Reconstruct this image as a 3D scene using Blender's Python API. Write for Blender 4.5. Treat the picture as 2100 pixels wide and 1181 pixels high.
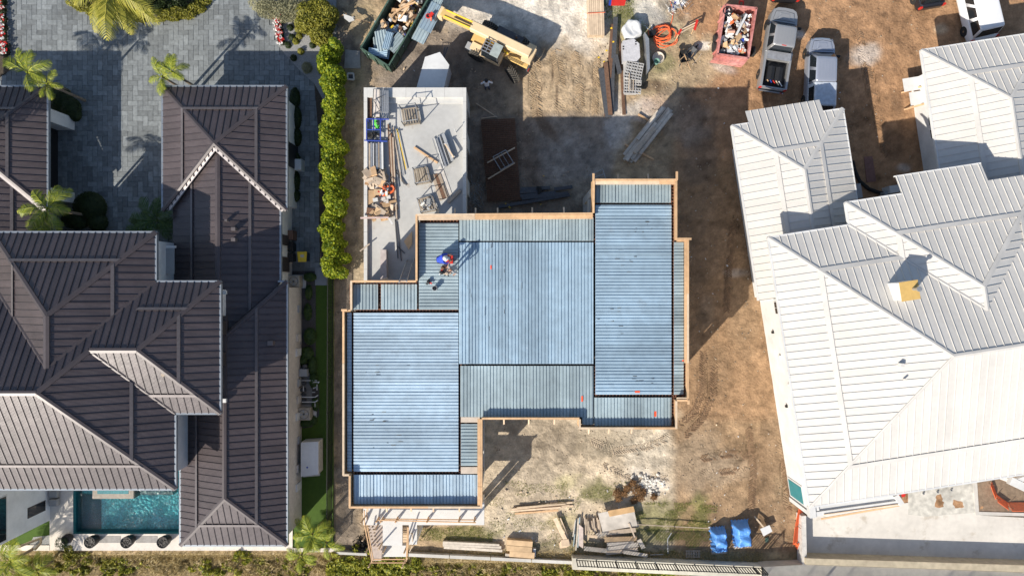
import bpy, math, random
import numpy as np
from mathutils import Vector, Matrix
random.seed(7); np.random.seed(7)
for o in list(bpy.data.objects): bpy.data.objects.remove(o)
sc = bpy.context.scene
COL = sc.collection
# ------------------------------------------------------------------ camera, sky, sun, exposure
H, FPX = 48.0, 1400.0                      # flying height of the drone, focal length in photo pixels (2100 wide)
cam_d = bpy.data.cameras.new('camera'); cam = bpy.data.objects.new('camera', cam_d); COL.objects.link(cam)
cam.location = (0, 0, H); cam_d.sensor_width = 36; cam_d.lens = 36*FPX/2100; cam_d.clip_end = 3000; cam_d.clip_start = 1
sc.camera = cam
ELEV = math.radians(35.3); SX, SY = 0.665, 0.747          # shadows fall towards (SX, SY)
W = bpy.data.worlds.new('World'); sc.world = W; W.use_nodes = True
wn = W.node_tree.nodes; bg = wn['Background']
sky = wn.new('ShaderNodeTexSky'); sky.sky_type = 'NISHITA'; sky.sun_disc = False
sky.sun_elevation = ELEV; sky.sun_rotation = math.atan2(-SX, -SY) % (2*math.pi)
W.node_tree.links.new(sky.outputs[0], bg.inputs[0]); bg.inputs[1].default_value = 0.108
sun_d = bpy.data.lights.new('sun', 'SUN'); sun_d.energy = 4.7; sun_d.angle = math.radians(0.53); sun_d.color = (1, 0.93, 0.82)
sun = bpy.data.objects.new('sun', sun_d); COL.objects.link(sun)
sun.rotation_euler = Vector((SX*math.cos(ELEV), SY*math.cos(ELEV), -math.sin(ELEV))).to_track_quat('-Z', 'Y').to_euler()
sc.view_settings.view_transform = 'Standard'; sc.view_settings.look = 'None'
sc.view_settings.exposure = 0.46; sc.view_settings.gamma = 1
# ------------------------------------------------------------------ helpers
def at(u, v, z=0.0):
    k = (H-z)/FPX
    return Vector(((u-1050)*k, (590.5-v)*k, z))
def xy(u, v, z=0.0):
    p = at(u, v, z); return (p.x, p.y)
def R(a): return math.radians(a)
ORG = {}
class MB:
    def __init__(s): s.v = []; s.f = []
    def add(s, vs, fs):
        b = len(s.v); s.v += [tuple(p) for p in vs]; s.f += [tuple(i+b for i in f) for f in fs]; return s
    BF = [(0,3,2,1),(4,5,6,7),(0,1,5,4),(1,2,6,5),(2,3,7,6),(3,0,4,7)]
    def box(s, c, d, rz=0, M=None):
        x, y, z = d[0]/2, d[1]/2, d[2]/2
        vs = [Vector(p) for p in ((-x,-y,-z),(x,-y,-z),(x,y,-z),(-x,y,-z),(-x,-y,z),(x,-y,z),(x,y,z),(-x,y,z))]
        m = M if M is not None else Matrix.Rotation(rz, 3, 'Z')
        return s.add([m @ p + Vector(c) for p in vs], s.BF)
    def beam(s, p, q, w, h):
        p, q = Vector(p), Vector(q); d = (q-p); L = d.length; d.normalize()
        up = Vector((0,0,1)) if abs(d.z) < .98 else Vector((0,1,0))
        sd = d.cross(up).normalized(); up = sd.cross(d)
        vs = []
        for e in (p, q):
            for a, b in ((-1,-1),(1,-1),(1,1),(-1,1)): vs.append(e + sd*(a*w/2) + up*(b*h/2))
        return s.add(vs, [(0,1,2,3),(7,6,5,4),(0,4,5,1),(1,5,6,2),(2,6,7,3),(3,7,4,0)])
    def tube(s, p, q, r, n=6, r2=None, cap=True):
        p, q = Vector(p), Vector(q); d = (q-p).normalized()
        up = Vector((0,0,1)) if abs(d.z) < .98 else Vector((0,1,0))
        a = d.cross(up).normalized(); b = a.cross(d); r2 = r if r2 is None else r2
        vs = [p + (a*math.cos(t)+b*math.sin(t))*r for t in [2*math.pi*i/n for i in range(n)]]
        vs += [q + (a*math.cos(t)+b*math.sin(t))*r2 for t in [2*math.pi*i/n for i in range(n)]]
        fs = [(i, (i+1) % n, n+(i+1) % n, n+i) for i in range(n)]
        if cap: fs += [tuple(range(n))[::-1], tuple(range(n, 2*n))]
        return s.add(vs, fs)
    def path(s, pts, r, n=5):
        for a, b in zip(pts, pts[1:]): s.tube(a, b, r, n)
        return s
    def prism(s, pts, z0, z1):
        n = len(pts)
        za = z0 if hasattr(z0, '__len__') else [z0]*n; zb = z1 if hasattr(z1, '__len__') else [z1]*n
        vs = [(p[0], p[1], za[i]) for i, p in enumerate(pts)] + [(p[0], p[1], zb[i]) for i, p in enumerate(pts)]
        return s.add(vs, [tuple(range(n))[::-1], tuple(range(n, 2*n))] + [(i, (i+1) % n, n+(i+1) % n, n+i) for i in range(n)])
    def lathe(s, c, prof, n=16, M=None):
        c = Vector(c); vs = []; m = M if M is not None else Matrix.Identity(3)
        for r, z in prof:
            for i in range(n):
                t = 2*math.pi*i/n; vs.append(c + m @ Vector((r*math.cos(t), r*math.sin(t), z)))
        fs = []
        for k in range(len(prof)-1):
            for i in range(n): fs.append((k*n+i, k*n+(i+1) % n, (k+1)*n+(i+1) % n, (k+1)*n+i))
        fs += [tuple(range(n))[::-1], tuple(range((len(prof)-1)*n, len(prof)*n))]
        return s.add(vs, fs)
    def loft(s, rings):                    # list of equally long rings of points, closed ends
        n = len(rings[0]); vs = [p for r in rings for p in r]; fs = []
        for k in range(len(rings)-1):
            for i in range(n): fs.append((k*n+i, k*n+(i+1) % n, (k+1)*n+(i+1) % n, (k+1)*n+i))
        fs += [tuple(range(n))[::-1], tuple(range((len(rings)-1)*n, len(rings)*n))]
        return s.add(vs, fs)
    def mesh(s, name, mat=None, smooth=False, org=None):
        me = bpy.data.meshes.new(name)
        vs = s.v if org is None else [(a-org[0], b-org[1], c-org[2]) for a, b, c in s.v]
        me.from_pydata(vs, [], s.f)
        if mat: me.materials.append(mat)
        if smooth: me.polygons.foreach_set('use_smooth', [True]*len(me.polygons))
        me.update(); return me
    def build(s, name, mat, parent=None, smooth=False):
        org = ORG.get(parent.name) if parent else None
        if parent is None:
            v = np.array(s.v); c = (v.min(0)+v.max(0))/2; org = Vector((c[0], c[1], v[:,2].min()))
        o = link(s.mesh(name, mat, smooth, org), name, parent)
        if parent is None: o.location = org; ORG[o.name] = org
        else: ORG[o.name] = org
        return o
def link(me, name, parent=None, loc=None, rz=None):
    o = bpy.data.objects.new(name, me); COL.objects.link(o)
    if parent: o.parent = parent
    if loc is not None: o.location = loc
    if rz is not None: o.rotation_euler = (0, 0, rz)
    return o
def tag(o, label=None, cat=None, group=None, kind=None):
    if label: o['label'] = label
    if cat: o['category'] = cat
    if group: o['group'] = group
    if kind: o['kind'] = kind
    return o
def thing(name, loc, label, cat, group=None, rz=None):
    """Empty at the base; rz None: parts are written in world coordinates, else in local ones"""
    o = bpy.data.objects.new(name, None); COL.objects.link(o); o.location = loc; o.empty_display_size = .2
    ORG[o.name] = Vector(loc) if rz is None else Vector((0, 0, 0))
    if rz is not None: o.rotation_euler = (0, 0, rz)
    return tag(o, label, cat, group)
def copy_tree(o, parent=None):
    c = o.copy(); COL.objects.link(c)
    if parent: c.parent = parent
    for ch in list(o.children): copy_tree(ch, c)
    return c
def struct(mb, name, mat): return tag(mb.build(name, mat), kind='structure')
def clip(poly, n, d):                      # keep the side where p.n >= d
    out = []
    for i in range(len(poly)):
        a, b = poly[i], poly[(i+1) % len(poly)]
        da = a[0]*n[0]+a[1]*n[1]-d; db = b[0]*n[0]+b[1]*n[1]-d
        if da >= 0: out.append(a)
        if (da > 0) != (db > 0) and da != db:
            t = da/(da-db)
            if 0 < t < 1: out.append((a[0]+(b[0]-a[0])*t, a[1]+(b[1]-a[1])*t))
    return out
def strip_mesh(poly, e, zf, s0, prof):     # profile across direction e: list of (offset, height)
    mb = MB()
    for (a, ha), (b, hb) in zip(prof, prof[1:]):
        if b-a < 1e-6: continue
        q = clip(clip(poly, e, s0+a), (-e[0], -e[1]), -(s0+b))
        if len(q) < 3: continue
        vs = []
        for x, y in q:
            t = min(1, max(0, (x*e[0]+y*e[1]-s0-a)/(b-a))); vs.append((x, y, zf(x, y)+ha+(hb-ha)*t))
        ar = sum(q[i][0]*q[(i+1) % len(q)][1]-q[(i+1) % len(q)][0]*q[i][1] for i in range(len(q)))
        if abs(ar) < 1e-5: continue
        mb.add(vs if ar > 0 else vs[::-1], [tuple(range(len(vs)))])
    return mb
# ------------------------------------------------------------------ materials
def M(name, col, rough=.7, metal=0, var=.18, scale=5, bump=0, bscale=None, rand=0, spec=.4, big=.12, isl=0, obj=False, stretch=None, col2=None):
    m = bpy.data.materials.new(name); m.use_nodes = True; nt = m.node_tree; n = nt.nodes; L = nt.links
    b = n['Principled BSDF']; b.inputs['Roughness'].default_value = rough; b.inputs['Metallic'].default_value = metal
    b.inputs['Specular IOR Level'].default_value = spec
    if obj: pos = n.new('ShaderNodeTexCoord').outputs['Object']
    else: pos = n.new('ShaderNodeNewGeometry').outputs['Position']
    if stretch:
        mp = n.new('ShaderNodeMapping'); mp.inputs['Scale'].default_value = stretch; L.new(pos, mp.inputs['Vector']); pos = mp.outputs[0]
    t1 = n.new('ShaderNodeTexNoise'); t1.inputs['Scale'].default_value = scale; t1.inputs['Detail'].default_value = 6; L.new(pos, t1.inputs['Vector'])
    t2 = n.new('ShaderNodeTexNoise'); t2.inputs['Scale'].default_value = scale*.13; t2.inputs['Detail'].default_value = 3; L.new(pos, t2.inputs['Vector'])
    def math_(op, a, b_, c=None):
        q = n.new('ShaderNodeMath'); q.operation = op
        for i, x in enumerate((a, b_, c)):
            if x is None: continue
            if isinstance(x, (int, float)): q.inputs[i].default_value = x
            else: L.new(x, q.inputs[i])
        return q.outputs[0]
    f = math_('MULTIPLY_ADD', t1.outputs['Fac'], var*4, 1-var*2)
    g = math_('MULTIPLY_ADD', t2.outputs['Fac'], big*4, 1-big*2)
    f = math_('MULTIPLY', f, g)
    if rand:
        oi = n.new('ShaderNodeObjectInfo'); f = math_('MULTIPLY', f, math_('MULTIPLY_ADD', oi.outputs['Random'], 2*rand, 1-rand))
    if isl:
        ge = n.new('ShaderNodeNewGeometry'); f = math_('MULTIPLY', f, math_('MULTIPLY_ADD', ge.outputs['Random Per Island'], 2*isl, 1-isl))
    base = None
    if col2:
        mx0 = n.new('ShaderNodeMixRGB'); mx0.inputs[1].default_value = (*col, 1); mx0.inputs[2].default_value = (*col2, 1)
        src = n.new('ShaderNodeNewGeometry').outputs['Random Per Island'] if isl else t2.outputs['Fac']
        L.new(src, mx0.inputs[0]); base = mx0.outputs[0]
    vm = n.new('ShaderNodeVectorMath'); vm.operation = 'SCALE'
    if base: L.new(base, vm.inputs[0])
    else: vm.inputs[0].default_value = col
    L.new(f, vm.inputs['Scale']); L.new(vm.outputs[0], b.inputs['Base Color'])
    if bump:
        t3 = n.new('ShaderNodeTexNoise'); t3.inputs['Scale'].default_value = bscale or scale*4; t3.inputs['Detail'].default_value = 5; L.new(pos, t3.inputs['Vector'])
        bp = n.new('ShaderNodeBump'); bp.inputs['Strength'].default_value = 1; bp.inputs['Distance'].default_value = bump
        L.new(t3.outputs['Fac'], bp.inputs['Height']); L.new(bp.outputs[0], b.inputs['Normal'])
    return m
def leafmat(name, c1, c2, trans=.35, rough=.5):
    m = bpy.data.materials.new(name); m.use_nodes = True; nt = m.node_tree; n = nt.nodes; L = nt.links
    b = n['Principled BSDF']; b.inputs['Roughness'].default_value = rough; b.inputs['Specular IOR Level'].default_value = .3
    ge = n.new('ShaderNodeNewGeometry'); mx = n.new('ShaderNodeMixRGB'); mx.inputs[1].default_value = (*c1, 1); mx.inputs[2].default_value = (*c2, 1)
    L.new(ge.outputs['Random Per Island'], mx.inputs[0]); L.new(mx.outputs[0], b.inputs['Base Color'])
    tr = n.new('ShaderNodeBsdfTranslucent'); L.new(mx.outputs[0], tr.inputs['Color'])
    ms = n.new('ShaderNodeMixShader'); ms.inputs[0].default_value = trans
    L.new(b.outputs[0], ms.inputs[1]); L.new(tr.outputs[0], ms.inputs[2]); L.new(ms.outputs[0], n['Material Output'].inputs['Surface'])
    return m
m_dark_roof = M('dark_roof_metal', (.082,.065,.067), .36, .1, .09, 7, .010, 1.4, rand=.12, spec=.6, big=.14)
m_dark_cap = M('dark_ridge_metal', (.076,.062,.063), .38, .1, .08, 6, spec=.5)
m_dark_lap = M('lap_flashing_metal', (.135,.118,.118), .35, .2, .15, 6)
m_white_roof = M('white_roof_metal', (.575,.552,.515), .4, 0, .04, 4, .012, 1.3, rand=.035, spec=.4, big=.05)
m_white_cap = M('white_ridge_metal', (.555,.532,.497), .4, 0, .03, 5)
m_stucco = M('white_stucco', (.66,.65,.63), .85, 0, .05, 8, .004, 60)
m_bounce_stucco = M('bounce_lit_stucco', (.82,.82,.81), .85, 0, .03, 8)  # paler stucco: bounced light on the shaded patio wall put into its colour
m_offwhite = M('offwhite_wall', (.52,.48,.44), .85, 0, .15, 6, .004, 60)
m_gutter = M('pale_gutter_metal', (.30,.33,.36), .35, .5, .1, 6)
m_window = M('window_glass', (.015,.02,.025), .05, 0, 0, 3, spec=.8)
m_dwindow = M('dark_shutter', (.05,.042,.04), .5, 0, .1)
m_teal = M('teal_glass', (.02,.22,.25), .1, 0, .08, 2, spec=.6)
m_concrete = M('concrete', (.52,.50,.46), .9, 0, .10, 3, .006, 40, big=.16)
m_conc_w = M('pale_concrete', (.56,.55,.52), .9, 0, .06, 3, .004, 40, big=.1)
def stained(name, col, stain, thr=.60, sc=.5):
    m = M(name, col, .9, 0, .07, 3, .004, 40, big=.12); nt = m.node_tree; n = nt.nodes; L = nt.links; b = n['Principled BSDF']
    src = b.inputs['Base Color'].links[0].from_socket; pos = n.new('ShaderNodeNewGeometry').outputs['Position']
    t = n.new('ShaderNodeTexNoise'); t.inputs['Scale'].default_value = sc; t.inputs['Detail'].default_value = 9; t.inputs['Roughness'].default_value = .68; L.new(pos, t.inputs['Vector'])
    r = n.new('ShaderNodeMapRange'); r.inputs[1].default_value = thr; r.inputs[2].default_value = thr+.09; r.inputs[4].default_value = .75; L.new(t.outputs['Fac'], r.inputs[0])
    mx = n.new('ShaderNodeMixRGB'); L.new(r.outputs[0], mx.inputs[0]); L.new(src, mx.inputs[1]); mx.inputs[2].default_value = (*stain, 1); L.new(mx.outputs[0], b.inputs['Base Color']); return m
m_slab = stained('stained_slab', (.46,.455,.435), (.30,.23,.16), .60, .55)
m_conc_dk = M('damp_concrete', (.30,.29,.27), .9, 0, .16, 3, .006, 40)
m_block = M('concrete_block', (.42,.41,.40), .95, 0, .14, 8, .006, 50, rand=.1)
m_galv_b = M('galvanised_deck_blue', (.33,.44,.525), .36, .12, .10, 2.2, .006, 1.6, rand=.14, spec=.5, big=.16)
m_galv_g = M('galvanised_deck_grey', (.335,.41,.435), .40, .10, .10, 2.2, .006, 1.6, rand=.14, spec=.5, big=.2)
m_galv_sheen = M('galvanised_deck_sheen', (.425,.535,.62), .36, .12, .10, 2.2, .006, 1.6, rand=.11, spec=.5, big=.15)  # paler deck copy, the sheen on these sheets painted into the base colour
def add_stain(m, stain, thr, sc, amt=.6, stretch=(1,1,1)):
    nt = m.node_tree; n = nt.nodes; L = nt.links; b = n['Principled BSDF']; src = b.inputs['Base Color'].links[0].from_socket
    mp = n.new('ShaderNodeMapping'); mp.inputs['Scale'].default_value = stretch; L.new(n.new('ShaderNodeNewGeometry').outputs['Position'], mp.inputs['Vector'])
    t = n.new('ShaderNodeTexNoise'); t.inputs['Scale'].default_value = sc; t.inputs['Detail'].default_value = 9; t.inputs['Roughness'].default_value = .7; L.new(mp.outputs[0], t.inputs['Vector'])
    r = n.new('ShaderNodeMapRange'); r.inputs[1].default_value = thr; r.inputs[2].default_value = thr+.12; r.inputs[4].default_value = amt; L.new(t.outputs['Fac'], r.inputs[0])
    mx = n.new('ShaderNodeMixRGB'); L.new(r.outputs[0], mx.inputs[0]); L.new(src, mx.inputs[1]); mx.inputs[2].default_value = (*stain, 1); L.new(mx.outputs[0], b.inputs['Base Color'])
for m_ in (m_galv_b, m_galv_g, m_galv_sheen): add_stain(m_, (.26,.30,.33), .59, .7, .45); add_stain(m_, (.62,.66,.70), .64, 1.7, .35)
add_stain(m_white_roof, (.36,.33,.28), .62, .9, .28); add_stain(m_dark_roof, (.13,.11,.105), .60, 1.1, .5)
m_trough = M('beam_trough_dark', (.05,.042,.038), .95, 0, .25, 6)
m_rebar = M('rusty_rebar', (.28,.13,.08), .9, .2, .3, 20)
m_lumber = M('fresh_lumber', (.56,.36,.20), .8, 0, .16, 4, rand=.16, isl=.08)
m_lumber_p = M('pale_lumber', (.60,.46,.32), .8, 0, .14, 4, rand=.16, isl=.1)
m_lumber_o = M('weathered_lumber', (.42,.34,.26), .9, 0, .22, 4, rand=.2, isl=.18)
m_lumber_g = M('grey_lumber', (.52,.46,.385), .9, 0, .2, 4, rand=.15, isl=.15)
m_ply = M('plywood', (.55,.38,.22), .8, 0, .2, 2.5, rand=.12, big=.2)
m_white = M('white_paint', (.62,.62,.61), .5, 0, .05, 4)
m_black = M('black_plastic', (.015,.015,.016), .5, 0, .1)
m_rubber = M('tyre_rubber', (.025,.024,.023), .9, 0, .3, 12)
m_steel = M('galvanised_steel', (.40,.41,.42), .4, .6, .15, 8)
m_dsteel = M('dark_steel', (.085,.088,.095), .6, .3, .25, 8)
m_rust = M('rusty_steel', (.17,.095,.06), .85, .2, .3, 7)
m_red = M('red_paint', (.55,.03,.02), .45, 0, .12, 8)
m_blue = M('blue_paint', (.03,.06,.32), .5, 0, .12, 8)
m_yellow = M('yellow_paint', (.75,.50,.03), .45, 0, .1, 6)
m_orange = M('orange_plastic', (.85,.16,.05), .6, 0, .1, 6)
m_green = M('green_paint', (.055,.10,.075), .7, 0, .35, 6)
m_chrome = M('chrome', (.6,.6,.6), .15, 1, 0)
m_cardboard = M('cardboard', (.42,.28,.16), .9, 0, .15, 5, rand=.15)
m_skin = M('skin', (.36,.20,.13), .6, 0, .05)
m_grey = M('grey_paint', (.33,.34,.35), .5, 0, .08)
# ------------------------------------------------------------------ ground
def lattice(x, y, seed):
    xi = np.floor(x).astype(np.int64); yi = np.floor(y).astype(np.int64); fx = x-xi; fy = y-yi
    fx = fx*fx*(3-2*fx); fy = fy*fy*(3-2*fy)
    def h(a, b):
        n = (a*374761393+b*668265263+seed*1274126177) & 0x7fffffff
        n = ((n ^ (n >> 13))*1103515245) & 0x7fffffff
        return ((n ^ (n >> 16)) & 0xffff)/65535.0
    return (h(xi, yi)*(1-fx)+h(xi+1, yi)*fx)*(1-fy)+(h(xi, yi+1)*(1-fx)+h(xi+1, yi+1)*fx)*fy
def fbm(x, y, s, o=4, seed=1):
    t = 0; a = .5; w = 0
    for k in range(o):
        t = t+a*lattice(x*s*2**k, y*s*2**k, seed+k); w += a; a *= .55
    return t/w
def smooth(a, b, x):
    t = np.clip((x-a)/(b-a), 0, 1); return t*t*(3-2*t)
far = [60, 90, 140, 220, 350, 600]
gx = np.concatenate([[-f for f in far[::-1]], np.arange(-39, 39.01, .15), far])
gy = np.concatenate([[-f for f in far[::-1]], np.arange(-23, 23.01, .15), far])
X, Y = np.meshgrid(gx, gy); X = X.ravel(); Y = Y.ravel()
U = 1050+X*FPX/H; V = 590.5-Y*FPX/H
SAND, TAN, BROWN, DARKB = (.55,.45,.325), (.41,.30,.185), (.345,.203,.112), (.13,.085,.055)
DUST, GREYM, GRASS, MUD, WASH = (.62,.56,.475), (.25,.205,.165), (.15,.15,.05), (.185,.15,.115), (.62,.58,.53)
C = np.tile(np.array(TAN), (len(X), 1))
N1 = fbm(X, Y, .35, 5, 3); N2 = fbm(X, Y, 1.3, 4, 11); N3 = fbm(X, Y, .9, 5, 23)
def blob(u, v, ru, rv, col, rot=0, st=1.0, soft=.4, nz=.9, nn=None):
    a = R(rot); du = U-u; dv = V-v
    p = (du*math.cos(a)+dv*math.sin(a))/ru; q = (-du*math.sin(a)+dv*math.cos(a))/rv
    r = np.sqrt(p*p+q*q)+(N1-.5)*nz+((N2-.5)*nz*.8)
    m = (1-smooth(1-soft, 1+soft, r))*st
    if nn is not None: m = m*nn
    C[:] = C*(1-m[:,None])+np.array(col)*m[:,None]
def rect(u0, v0, u1, v1, col, st=1.0, soft=14, nz=22):
    n = (N1-.5)*nz*2
    m = smooth(-soft, soft, U-u0+n)*smooth(-soft, soft, u1-U+n)*smooth(-soft, soft, V-v0+n)*smooth(-soft, soft, v1-V+n)*st
    C[:] = C*(1-m[:,None])+np.array(col)*m[:,None]
rect(1395, -200, 2300, 1075, BROWN)
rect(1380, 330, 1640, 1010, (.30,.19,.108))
blob(1180, 20, 200, 120, DUST, -10); blob(1000, 30, 140, 70, DUST, 10, .8)
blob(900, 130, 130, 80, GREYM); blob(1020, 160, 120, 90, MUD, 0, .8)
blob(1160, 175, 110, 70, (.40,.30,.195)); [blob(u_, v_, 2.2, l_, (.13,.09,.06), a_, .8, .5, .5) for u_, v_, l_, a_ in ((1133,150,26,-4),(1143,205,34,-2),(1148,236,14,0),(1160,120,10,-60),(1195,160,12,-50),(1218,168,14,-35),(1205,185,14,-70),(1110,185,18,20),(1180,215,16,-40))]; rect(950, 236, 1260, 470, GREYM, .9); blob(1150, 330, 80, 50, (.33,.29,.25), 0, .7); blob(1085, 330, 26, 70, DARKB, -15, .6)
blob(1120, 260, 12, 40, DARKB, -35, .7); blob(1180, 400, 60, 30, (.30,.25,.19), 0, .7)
blob(1330, 100, 90, 80, (.36,.29,.18)); blob(1300, 60, 40, 30, (.22,.21,.10), 0, .6); blob(1290, 30, 60, 24, (.20,.20,.09), 0, .6)
blob(1335, 30, 34, 22, WASH, 30, .7); blob(1310, 225, 40, 20, WASH, 0, .6); blob(1345, 215, 30, 18, (.5,.36,.28), 0, .5); blob(1265, 250, 28, 60, WASH, 0, .55); blob(1335, 175, 18, 10, DARKB, 0, .7); blob(1360, 180, 14, 16, DARKB, 0, .6)
blob(1425, 130, 60, 40, (.36,.27,.17)); blob(1360, 130, 22, 18, (.2,.2,.09), 0, .6); blob(1440, 95, 14, 8, WASH, 0, .7); blob(1485, 138, 26, 10, WASH, 20, .5)
blob(1775, 115, 34, 22, WASH, -20, .55); blob(1640, 70, 9, 9, WASH, 0, .6); blob(1855, 345, 16, 10, WASH, 0, .5); blob(1930, 60, 14, 10, (.4,.3,.2))
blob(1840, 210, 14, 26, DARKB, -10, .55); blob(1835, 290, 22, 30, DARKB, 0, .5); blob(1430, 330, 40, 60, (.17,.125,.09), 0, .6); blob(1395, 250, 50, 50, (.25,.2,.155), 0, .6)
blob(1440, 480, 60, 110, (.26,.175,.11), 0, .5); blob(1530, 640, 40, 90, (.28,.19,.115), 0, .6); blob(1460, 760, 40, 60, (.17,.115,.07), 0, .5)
blob(1510, 560, 26, 10, WASH, 0, .35); blob(1450, 640, 20, 40, (.3,.22,.15), 0, .5)
rect(985, 850, 1390, 1140, SAND); blob(1300, 890, 120, 40, (.50,.43,.33), 0, .8); blob(1090, 950, 60, 110, (.36,.30,.225), 0, .7); blob(1130, 900, 70, 40, (.30,.245,.18), 0, .7); blob(1230, 910, 50, 30, (.31,.255,.18), 0, .6)
blob(1060, 1070, 60, 40, (.50,.42,.31)); blob(1330, 940, 50, 30, (.5,.44,.35), 0, .7)
rect(1385, 860, 1660, 1150, (.29,.195,.115)); blob(1430, 950, 60, 60, (.30,.235,.165), 0, .6); blob(1600, 960, 40, 120, (.29,.20,.125), 0, .6); blob(1560, 1000, 26, 90, (.19,.12,.07), 0, .5); blob(1490, 960, 60, 30, (.35,.27,.19), 0, .5)
blob(1225, 1010, 40, 24, GRASS, 20, .75, .5, 1.6); blob(1350, 1060, 60, 30, GRASS, 0, .75, .5, 1.4); blob(1440, 1060, 22, 40, GRASS, 0, .8, .5, 1.4); blob(1345, 1100, 60, 14, GRASS, 0, .7); blob(1150, 1065, 40, 20, (.22,.2,.08), 0, .6, .5, 1.6); blob(960, 1095, 60, 14, (.2,.19,.07), 0, .6, .5, 1.6)
blob(1325, 990, 34, 22, WASH, 0, .6, .5, 1.2); blob(1160, 990, 26, 16, (.36,.33,.16), 0, .5); blob(1200, 1120, 160, 14, (.19,.165,.085), 0, .7); blob(1420, 1095, 20, 40, (.3,.23,.1), 0, .5)
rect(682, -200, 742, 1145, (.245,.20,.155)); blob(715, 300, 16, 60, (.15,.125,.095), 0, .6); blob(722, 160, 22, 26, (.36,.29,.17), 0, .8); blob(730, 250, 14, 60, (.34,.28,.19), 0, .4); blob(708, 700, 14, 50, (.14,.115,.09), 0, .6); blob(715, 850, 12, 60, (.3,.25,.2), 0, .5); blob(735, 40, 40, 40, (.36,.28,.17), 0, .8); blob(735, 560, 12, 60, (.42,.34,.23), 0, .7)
rect(-600, 1130, 2600, 1900, (.36,.28,.165), 1, 8, 10); blob(640, 1165, 40, 14, (.42,.33,.24)); rect(1640, 1060, 2600, 1900, (.45,.42,.36), 1, 4, 3)
shade = (.70+.60*fbm(X, Y, 2.2, 4, 31))*(.9+.2*N3)
C *= shade[:,None]
patch = smooth(.56, .68, fbm(X, Y, .9, 5, 57))*.22+smooth(.60, .70, fbm(X, Y, 2.6, 4, 71))*.20; C *= (1-patch)[:,None]
C *= (1+smooth(.58, .72, fbm(X, Y, 1.3, 5, 93))*.22)[:,None]
# wheel and track marks: paths as pixel polylines, with the coordinate along and across each of them kept for the relief
tracks = [([(1098,120),(1100,180),(1102,240)],30), ([(1140,105),(1150,170),(1152,240)],30), ([(1178,110),(1188,170),(1190,238)],24), ([(1225,120),(1222,180),(1220,236)],18),
 ([(1405,895),(1440,860),(1462,810),(1465,730)],20), ([(1395,870),(1425,845),(1440,800),(1442,720)],20), ([(1215,905),(1260,925),(1330,915),(1390,890)],22), ([(1240,955),(1300,985),(1370,980)],18), ([(1440,940),(1500,930),(1580,940)],22), ([(1425,975),(1500,965),(1560,970)],20), ([(1535,880),(1545,960),(1540,1060)],20), ([(1600,880),(1610,970),(1618,1050)],18), ([(1560,330),(1500,480),(1490,640)],18), ([(1760,60),(1800,240),(1825,330)],22)]
TM = np.zeros(len(X)); TA = np.zeros(len(X)); TB = np.zeros(len(X))
for pts, w in tracks:
    s0 = 0
    for (u0, v0), (u1, v1) in zip(pts, pts[1:]):
        L = math.hypot(u1-u0, v1-v0); du, dv = (u1-u0)/L, (v1-v0)/L
        s = (U-u0)*du+(V-v0)*dv; c = -(U-u0)*dv+(V-v0)*du
        e0 = -3 if s0 else -26; e1 = -3 if (u1, v1) != pts[-1] else -26
        m = smooth(e0-5 if s0 else -2, e0+8 if s0 else 24, s)*smooth(e1-5 if e1 == -3 else -2, e1+8 if e1 == -3 else 24, L-s)*smooth(w*.62, w*.38, np.abs(c))*(s > -8)*(s < L+8)*np.clip((N2-.33)*3.2, 0, 1)
        k = m > TM
        TM[k] = m[k]; TA[k] = (s0+s[k])/29.17; TB[k] = c[k]/29.17; s0 += L
Z = (fbm(X, Y, .22, 4, 5)-.5)*.16+(fbm(X, Y, 1.6, 4, 9)-.5)*.10
rut = np.where(np.abs(np.abs(TB)-.2) < .16, -.03, .01)*TM; Z += rut
flat = 1-smooth(680, 700, U)*1.0; flat = np.maximum(flat, smooth(1640, 1650, U)*smooth(1040, 1055, V)); flat = np.maximum(flat, smooth(60, 75, np.abs(X)))
Z = Z*(1-flat)-.05*flat
Z -= .9*smooth(1136, 1150, V)*(1-smooth(680, 700, U))+.5*smooth(1150, 1162, V)*smooth(690, 700, U)*(1-smooth(1640, 1650, U))
PU0, PV0, PU1, PV1 = 152, 930, 392, 1093                          # pool outline at ground level
Z[(U > PU0-6) & (U < PU1+6) & (V > PV0-6) & (V < PV1+6)] = -2.6
nx, ny = len(gx), len(gy)
ii = np.arange(nx*ny).reshape(ny, nx)
F = np.stack([ii[:-1,:-1], ii[:-1,1:], ii[1:,1:], ii[1:,:-1]], -1).reshape(-1, 4)
me = bpy.data.meshes.new('ground')
me.vertices.add(nx*ny); me.vertices.foreach_set('co', np.stack([X, Y, Z], 1).astype(np.float32).ravel())
me.loops.add(F.size); me.loops.foreach_set('vertex_index', F.ravel().astype(np.int32))
me.polygons.add(len(F)); me.polygons.foreach_set('loop_start', (np.arange(len(F))*4).astype(np.int32)); me.polygons.foreach_set('use_smooth', [True]*len(F))
me.update(calc_edges=True)
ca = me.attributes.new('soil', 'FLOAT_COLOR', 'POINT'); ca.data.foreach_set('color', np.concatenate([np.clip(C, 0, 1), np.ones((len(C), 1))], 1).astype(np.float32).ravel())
for nm, arr in (('tread', TM), ('along', TA), ('across', TB)):
    a_ = me.attributes.new(nm, 'FLOAT', 'POINT'); a_.data.foreach_set('value', arr.astype(np.float32))
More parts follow.
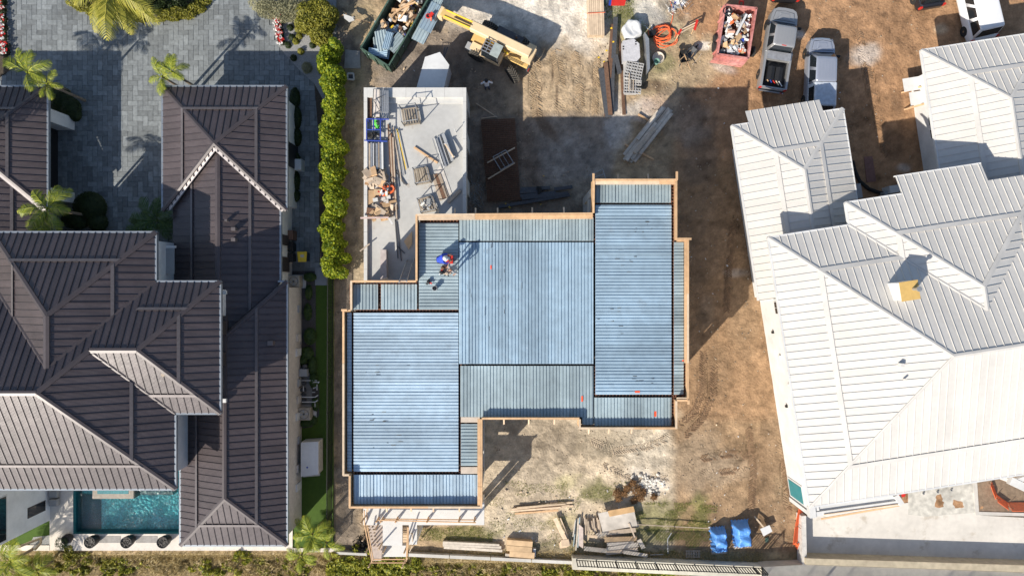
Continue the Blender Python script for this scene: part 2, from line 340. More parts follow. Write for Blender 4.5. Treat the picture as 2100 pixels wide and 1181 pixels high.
def soil_material():
    m = bpy.data.materials.new('soil'); m.use_nodes = True; nt = m.node_tree; n = nt.nodes; L = nt.links
    b = n['Principled BSDF']; b.inputs['Roughness'].default_value = .95; b.inputs['Specular IOR Level'].default_value = .15
    def attr(s): q = n.new('ShaderNodeAttribute'); q.attribute_name = s; return q
    def mt(op, a, c=0, d=None):
        q = n.new('ShaderNodeMath'); q.operation = op
        for i, x in enumerate((a, c, d)):
            if x is None: continue
            if isinstance(x, (int, float)): q.inputs[i].default_value = x
            else: L.new(x, q.inputs[i])
        return q.outputs[0]
    pos = n.new('ShaderNodeNewGeometry').outputs['Position']
    def nz(s, d=6, r=.6):
        t = n.new('ShaderNodeTexNoise'); t.inputs['Scale'].default_value = s; t.inputs['Detail'].default_value = d; t.inputs['Roughness'].default_value = r; L.new(pos, t.inputs['Vector']); return t.outputs['Fac']
    a = nz(9); c = nz(2.5, 5); sp = n.new('ShaderNodeTexVoronoi'); sp.inputs['Scale'].default_value = 5; L.new(pos, sp.inputs['Vector'])
    peb = mt('LESS_THAN', sp.outputs['Distance'], .09)
    f = mt('MULTIPLY', mt('MULTIPLY_ADD', a, .7, .65), mt('MULTIPLY_ADD', c, .8, .62))
    f = mt('ADD', f, mt('MULTIPLY', peb, mt('MULTIPLY', mt('GREATER_THAN', nz(.8, 3), .56), .5)))
    vm = n.new('ShaderNodeVectorMath'); vm.operation = 'SCALE'; L.new(attr('soil').outputs['Color'], vm.inputs[0]); L.new(f, vm.inputs['Scale']); L.new(vm.outputs[0], b.inputs['Base Color'])
    al, ac, tr = attr('along').outputs['Fac'], attr('across').outputs['Fac'], attr('tread').outputs['Fac']
    ph = mt('ADD', mt('MULTIPLY', al, 30), mt('MULTIPLY', mt('ABSOLUTE', ac), 28)); ph = mt('ADD', ph, mt('MULTIPLY', c, 22))
    tread = mt('MULTIPLY', mt('SINE', ph), mt('MULTIPLY', tr, .02))
    hgt = mt('ADD', mt('ADD', mt('MULTIPLY', nz(7, 6, .55), .045), mt('MULTIPLY', nz(1.3, 8, .56), .17)), tread)
    bp = n.new('ShaderNodeBump'); bp.inputs['Strength'].default_value = 1; bp.inputs['Distance'].default_value = 1; L.new(hgt, bp.inputs['Height']); L.new(bp.outputs[0], b.inputs['Normal'])
    return m
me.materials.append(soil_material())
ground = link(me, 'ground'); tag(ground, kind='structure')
# ------------------------------------------------------------------ clods, stones and scraps lying on the dirt (uncountable)
def ground_z(x, y):
    i = int(np.clip(np.searchsorted(gx, x), 0, nx-1)); j = int(np.clip(np.searchsorted(gy, y), 0, ny-1)); return float(Z[j*nx+i])
mb = MB(); rr = random.Random(3)
for u0, v0, u1, v1, n in ((690,0,740,1130,260),(1000,880,1380,1130,520),(1390,860,1640,1140,420),(1240,60,1460,240,420),(960,100,1250,430,360),(1400,0,1900,470,420),(1390,340,1580,860,360)):
    for k in range(n):
        u, v = rr.uniform(u0, u1), rr.uniform(v0, v1); p = at(u, v); r = rr.choice((.02,.03,.03,.04,.07)); z = ground_z(p.x, p.y)
        a = rr.uniform(0, 6.28); q = [Vector((p.x+r*rr.uniform(.6,1.3)*math.cos(a+t), p.y+r*rr.uniform(.6,1.3)*math.sin(a+t), z-.01)) for t in (0, 1.3, 2.5, 3.8, 5.1)]
        mb.add(q+[Vector((p.x, p.y, z+r*.9))], [(0,1,5),(1,2,5),(2,3,5),(3,4,5),(4,0,5)])
tag(mb.build('loose_clods', M('clod_soil', (.30,.24,.175), .95, 0, .2, 8, isl=.45)), 'small clods and stones strewn over the bare dirt', 'stones', kind='stuff')
# tyre and crawler prints: small pressed-up ridges of soil, broken up where the print has crumbled
mt_tan = M('tread_soil_tan', (.36,.26,.16), .95, 0, .2, 8, isl=.2); mt_br = M('tread_soil_brown', (.23,.145,.085), .95, 0, .2, 8, isl=.2); mt_sd = M('tread_soil_sand', (.42,.34,.25), .95, 0, .2, 8, isl=.2)
tread_bars = {}
for ti, (pts, w) in enumerate(tracks):
    u_, v_ = pts[0]; key = 'tan' if v_ < 300 and u_ < 1300 else ('sand' if 1150 < u_ < 1400 and v_ > 880 else 'brown'); mb = tread_bars.setdefault(key, MB())
    for (u0, v0), (u1, v1) in zip(pts, pts[1:]):
        a, b = at(u0, v0), at(u1, v1); d = b-a; L = d.length; d.normalize(); s_ = Vector((d.y, -d.x, 0)); k = 0; hw = w/29.17*.36
        while k < L:
            for sg in (-1, 1):
                p = a+d*(k+.03*sg)+s_*(sg*hw*.52)
                if lattice(np.array([p.x*.8+ti*3.1]), np.array([p.y*.8]), 77)[0] < .38 or rr.random() < .12: continue
                q0 = p-s_*(sg*hw*.42)-d*.10+s_*rr.uniform(-.02,.02); q1 = p+s_*(sg*hw*.42)+d*.10+d*rr.uniform(-.02,.02); z = ground_z(p.x, p.y)
                q0.z = q1.z = z+.012; mb.beam(q0, q1, rr.uniform(.05,.08), rr.uniform(.045,.08))
            k += .165
for key, mb in tread_bars.items(): tag(mb.build('tyre_prints', {'tan': mt_tan, 'brown': mt_br, 'sand': mt_sd}[key]), key+' coloured tyre prints pressed into the dirt', 'tyre prints', kind='stuff')
# ------------------------------------------------------------------ neighbour's paved drive
m_paver = M('slate_paver', (.185,.200,.205), .75, 0, .22, 5, .004, 30, rand=.22, big=.08, obj=False)
m_paver_j = M('slate_paver_joined', (.185,.200,.205), .75, 0, .22, 5, .004, 30, isl=.26, big=.08)
m_joint = M('paver_joint', (.17,.18,.182), .95, 0, .15, 8)
x0, y1 = xy(-60, -40); x1, y0 = xy(655, 560)
drive = struct(MB().prism([(x0,y0),(x1,y0),(x1,y1),(x0,y1)], -.3, .02), 'driveway', m_joint)
def inside(p, poly):
    x, y = p; c = False
    for i in range(len(poly)):
        (xa, ya), (xb, yb) = poly[i], poly[i-1]
        if (ya > y) != (yb > y) and x < (xb-xa)*(y-ya)/(yb-ya)+xa: c = not c
    return c
gravel_px = [(558,-30),(560,60),(570,93),(590,118),(618,148),(645,172),(668,215),(690,215),(690,-30)]
oval_px = [(136,-30),(148,6),(165,20),(200,34),(260,42),(320,43),(380,40),(408,24),(424,-4),(430,-30)]
lbed_px = [(-60,-40),(10,-40),(14,60),(16,110),(22,145),(-60,200)]
blocked = [[(-40,180),(96,180),(96,480),(-40,480)], [(345,195),(575,195),(575,560),(345,560)], [(100,470),(340,470),(340,560),(-60,560),(-60,470)], gravel_px, oval_px, lbed_px]
PW = .355
pav = []
for i in range(-110, -25):
    for j in range(2, 62):
        r = (i-j) % 4
        if r == 0: cx, cy, hz = (i+1)*PW, (j+.5)*PW, True
        elif r == 3: cx, cy, hz = (i+.5)*PW, (j+1)*PW, False
        else: continue
        u, v = 1050+cx*FPX/H, 590.5-cy*FPX/H
        if u < -25 or u > 668 or v < -20 or v > 545: continue
        if v > 545-0 or any(inside((u, v), b) for b in blocked): continue
        if u > 640 and v > 172+(u-645)*1.6 and u > 655: continue
        pav.append((cx, cy, hz, u, v))
pav.sort(key=lambda p: (not (250 < p[3] < 600 and 20 < p[4] < 330), abs(p[3]-330)+abs(p[4]-150)))
g = .006
def paver_mesh(a, b):
    a -= g; b -= g; mb = MB(); c = .008
    mb.add([(-a,-b,0),(a,-b,0),(a,b,0),(-a,b,0),(-a,-b,.035),(a,-b,.035),(a,b,.035),(-a,b,.035),(-a+c,-b+c,.043),(a-c,-b+c,.043),(a-c,b-c,.043),(-a+c,b-c,.043)],
           [(0,1,5,4),(1,2,6,5),(2,3,7,6),(3,0,4,7),(4,5,9,8),(5,6,10,9),(6,7,11,10),(7,4,8,11),(8,9,10,11)]); return mb
pm = {True: paver_mesh(PW, PW/2).mesh('paver', m_paver), False: paver_mesh(PW/2, PW).mesh('paver', m_paver)}
o0 = ORG[drive.name]
for cx, cy, hz, u, v in pav[:300]:
    link(pm[hz], 'paver', drive, (cx-o0.x, cy-o0.y, .02-o0.z+rr.uniform(-.003,.003)))
mb = MB()
for cx, cy, hz, u, v in pav[300:]:
    t = paver_mesh(PW, PW/2) if hz else paver_mesh(PW/2, PW); dz = .02+rr.uniform(-.003,.003)
    mb.add([(x+cx, y+cy, z+dz) for x, y, z in t.v], t.f)
tag(mb.build('pavers', m_paver_j, drive), kind='stuff')
def bed(name, px, z, mat, z0=-.3): return struct(MB().prism([xy(u, v) for u, v in px][::-1], z0, z), name, mat)
m_soilbed = M('bed_soil', (.07,.055,.04), .95, 0, .3, 8, .02, 14)
m_gravel = M('grey_gravel', (.27,.27,.265), .9, 0, .3, 14, .03, 22)
bed('gravel_bed', gravel_px, .09, m_gravel); bed('planting_bed', oval_px, .10, m_soilbed); bed('flower_bed_soil', lbed_px, .09, m_soilbed)
bed('hedge_bed', [(645,172),(668,215),(690,215),(690,560),(662,560),(655,470),(655,300),(650,230)], .085, m_soilbed)
# ------------------------------------------------------------------ side yard: turf, beds, pads, patio and pool
m_turf = M('artificial_turf', (.055,.105,.012), .9, 0, .16, 30, .02, 60, big=.1)
bed('turf', [(612,560),(684,560),(684,1124),(600,1124),(600,880),(612,880)], .05, m_turf)
bed('side_bed', [(600,556),(648,556),(648,770),(655,800),(655,850),(640,875),(600,880)], .075, M('mulch', (.075,.07,.068), .95, 0, .35, 12, .03, 18))
bed('step_pad', [(647,548),(671,548),(671,585),(647,585)], .11, M('step_stone', (.24,.255,.27), .8, 0, .1, 4))
m_patio = M('patio_stone', (.66,.60,.53), .8, 0, .08, 5, .003, 30, big=.06)
def R4(u0, v0, u1, v1): return [(u0,v0),(u1,v0),(u1,v1),(u0,v1)]
bed('patio', R4(104,930,PU0,1127), .12, m_patio, -1.2); bed('patio_edge', R4(PU0,PV1,601,1127), .12, m_patio, -1.2); bed('patio_side', R4(PU1,930,601,PV1), .12, m_patio, -1.2)
bed('lawn_strip', [(0,1122),(104,1066),(104,1110),(60,1122)], .06, m_turf); bed('pebble_strip', [(60,1121),(70,1100),(104,1096),(104,1122)], .09, m_gravel)
bed('patio_kerb', R4(-30,1116,104,1127), .14, m_patio, -1.2); bed('turf_kerb', R4(601,1122,700,1130), .12, m_patio, -1.2); bed('terrace', R4(-60,990,104,1110), .03, m_turf)
# ------------------------------------------------------------------ pool
def pool_tile():
    m = M('pool_caustic_tile', (.17,.66,.66), .5, 0, .55, 9, big=.12); return m  # strong mottling paints caustic light ripples into the tile colour
px0, py1 = xy(PU0, PV0); px1, py0 = xy(PU1, PV1)
pool = thing('swimming_pool', ((px0+px1)/2, (py0+py1)/2, -1.0), 'turquoise swimming pool beside the round black planters', 'pool')
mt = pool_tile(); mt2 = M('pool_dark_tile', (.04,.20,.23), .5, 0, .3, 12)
MB().prism([(px0,py0),(px1,py0),(px1,py1),(px0,py1)], -1.0, -.85).build('pool_floor', mt, pool)
mb = MB()
for a, b, c, d in ((px0-.15,py0+.012,px0+.012,py1-.012),(px1-.012,py0+.012,px1+.15,py1-.012),(px0-.15,py0-.15,px1+.15,py0+.012),(px0-.15,py1-.012,px1+.15,py1+.15)): mb.prism([(a,b),(c,b),(c,d),(a,d)], -1.5, .10)
mb.build('pool_wall', mt2, pool)
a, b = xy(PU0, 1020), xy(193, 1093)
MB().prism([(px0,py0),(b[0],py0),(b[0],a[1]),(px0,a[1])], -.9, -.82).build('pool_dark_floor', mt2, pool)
a, b = xy(190, 1004), xy(274, 1022)
MB().prism([(a[0],b[1]),(b[0],b[1]),(b[0],a[1]+.6),(a[0],a[1]+.6)], -1.3, .02).build('spa_ledge', M('spa_stone', (.32,.285,.24), .8), pool)
a2, b2 = xy(200, 1003), xy(264, 1012)
MB().prism([(a2[0],b2[1]),(b2[0],b2[1]),(b2[0],a2[1]+.5),(a2[0],a2[1]+.5)], .02, .032).build('spa_water', mt2, pool)
a, b = xy(283, 1003), xy(350, 1017)
MB().prism([(a[0],b[1]),(b[0],b[1]),(b[0],a[1]+.6),(a[0],a[1]+.6)], -.9, -.3).build('sun_shelf', M('shelf_tile', (.30,.38,.36), .6), pool)
wm = bpy.data.materials.new('pool_water'); wm.use_nodes = True; nt = wm.node_tree; n = nt.nodes; n.remove(n['Principled BSDF'])
tr = n.new('ShaderNodeBsdfTransparent'); tr.inputs[0].default_value = (.86,.98,.99,1); gl = n.new('ShaderNodeBsdfGlossy'); gl.inputs['Roughness'].default_value = .05
fr = n.new('ShaderNodeFresnel'); fr.inputs[0].default_value = 1.33; ms = n.new('ShaderNodeMixShader')
nz_ = n.new('ShaderNodeTexNoise'); nz_.inputs['Scale'].default_value = 5; nz_.inputs['Detail'].default_value = 3; bp = n.new('ShaderNodeBump'); bp.inputs['Distance'].default_value = .06; bp.inputs['Strength'].default_value = 1
ge = n.new('ShaderNodeNewGeometry'); nt.links.new(ge.outputs['Position'], nz_.inputs['Vector']); nt.links.new(nz_.outputs['Fac'], bp.inputs['Height'])
for q in (gl, fr): nt.links.new(bp.outputs[0], q.inputs['Normal'])
nt.links.new(fr.outputs[0], ms.inputs[0]); nt.links.new(tr.outputs[0], ms.inputs[1]); nt.links.new(gl.outputs[0], ms.inputs[2]); nt.links.new(ms.outputs[0], n['Material Output'].inputs['Surface'])
mb = MB(); mb.add([(px0,py0,-.2),(px1,py0,-.2),(px1,py1,-.2),(px0,py1,-.2)], [(0,1,2,3)]); mb.build('pool_water', wm, pool)
# ------------------------------------------------------------------ concrete terrace behind the white house
m_terr = stained('terrace_concrete', (.62,.585,.53), (.42,.365,.29), .57, .6)
bed('terrace_slab', [(1650,1058),(1862,1030),(2010,1012),(2010,1056),(2200,1066),(2200,1160),(1650,1150)], .04, m_terr)
bed('terrace_edge_band', [(1652,1143),(2200,1162),(2200,1176),(1652,1152)], .046, M('stained_concrete', (.42,.35,.25), .9, 0, .2, 3))
bed('pale_walk', [(1862,1006),(1999,985),(2003,1050),(1900,1058),(1862,1054)], .048, M('dusty_concrete', (.50,.48,.43), .9, 0, .3, 3, big=.3))
bed('planter_pit', [(2002,985),(2200,960),(2200,1053),(2004,1050)], .047, M('pit_soil', (.22,.16,.11), .95, 0, .25, 4, .03, 12))
bed('planter_kerb', [(1994,986),(2002,985),(2006,1048),(2200,1053),(2200,1059),(1999,1055)], .09, m_concrete)
# ------------------------------------------------------------------ house under construction (steel deck roof)
ZD, ZF = 6.75, 7.2
site = thing('unfinished_house', (0, -3, 0), 'unfinished house with galvanised steel deck roof inside timber edge forms', 'house')
outer_px = [(853,440),(1216,437),(1217,368),(1388,368),(1388,490),(1412,490),(1412,822),(1388,822),(1388,879),(1188,879),(1188,859),(988,859),(988,1041),(716,1041),(716,975),(703,975),(703,636),(719,636),(719,576),(853,576)]
P7 = [xy(u, v, ZF) for u, v in outer_px]
def inset(poly, d):
    n = len(poly); out = []
    for i in range(n):
        p0, p1, p2 = Vector(poly[i-1]), Vector(poly[i]), Vector(poly[(i+1) % n])
        a = (p1-p0).normalized(); b = (p2-p1).normalized()
        na = Vector((a.y, -a.x)); nb = Vector((b.y, -b.x)); out.append(tuple(p1+(na+nb)*d))
    return out
MB().prism(inset(P7, .12)[::-1], 6.05, 6.36).build('deck_soffit', m_trough, site)
# walls of the storeys below, built as separate wall panels with openings between columns
wl = inset(P7, .22); n = len(wl)
for i in range(n):
    a, b = Vector(wl[i]), Vector(wl[(i+1) % n]); d = b-a; L = d.length; d.normalize(); nn = Vector((d.y, -d.x))*.1
    if L < .9:
        MB().prism([tuple(a-nn), tuple(b-nn), tuple(b+nn), tuple(a+nn)][::-1], 0, 6.05).build('wall', m_concrete, site); continue
    k = max(2, int(L/3.2)+1)
    mb = MB()
    for q in range(k):
        c = a+d*(.25+(L-.5)*q/(k-1)); mb = MB().box((c.x, c.y, 3.02), (.5, .24, 6.05), math.atan2(d.y, d.x)); mb.build('column', m_concrete, site)
    for z0, z1 in ((0, 1.0), (2.7, 4.0), (5.5, 6.05)):
        MB().prism([tuple(a-nn), tuple(b-nn), tuple(b+nn), tuple(a+nn)][::-1], z0, z1).build('wall', m_concrete, site)
MB().prism(inset(P7, .35)[::-1], 2.9, 3.1).build('floor_slab', m_conc_dk, site)
DZ = random.Random(77)
def sheets(u0, v0, u1, v1, ribs, mat, z=ZD, w=.6, name='deck_sheet', parent=site):
    (xa, ya), (xb, yb) = xy(u0, v1, z), xy(u1, v0, z)
    poly = [(xa,ya),(xb,ya),(xb,yb),(xa,yb)]; e = (1, 0) if ribs == 'v' else (0, 1)
    s, s1 = (xa, xb) if ribs == 'v' else (ya, yb)
    prof = [(0, -.052)]
    for k in range(3): p = k*.2; prof += [(p+.048, -.052), (p+.062, 0), (p+.125, 0), (p+.13, -.006), (p+.14, -.006), (p+.145, 0), (p+.186, 0), (p+.2, -.052)]
    while s < s1-.02:
        dz = DZ.uniform(-.007,.007); tl = DZ.uniform(-.0012,.0012)
        mb = strip_mesh(poly, e, lambda x, y: z+dz+tl*(x+y), s, prof)
        if mb.v: mb.build(name, mat if not isinstance(mat, list) else mat[int((s-xa)*7) % len(mat)], parent)
        s += .6
G, B = m_galv_g, m_galv_b
sheets(859,457,940,635,'h',G); sheets(942,446,1217,494,'v',G); sheets(941,497,1217,746,'v',B); sheets(1221,376,1376,416,'v',G); sheets(1221,420,1377,809,'h',B)
sheets(1382,496,1402,809,'h',G); sheets(944,750,1217,855,'v',G); sheets(1194,855,1217,871,'v',G); sheets(1219,815,1377,873,'v',G)
sheets(723,583,775,635,'v',G); sheets(781,583,855,635,'v',G); sheets(725,641,940,967,'h',m_galv_sheen); sheets(712,641,721,967,'h',m_galv_sheen); sheets(725,973,980,1033,'v',m_galv_sheen); sheets(945,869,979,955,'h',G)
m_plyw = M('pale_plywood', (.52,.44,.36), .8, 0, .15, 3)
for u0, v0, u1, v1 in ((945,855,984,866),(945,957,979,971)): MB().prism([xy(u0,v1,6.72),xy(u1,v1,6.72),xy(u1,v0,6.72),xy(u0,v0,6.72)], 6.66, 6.72).build('plywood_patch', m_plyw, site)
def cage(u0, v0, u1, v1):                  # reinforcing cage lying in a beam trough
    a, b = at(u0, v0, 6.6), at(u1, v1, 6.6); d = (b-a); L = d.length; d.normalize(); s = Vector((d.y, -d.x, 0)); mb = MB()
    for o in (-.07, .07):
        for z in (0, -.16): mb.tube(a+s*o+Vector((0,0,z)), b+s*o+Vector((0,0,z)), .013, 4)
    k = 0.1
    while k < L:
        c = a+d*k; mb.beam(c-s*.095, c+s*.095, .04, .03); mb.beam(c-s*.085+Vector((0,0,-.16)), c-s*.085, .02, .02); mb.beam(c+s*.085+Vector((0,0,-.16)), c+s*.085, .02, .02); k += .2
    mb.build('rebar_cage', m_rebar, site)
for c in ((859,454,940,454),(942,495.5,1217,495.5),(1221,418,1378,418),(942,748,1218,748),(1220,812,1404,812),(722,638,941,638),(722,580,855,580),(722,970,944,970),(941,446,941,497),(1218.8,440,1218.8,500),(1379.5,376,1379.5,873),(1405,495,1405,812),(778,583,778,635),(722.8,641,722.8,967),(942,750,942,967),(857,577,857,637),(720,583,720,635),(1218.8,750,1218.8,812)): cage(*c)
# timber edge forms: upright form face, flat walers on top, stubs of the kickers outside
rr = random.Random(5)
widths = {0:.34, 2:.30, 3:.22, 5:.24, 4:.16, 6:.2, 7:.24, 11:.26}
for i in range(len(P7)):
    a, b = Vector(P7[i]), Vector(P7[(i+1) % len(P7)]); d = b-a; L = d.length; d.normalize(); inn = Vector((d.y, -d.x))
    MB().prism([tuple(a), tuple(b), tuple(b+inn*.03), tuple(a+inn*.03)][::-1], 6.0, ZF-.02).build('form_face', m_lumber, site)
    w = widths.get(i, .13); s = 0
    while s < L-.01:
        e = min(L, s+rr.uniform(2.4, 4.2));  e = L if L-e < .6 else e
        z = ZF+rr.uniform(-.008, .012)
        for k, (o0, o1) in enumerate([(-.03,.09)] if w < .15 else [(-.03,.09),(.10,w)]):
            p, q = a+d*(s+.004), a+d*(e-.004)
            if k and rr.random() < .18: continue
            MB().prism([tuple(p+inn*o0), tuple(q+inn*o0), tuple(q+inn*o1), tuple(p+inn*o1)][::-1], z-.045-k*.05, z-k*.05).build('form_board', m_lumber if rr.random() < .7 else m_lumber_p, site)
        s = e
    s = rr.uniform(.8, 1.6)
    while s < L-.5:
        if i in (0, 2, 10, 12, 8):
            p = a+d*s; MB().beam((p.x-inn.x*.03, p.y-inn.y*.03, 6.7), (p.x-inn.x*.42, p.y-inn.y*.42, 6.55), .09, .09).build('kicker', m_lumber_p, site)
        s += rr.uniform(1.0, 2.2)
for u, v, u2, v2 in ((1217,356,1217,372),(1388,352,1388,370),(1388,490,1418,490),(1412,820,1412,829),(700,636,712,636)):
    MB().beam(at(u,v,ZF+.03), at(u2,v2,ZF+.03), .13, .05).build('form_board', m_lumber, site)
# orange paint marks on the deck sheets
for u0, v0, u1, v1 in ((1005.5,544,1008,552),(1192,812,1195.5,823),(1342,843,1346,854),(1302,801.5,1312,805),(1399,738,1402,740.5)):
    MB().prism([xy(u0,v1,ZD),xy(u1,v1,ZD),xy(u1,v0,ZD),xy(u0,v0,ZD)], ZD+.004, ZD+.012).build('paint_mark', M('orange_mark', (.9,.10,.03), .7), site)
# dark scuffs where water and mastic stained the sheets
m_scuff = M('mastic_stain', (.06,.065,.07), .6, 0, .3, 14); mb = MB()
for u, v, du, dv, n in ((1320,470,28,22,12),(1010,560,66,45,0),(780,752,50,14,9),(1310,776,30,8,6),(1280,540,50,20,7),(1260,650,30,60,8),(775,860,40,30,9),(800,905,30,60,8)):
    for k in range(n):
        uu, vv = u+rr.gauss(0, du*.5), v+rr.gauss(0, dv*.5); l = rr.uniform(2, 11); x, y = xy(uu, vv, ZD); mb.prism([(x,y),(x+l*.03,y+rr.uniform(-.01,.01)),(x+l*.028,y+rr.uniform(.015,.05)),(x+.02,y+.03)], ZD+.003, ZD+.005)
for k in range(26):
    uu, vv = rr.gauss(1000, 36), rr.uniform(500, 690); l = rr.uniform(2, 14); x, y = xy(uu, vv, ZD); mb.prism([(x,y),(x+rr.uniform(.02,.035),y),(x+.025,y+l*.03),(x+.004,y+l*.03)], ZD+.003, ZD+.005)
tag(mb.build('deck_stains', m_scuff, site), kind='stuff')
# ------------------------------------------------------------------ balcony, stair and guard rails at the sea side
m_balc = M('balcony_concrete', (.62,.61,.585), .9, 0, .05, 3, .003, 40, big=.06)
balc = thing('balcony_stair', at(870, 1060, 0), 'white concrete balcony with stair tower and raw timber guard rails', 'balcony')
ZB = 3.4
def slab(u0, v0, u1, v1, z, t, name, mat, par): return MB().prism([xy(u0,v1,z),xy(u1,v1,z),xy(u1,v0,z),xy(u0,v0,z)], z-t, z).build(name, mat, par)
slab(745,1030,993,1076,ZB,.25,'balcony_slab',m_balc,balc); slab(785,1076,825,1118,ZB-.01,.22,'landing_slab',m_balc,balc); slab(838.5,1076,855,1116,ZB-.02,.22,'side_slab',m_balc,balc)
m_blk = M('pinkish_block', (.60,.50,.43), .9, 0, .12, 6)
MB().prism([xy(752,1076,2.2),xy(785,1076,2.2),xy(785,1142,1.6),xy(766,1142,1.6)][::-1], [1.4]*4, [2.2,2.2,1.6,1.6]).build('lower_landing', m_blk, balc)
slab(766,1118,834,1141,1.55,.2,'bottom_landing',m_balc,balc)
for k in range(9):                          # dowel stubs whose shadows stripe the lower landing
    for j in range(2):
        u = 757+k*1.7+j*8; v = 1078+k*6.6; z = 2.2-.55*(v-1076)/66; p = at(u, v, z); MB().box((p.x, p.y, z+.11), (.1, .05, .26), .3).build('dowel', m_lumber_o, balc)
for k in range(7):                          # stair treads seen between the two slabs
    v = 1080+k*5.4; z = 3.1-.22*k; slab(825.5, v, 837.5, v+3.4, z, .05, 'tread', m_lumber_p, balc)
for u, v, w in ((750,1050,.3),(985,1050,.3),(985,1072,.3),(870,1072,.3),(800,1112,.3),(850,1112,.25)):
    p = at(u, v, ZB); MB().box((p.x, p.y, 1.55), (w, w, 3.2)).build('column', m_balc, balc)
def rail(pts, z, w=.05, h=.09, mat=m_lumber):
    for (u0, v0), (u1, v1) in zip(pts, pts[1:]): MB().beam(at(u0,v0,z[0]), at(u1,v1,z[1]), w, h).build('guard_rail', mat, balc)
rail([(775,1066),(976,1066+5)], (4.3,4.3)); rail([(785,1063.5),(977,1065.5)], (3.9,3.9))
for u in (777, 786, 816, 879, 943, 974):
    p = at(u, 1071, ZB); MB().box((p.x, p.y+.35, ZB+.5), (.09, .05, 1.0)).build('guard_post', m_lumber, balc); MB().beam((p.x-.05, p.y+.1, ZB+.03), (p.x+.02, p.y+.36, ZB+.8), .05, .09).build('brace', m_lumber_o, balc)
rail([(747,1046),(748,1078),(763,1152)], (4.3,3.4)); rail([(752,1045),(753,1078),(766,1149)], (3.9,3.0)); rail([(760,1153),(832,1153)], (2.9,2.9)); rail([(766,1146),(830,1146)], (2.5,2.5))
rail([(833,1150),(836,1080)], (2.9,4.1)); rail([(835,1146),(838,1080)], (2.5,3.7)); rail([(843,1094),(846,1094),(846,1118),(840,1130)], (3.6,3.2), mat=m_lumber_o)
for u, v, z in ((748,1060,3.4),(751,1095,2.4),(757,1120,1.7),(763,1148,1.2),(830,1149,1.2),(834,1120,1.8),(776,1074,3.3),(784,1112,3.2),(792,1120,1.5)):
    p = at(u, v, z); MB().box((p.x, p.y, z+.55), (.09, .06, 1.3)).build('guard_post', m_lumber_p, balc)
# ------------------------------------------------------------------ standing-seam roofs
def prof_dark(w):
    p = [(0, .055), (.022, .055), (.034, 0)]; k = 5
    for i in range(k):
        c = .05+(w-.07)*(i+.5)/k; p += [(c-.022, 0), (c-.008, .012), (c+.008, .012), (c+.022, 0)]
    return p+[(w-.006, 0), (w, .05)]
def prof_white(w): return [(0, .048), (.018, .048), (.026, 0), (w*.35, .003), (w*.65, .001), (w-.005, 0), (w, .044)]
def plane_z(p0, nin, ze, pitch): return lambda x, y: ze+pitch*((x-p0[0])*nin[0]+(y-p0[1])*nin[1])
def roof_plane(roof, poly, p0, nin, ze, pitch, w, prof, mat, lap=None, lapmat=None, phase=0, lapw=.16, lapz=.10):
    """poly: plan outline; p0: a point on the eave line; nin: unit vector into the roof; lap: distance from the eave of the lap flashing"""
    e = (nin[1], -nin[0]); zf = plane_z(p0, nin, ze, pitch)
    ss = [x*e[0]+y*e[1] for x, y in poly]; s = math.floor((min(ss)-phase)/w)*w+phase; P = prof(w)
    while s < max(ss)-.01:
        mb = strip_mesh(poly, e, zf, s, P)
        if mb.f: mb.build('roof_panel', mat, roof)
        s += w
    if lap:
        d0 = p0[0]*nin[0]+p0[1]*nin[1]
        q = clip(clip(poly, nin, d0+lap), (-nin[0], -nin[1]), -(d0+lap+lapw))
        if len(q) >= 3:
            n = len(q); mb = MB(); mb.prism(q, [zf(x, y)+.02 for x, y in q], [zf(x, y)+lapz for x, y in q]); mb.build('lap_flashing', lapmat, roof)
    return zf
def cap(roof, a, b, w, mat, dz=.07):
    a, b = Vector(a), Vector(b); d = (b-a).normalized(); s = Vector((d.y, -d.x, 0)).normalized()*w/2; up = Vector((0,0,dz)); dn = Vector((0,0,-w*.14))
    mb = MB(); vs = []
    for p in (a, b): vs += [p-s+up+dn, p+up, p+s+up+dn, p+s+dn-up, p-s+dn-up]
    mb.add(vs, [(0,1,6,5),(1,2,7,6),(2,3,8,7),(4,0,5,9),(0,4,3,2,1),(5,6,7,8,9)]); return mb.build('ridge_cap', mat, roof)
def eave(roof, a, b, mat, drop=.22, w=.12):
    a, b = Vector(a), Vector(b); MB().beam(a+Vector((0,0,-drop/2+.03)), b+Vector((0,0,-drop/2+.03)), w, drop).build('gutter', mat, roof)
# ---- two-storey dark house (hip roof of three crossing blocks)
ze, pt = 6.4, .49
def X64(u): return (u-1050)*(H-ze)/FPX
def Y64(v): return (590.5-v)*(H-ze)/FPX
xE, yS, yN = X64(360), Y64(1003), Y64(577); hM = (yN-yS)/2; yR = yN-hM; xR = xE-hM; zR = ze+pt*hM
x2E, y2S = X64(452), Y64(848); h2 = (yN-y2S)/2; y2R = yN-h2; x2R = x2E-h2; z2 = ze+pt*h2; x2W = xE-h2
x1W, x1E, y1N = X64(-17), X64(320), Y64(476); h1 = (x1E-x1W)/2; x1R = x1E-h1; z1 = ze+pt*h1; y1a = y1N-h1; y1b = yN-h1
XL = -39.5
dh = thing('dark_roofed_house', ((-28), -5, 0), 'two storey house with dark brown standing seam hip roof above the swimming pool', 'house')
dr = MB().prism([(x1W+.3,yN-.3),(x2E-.5,yN-.3),(x2E-.5,y2S+.4),(xE-.5,y2S+.4),(xE-.5,yS+.5),(x1W+.3,yS+.5)][::-1], ze-.25, ze-.1).build('roof', m_dark_cap, dh)
A = dict(w=.43, prof=prof_dark, mat=m_dark_roof, lapmat=m_dark_lap)
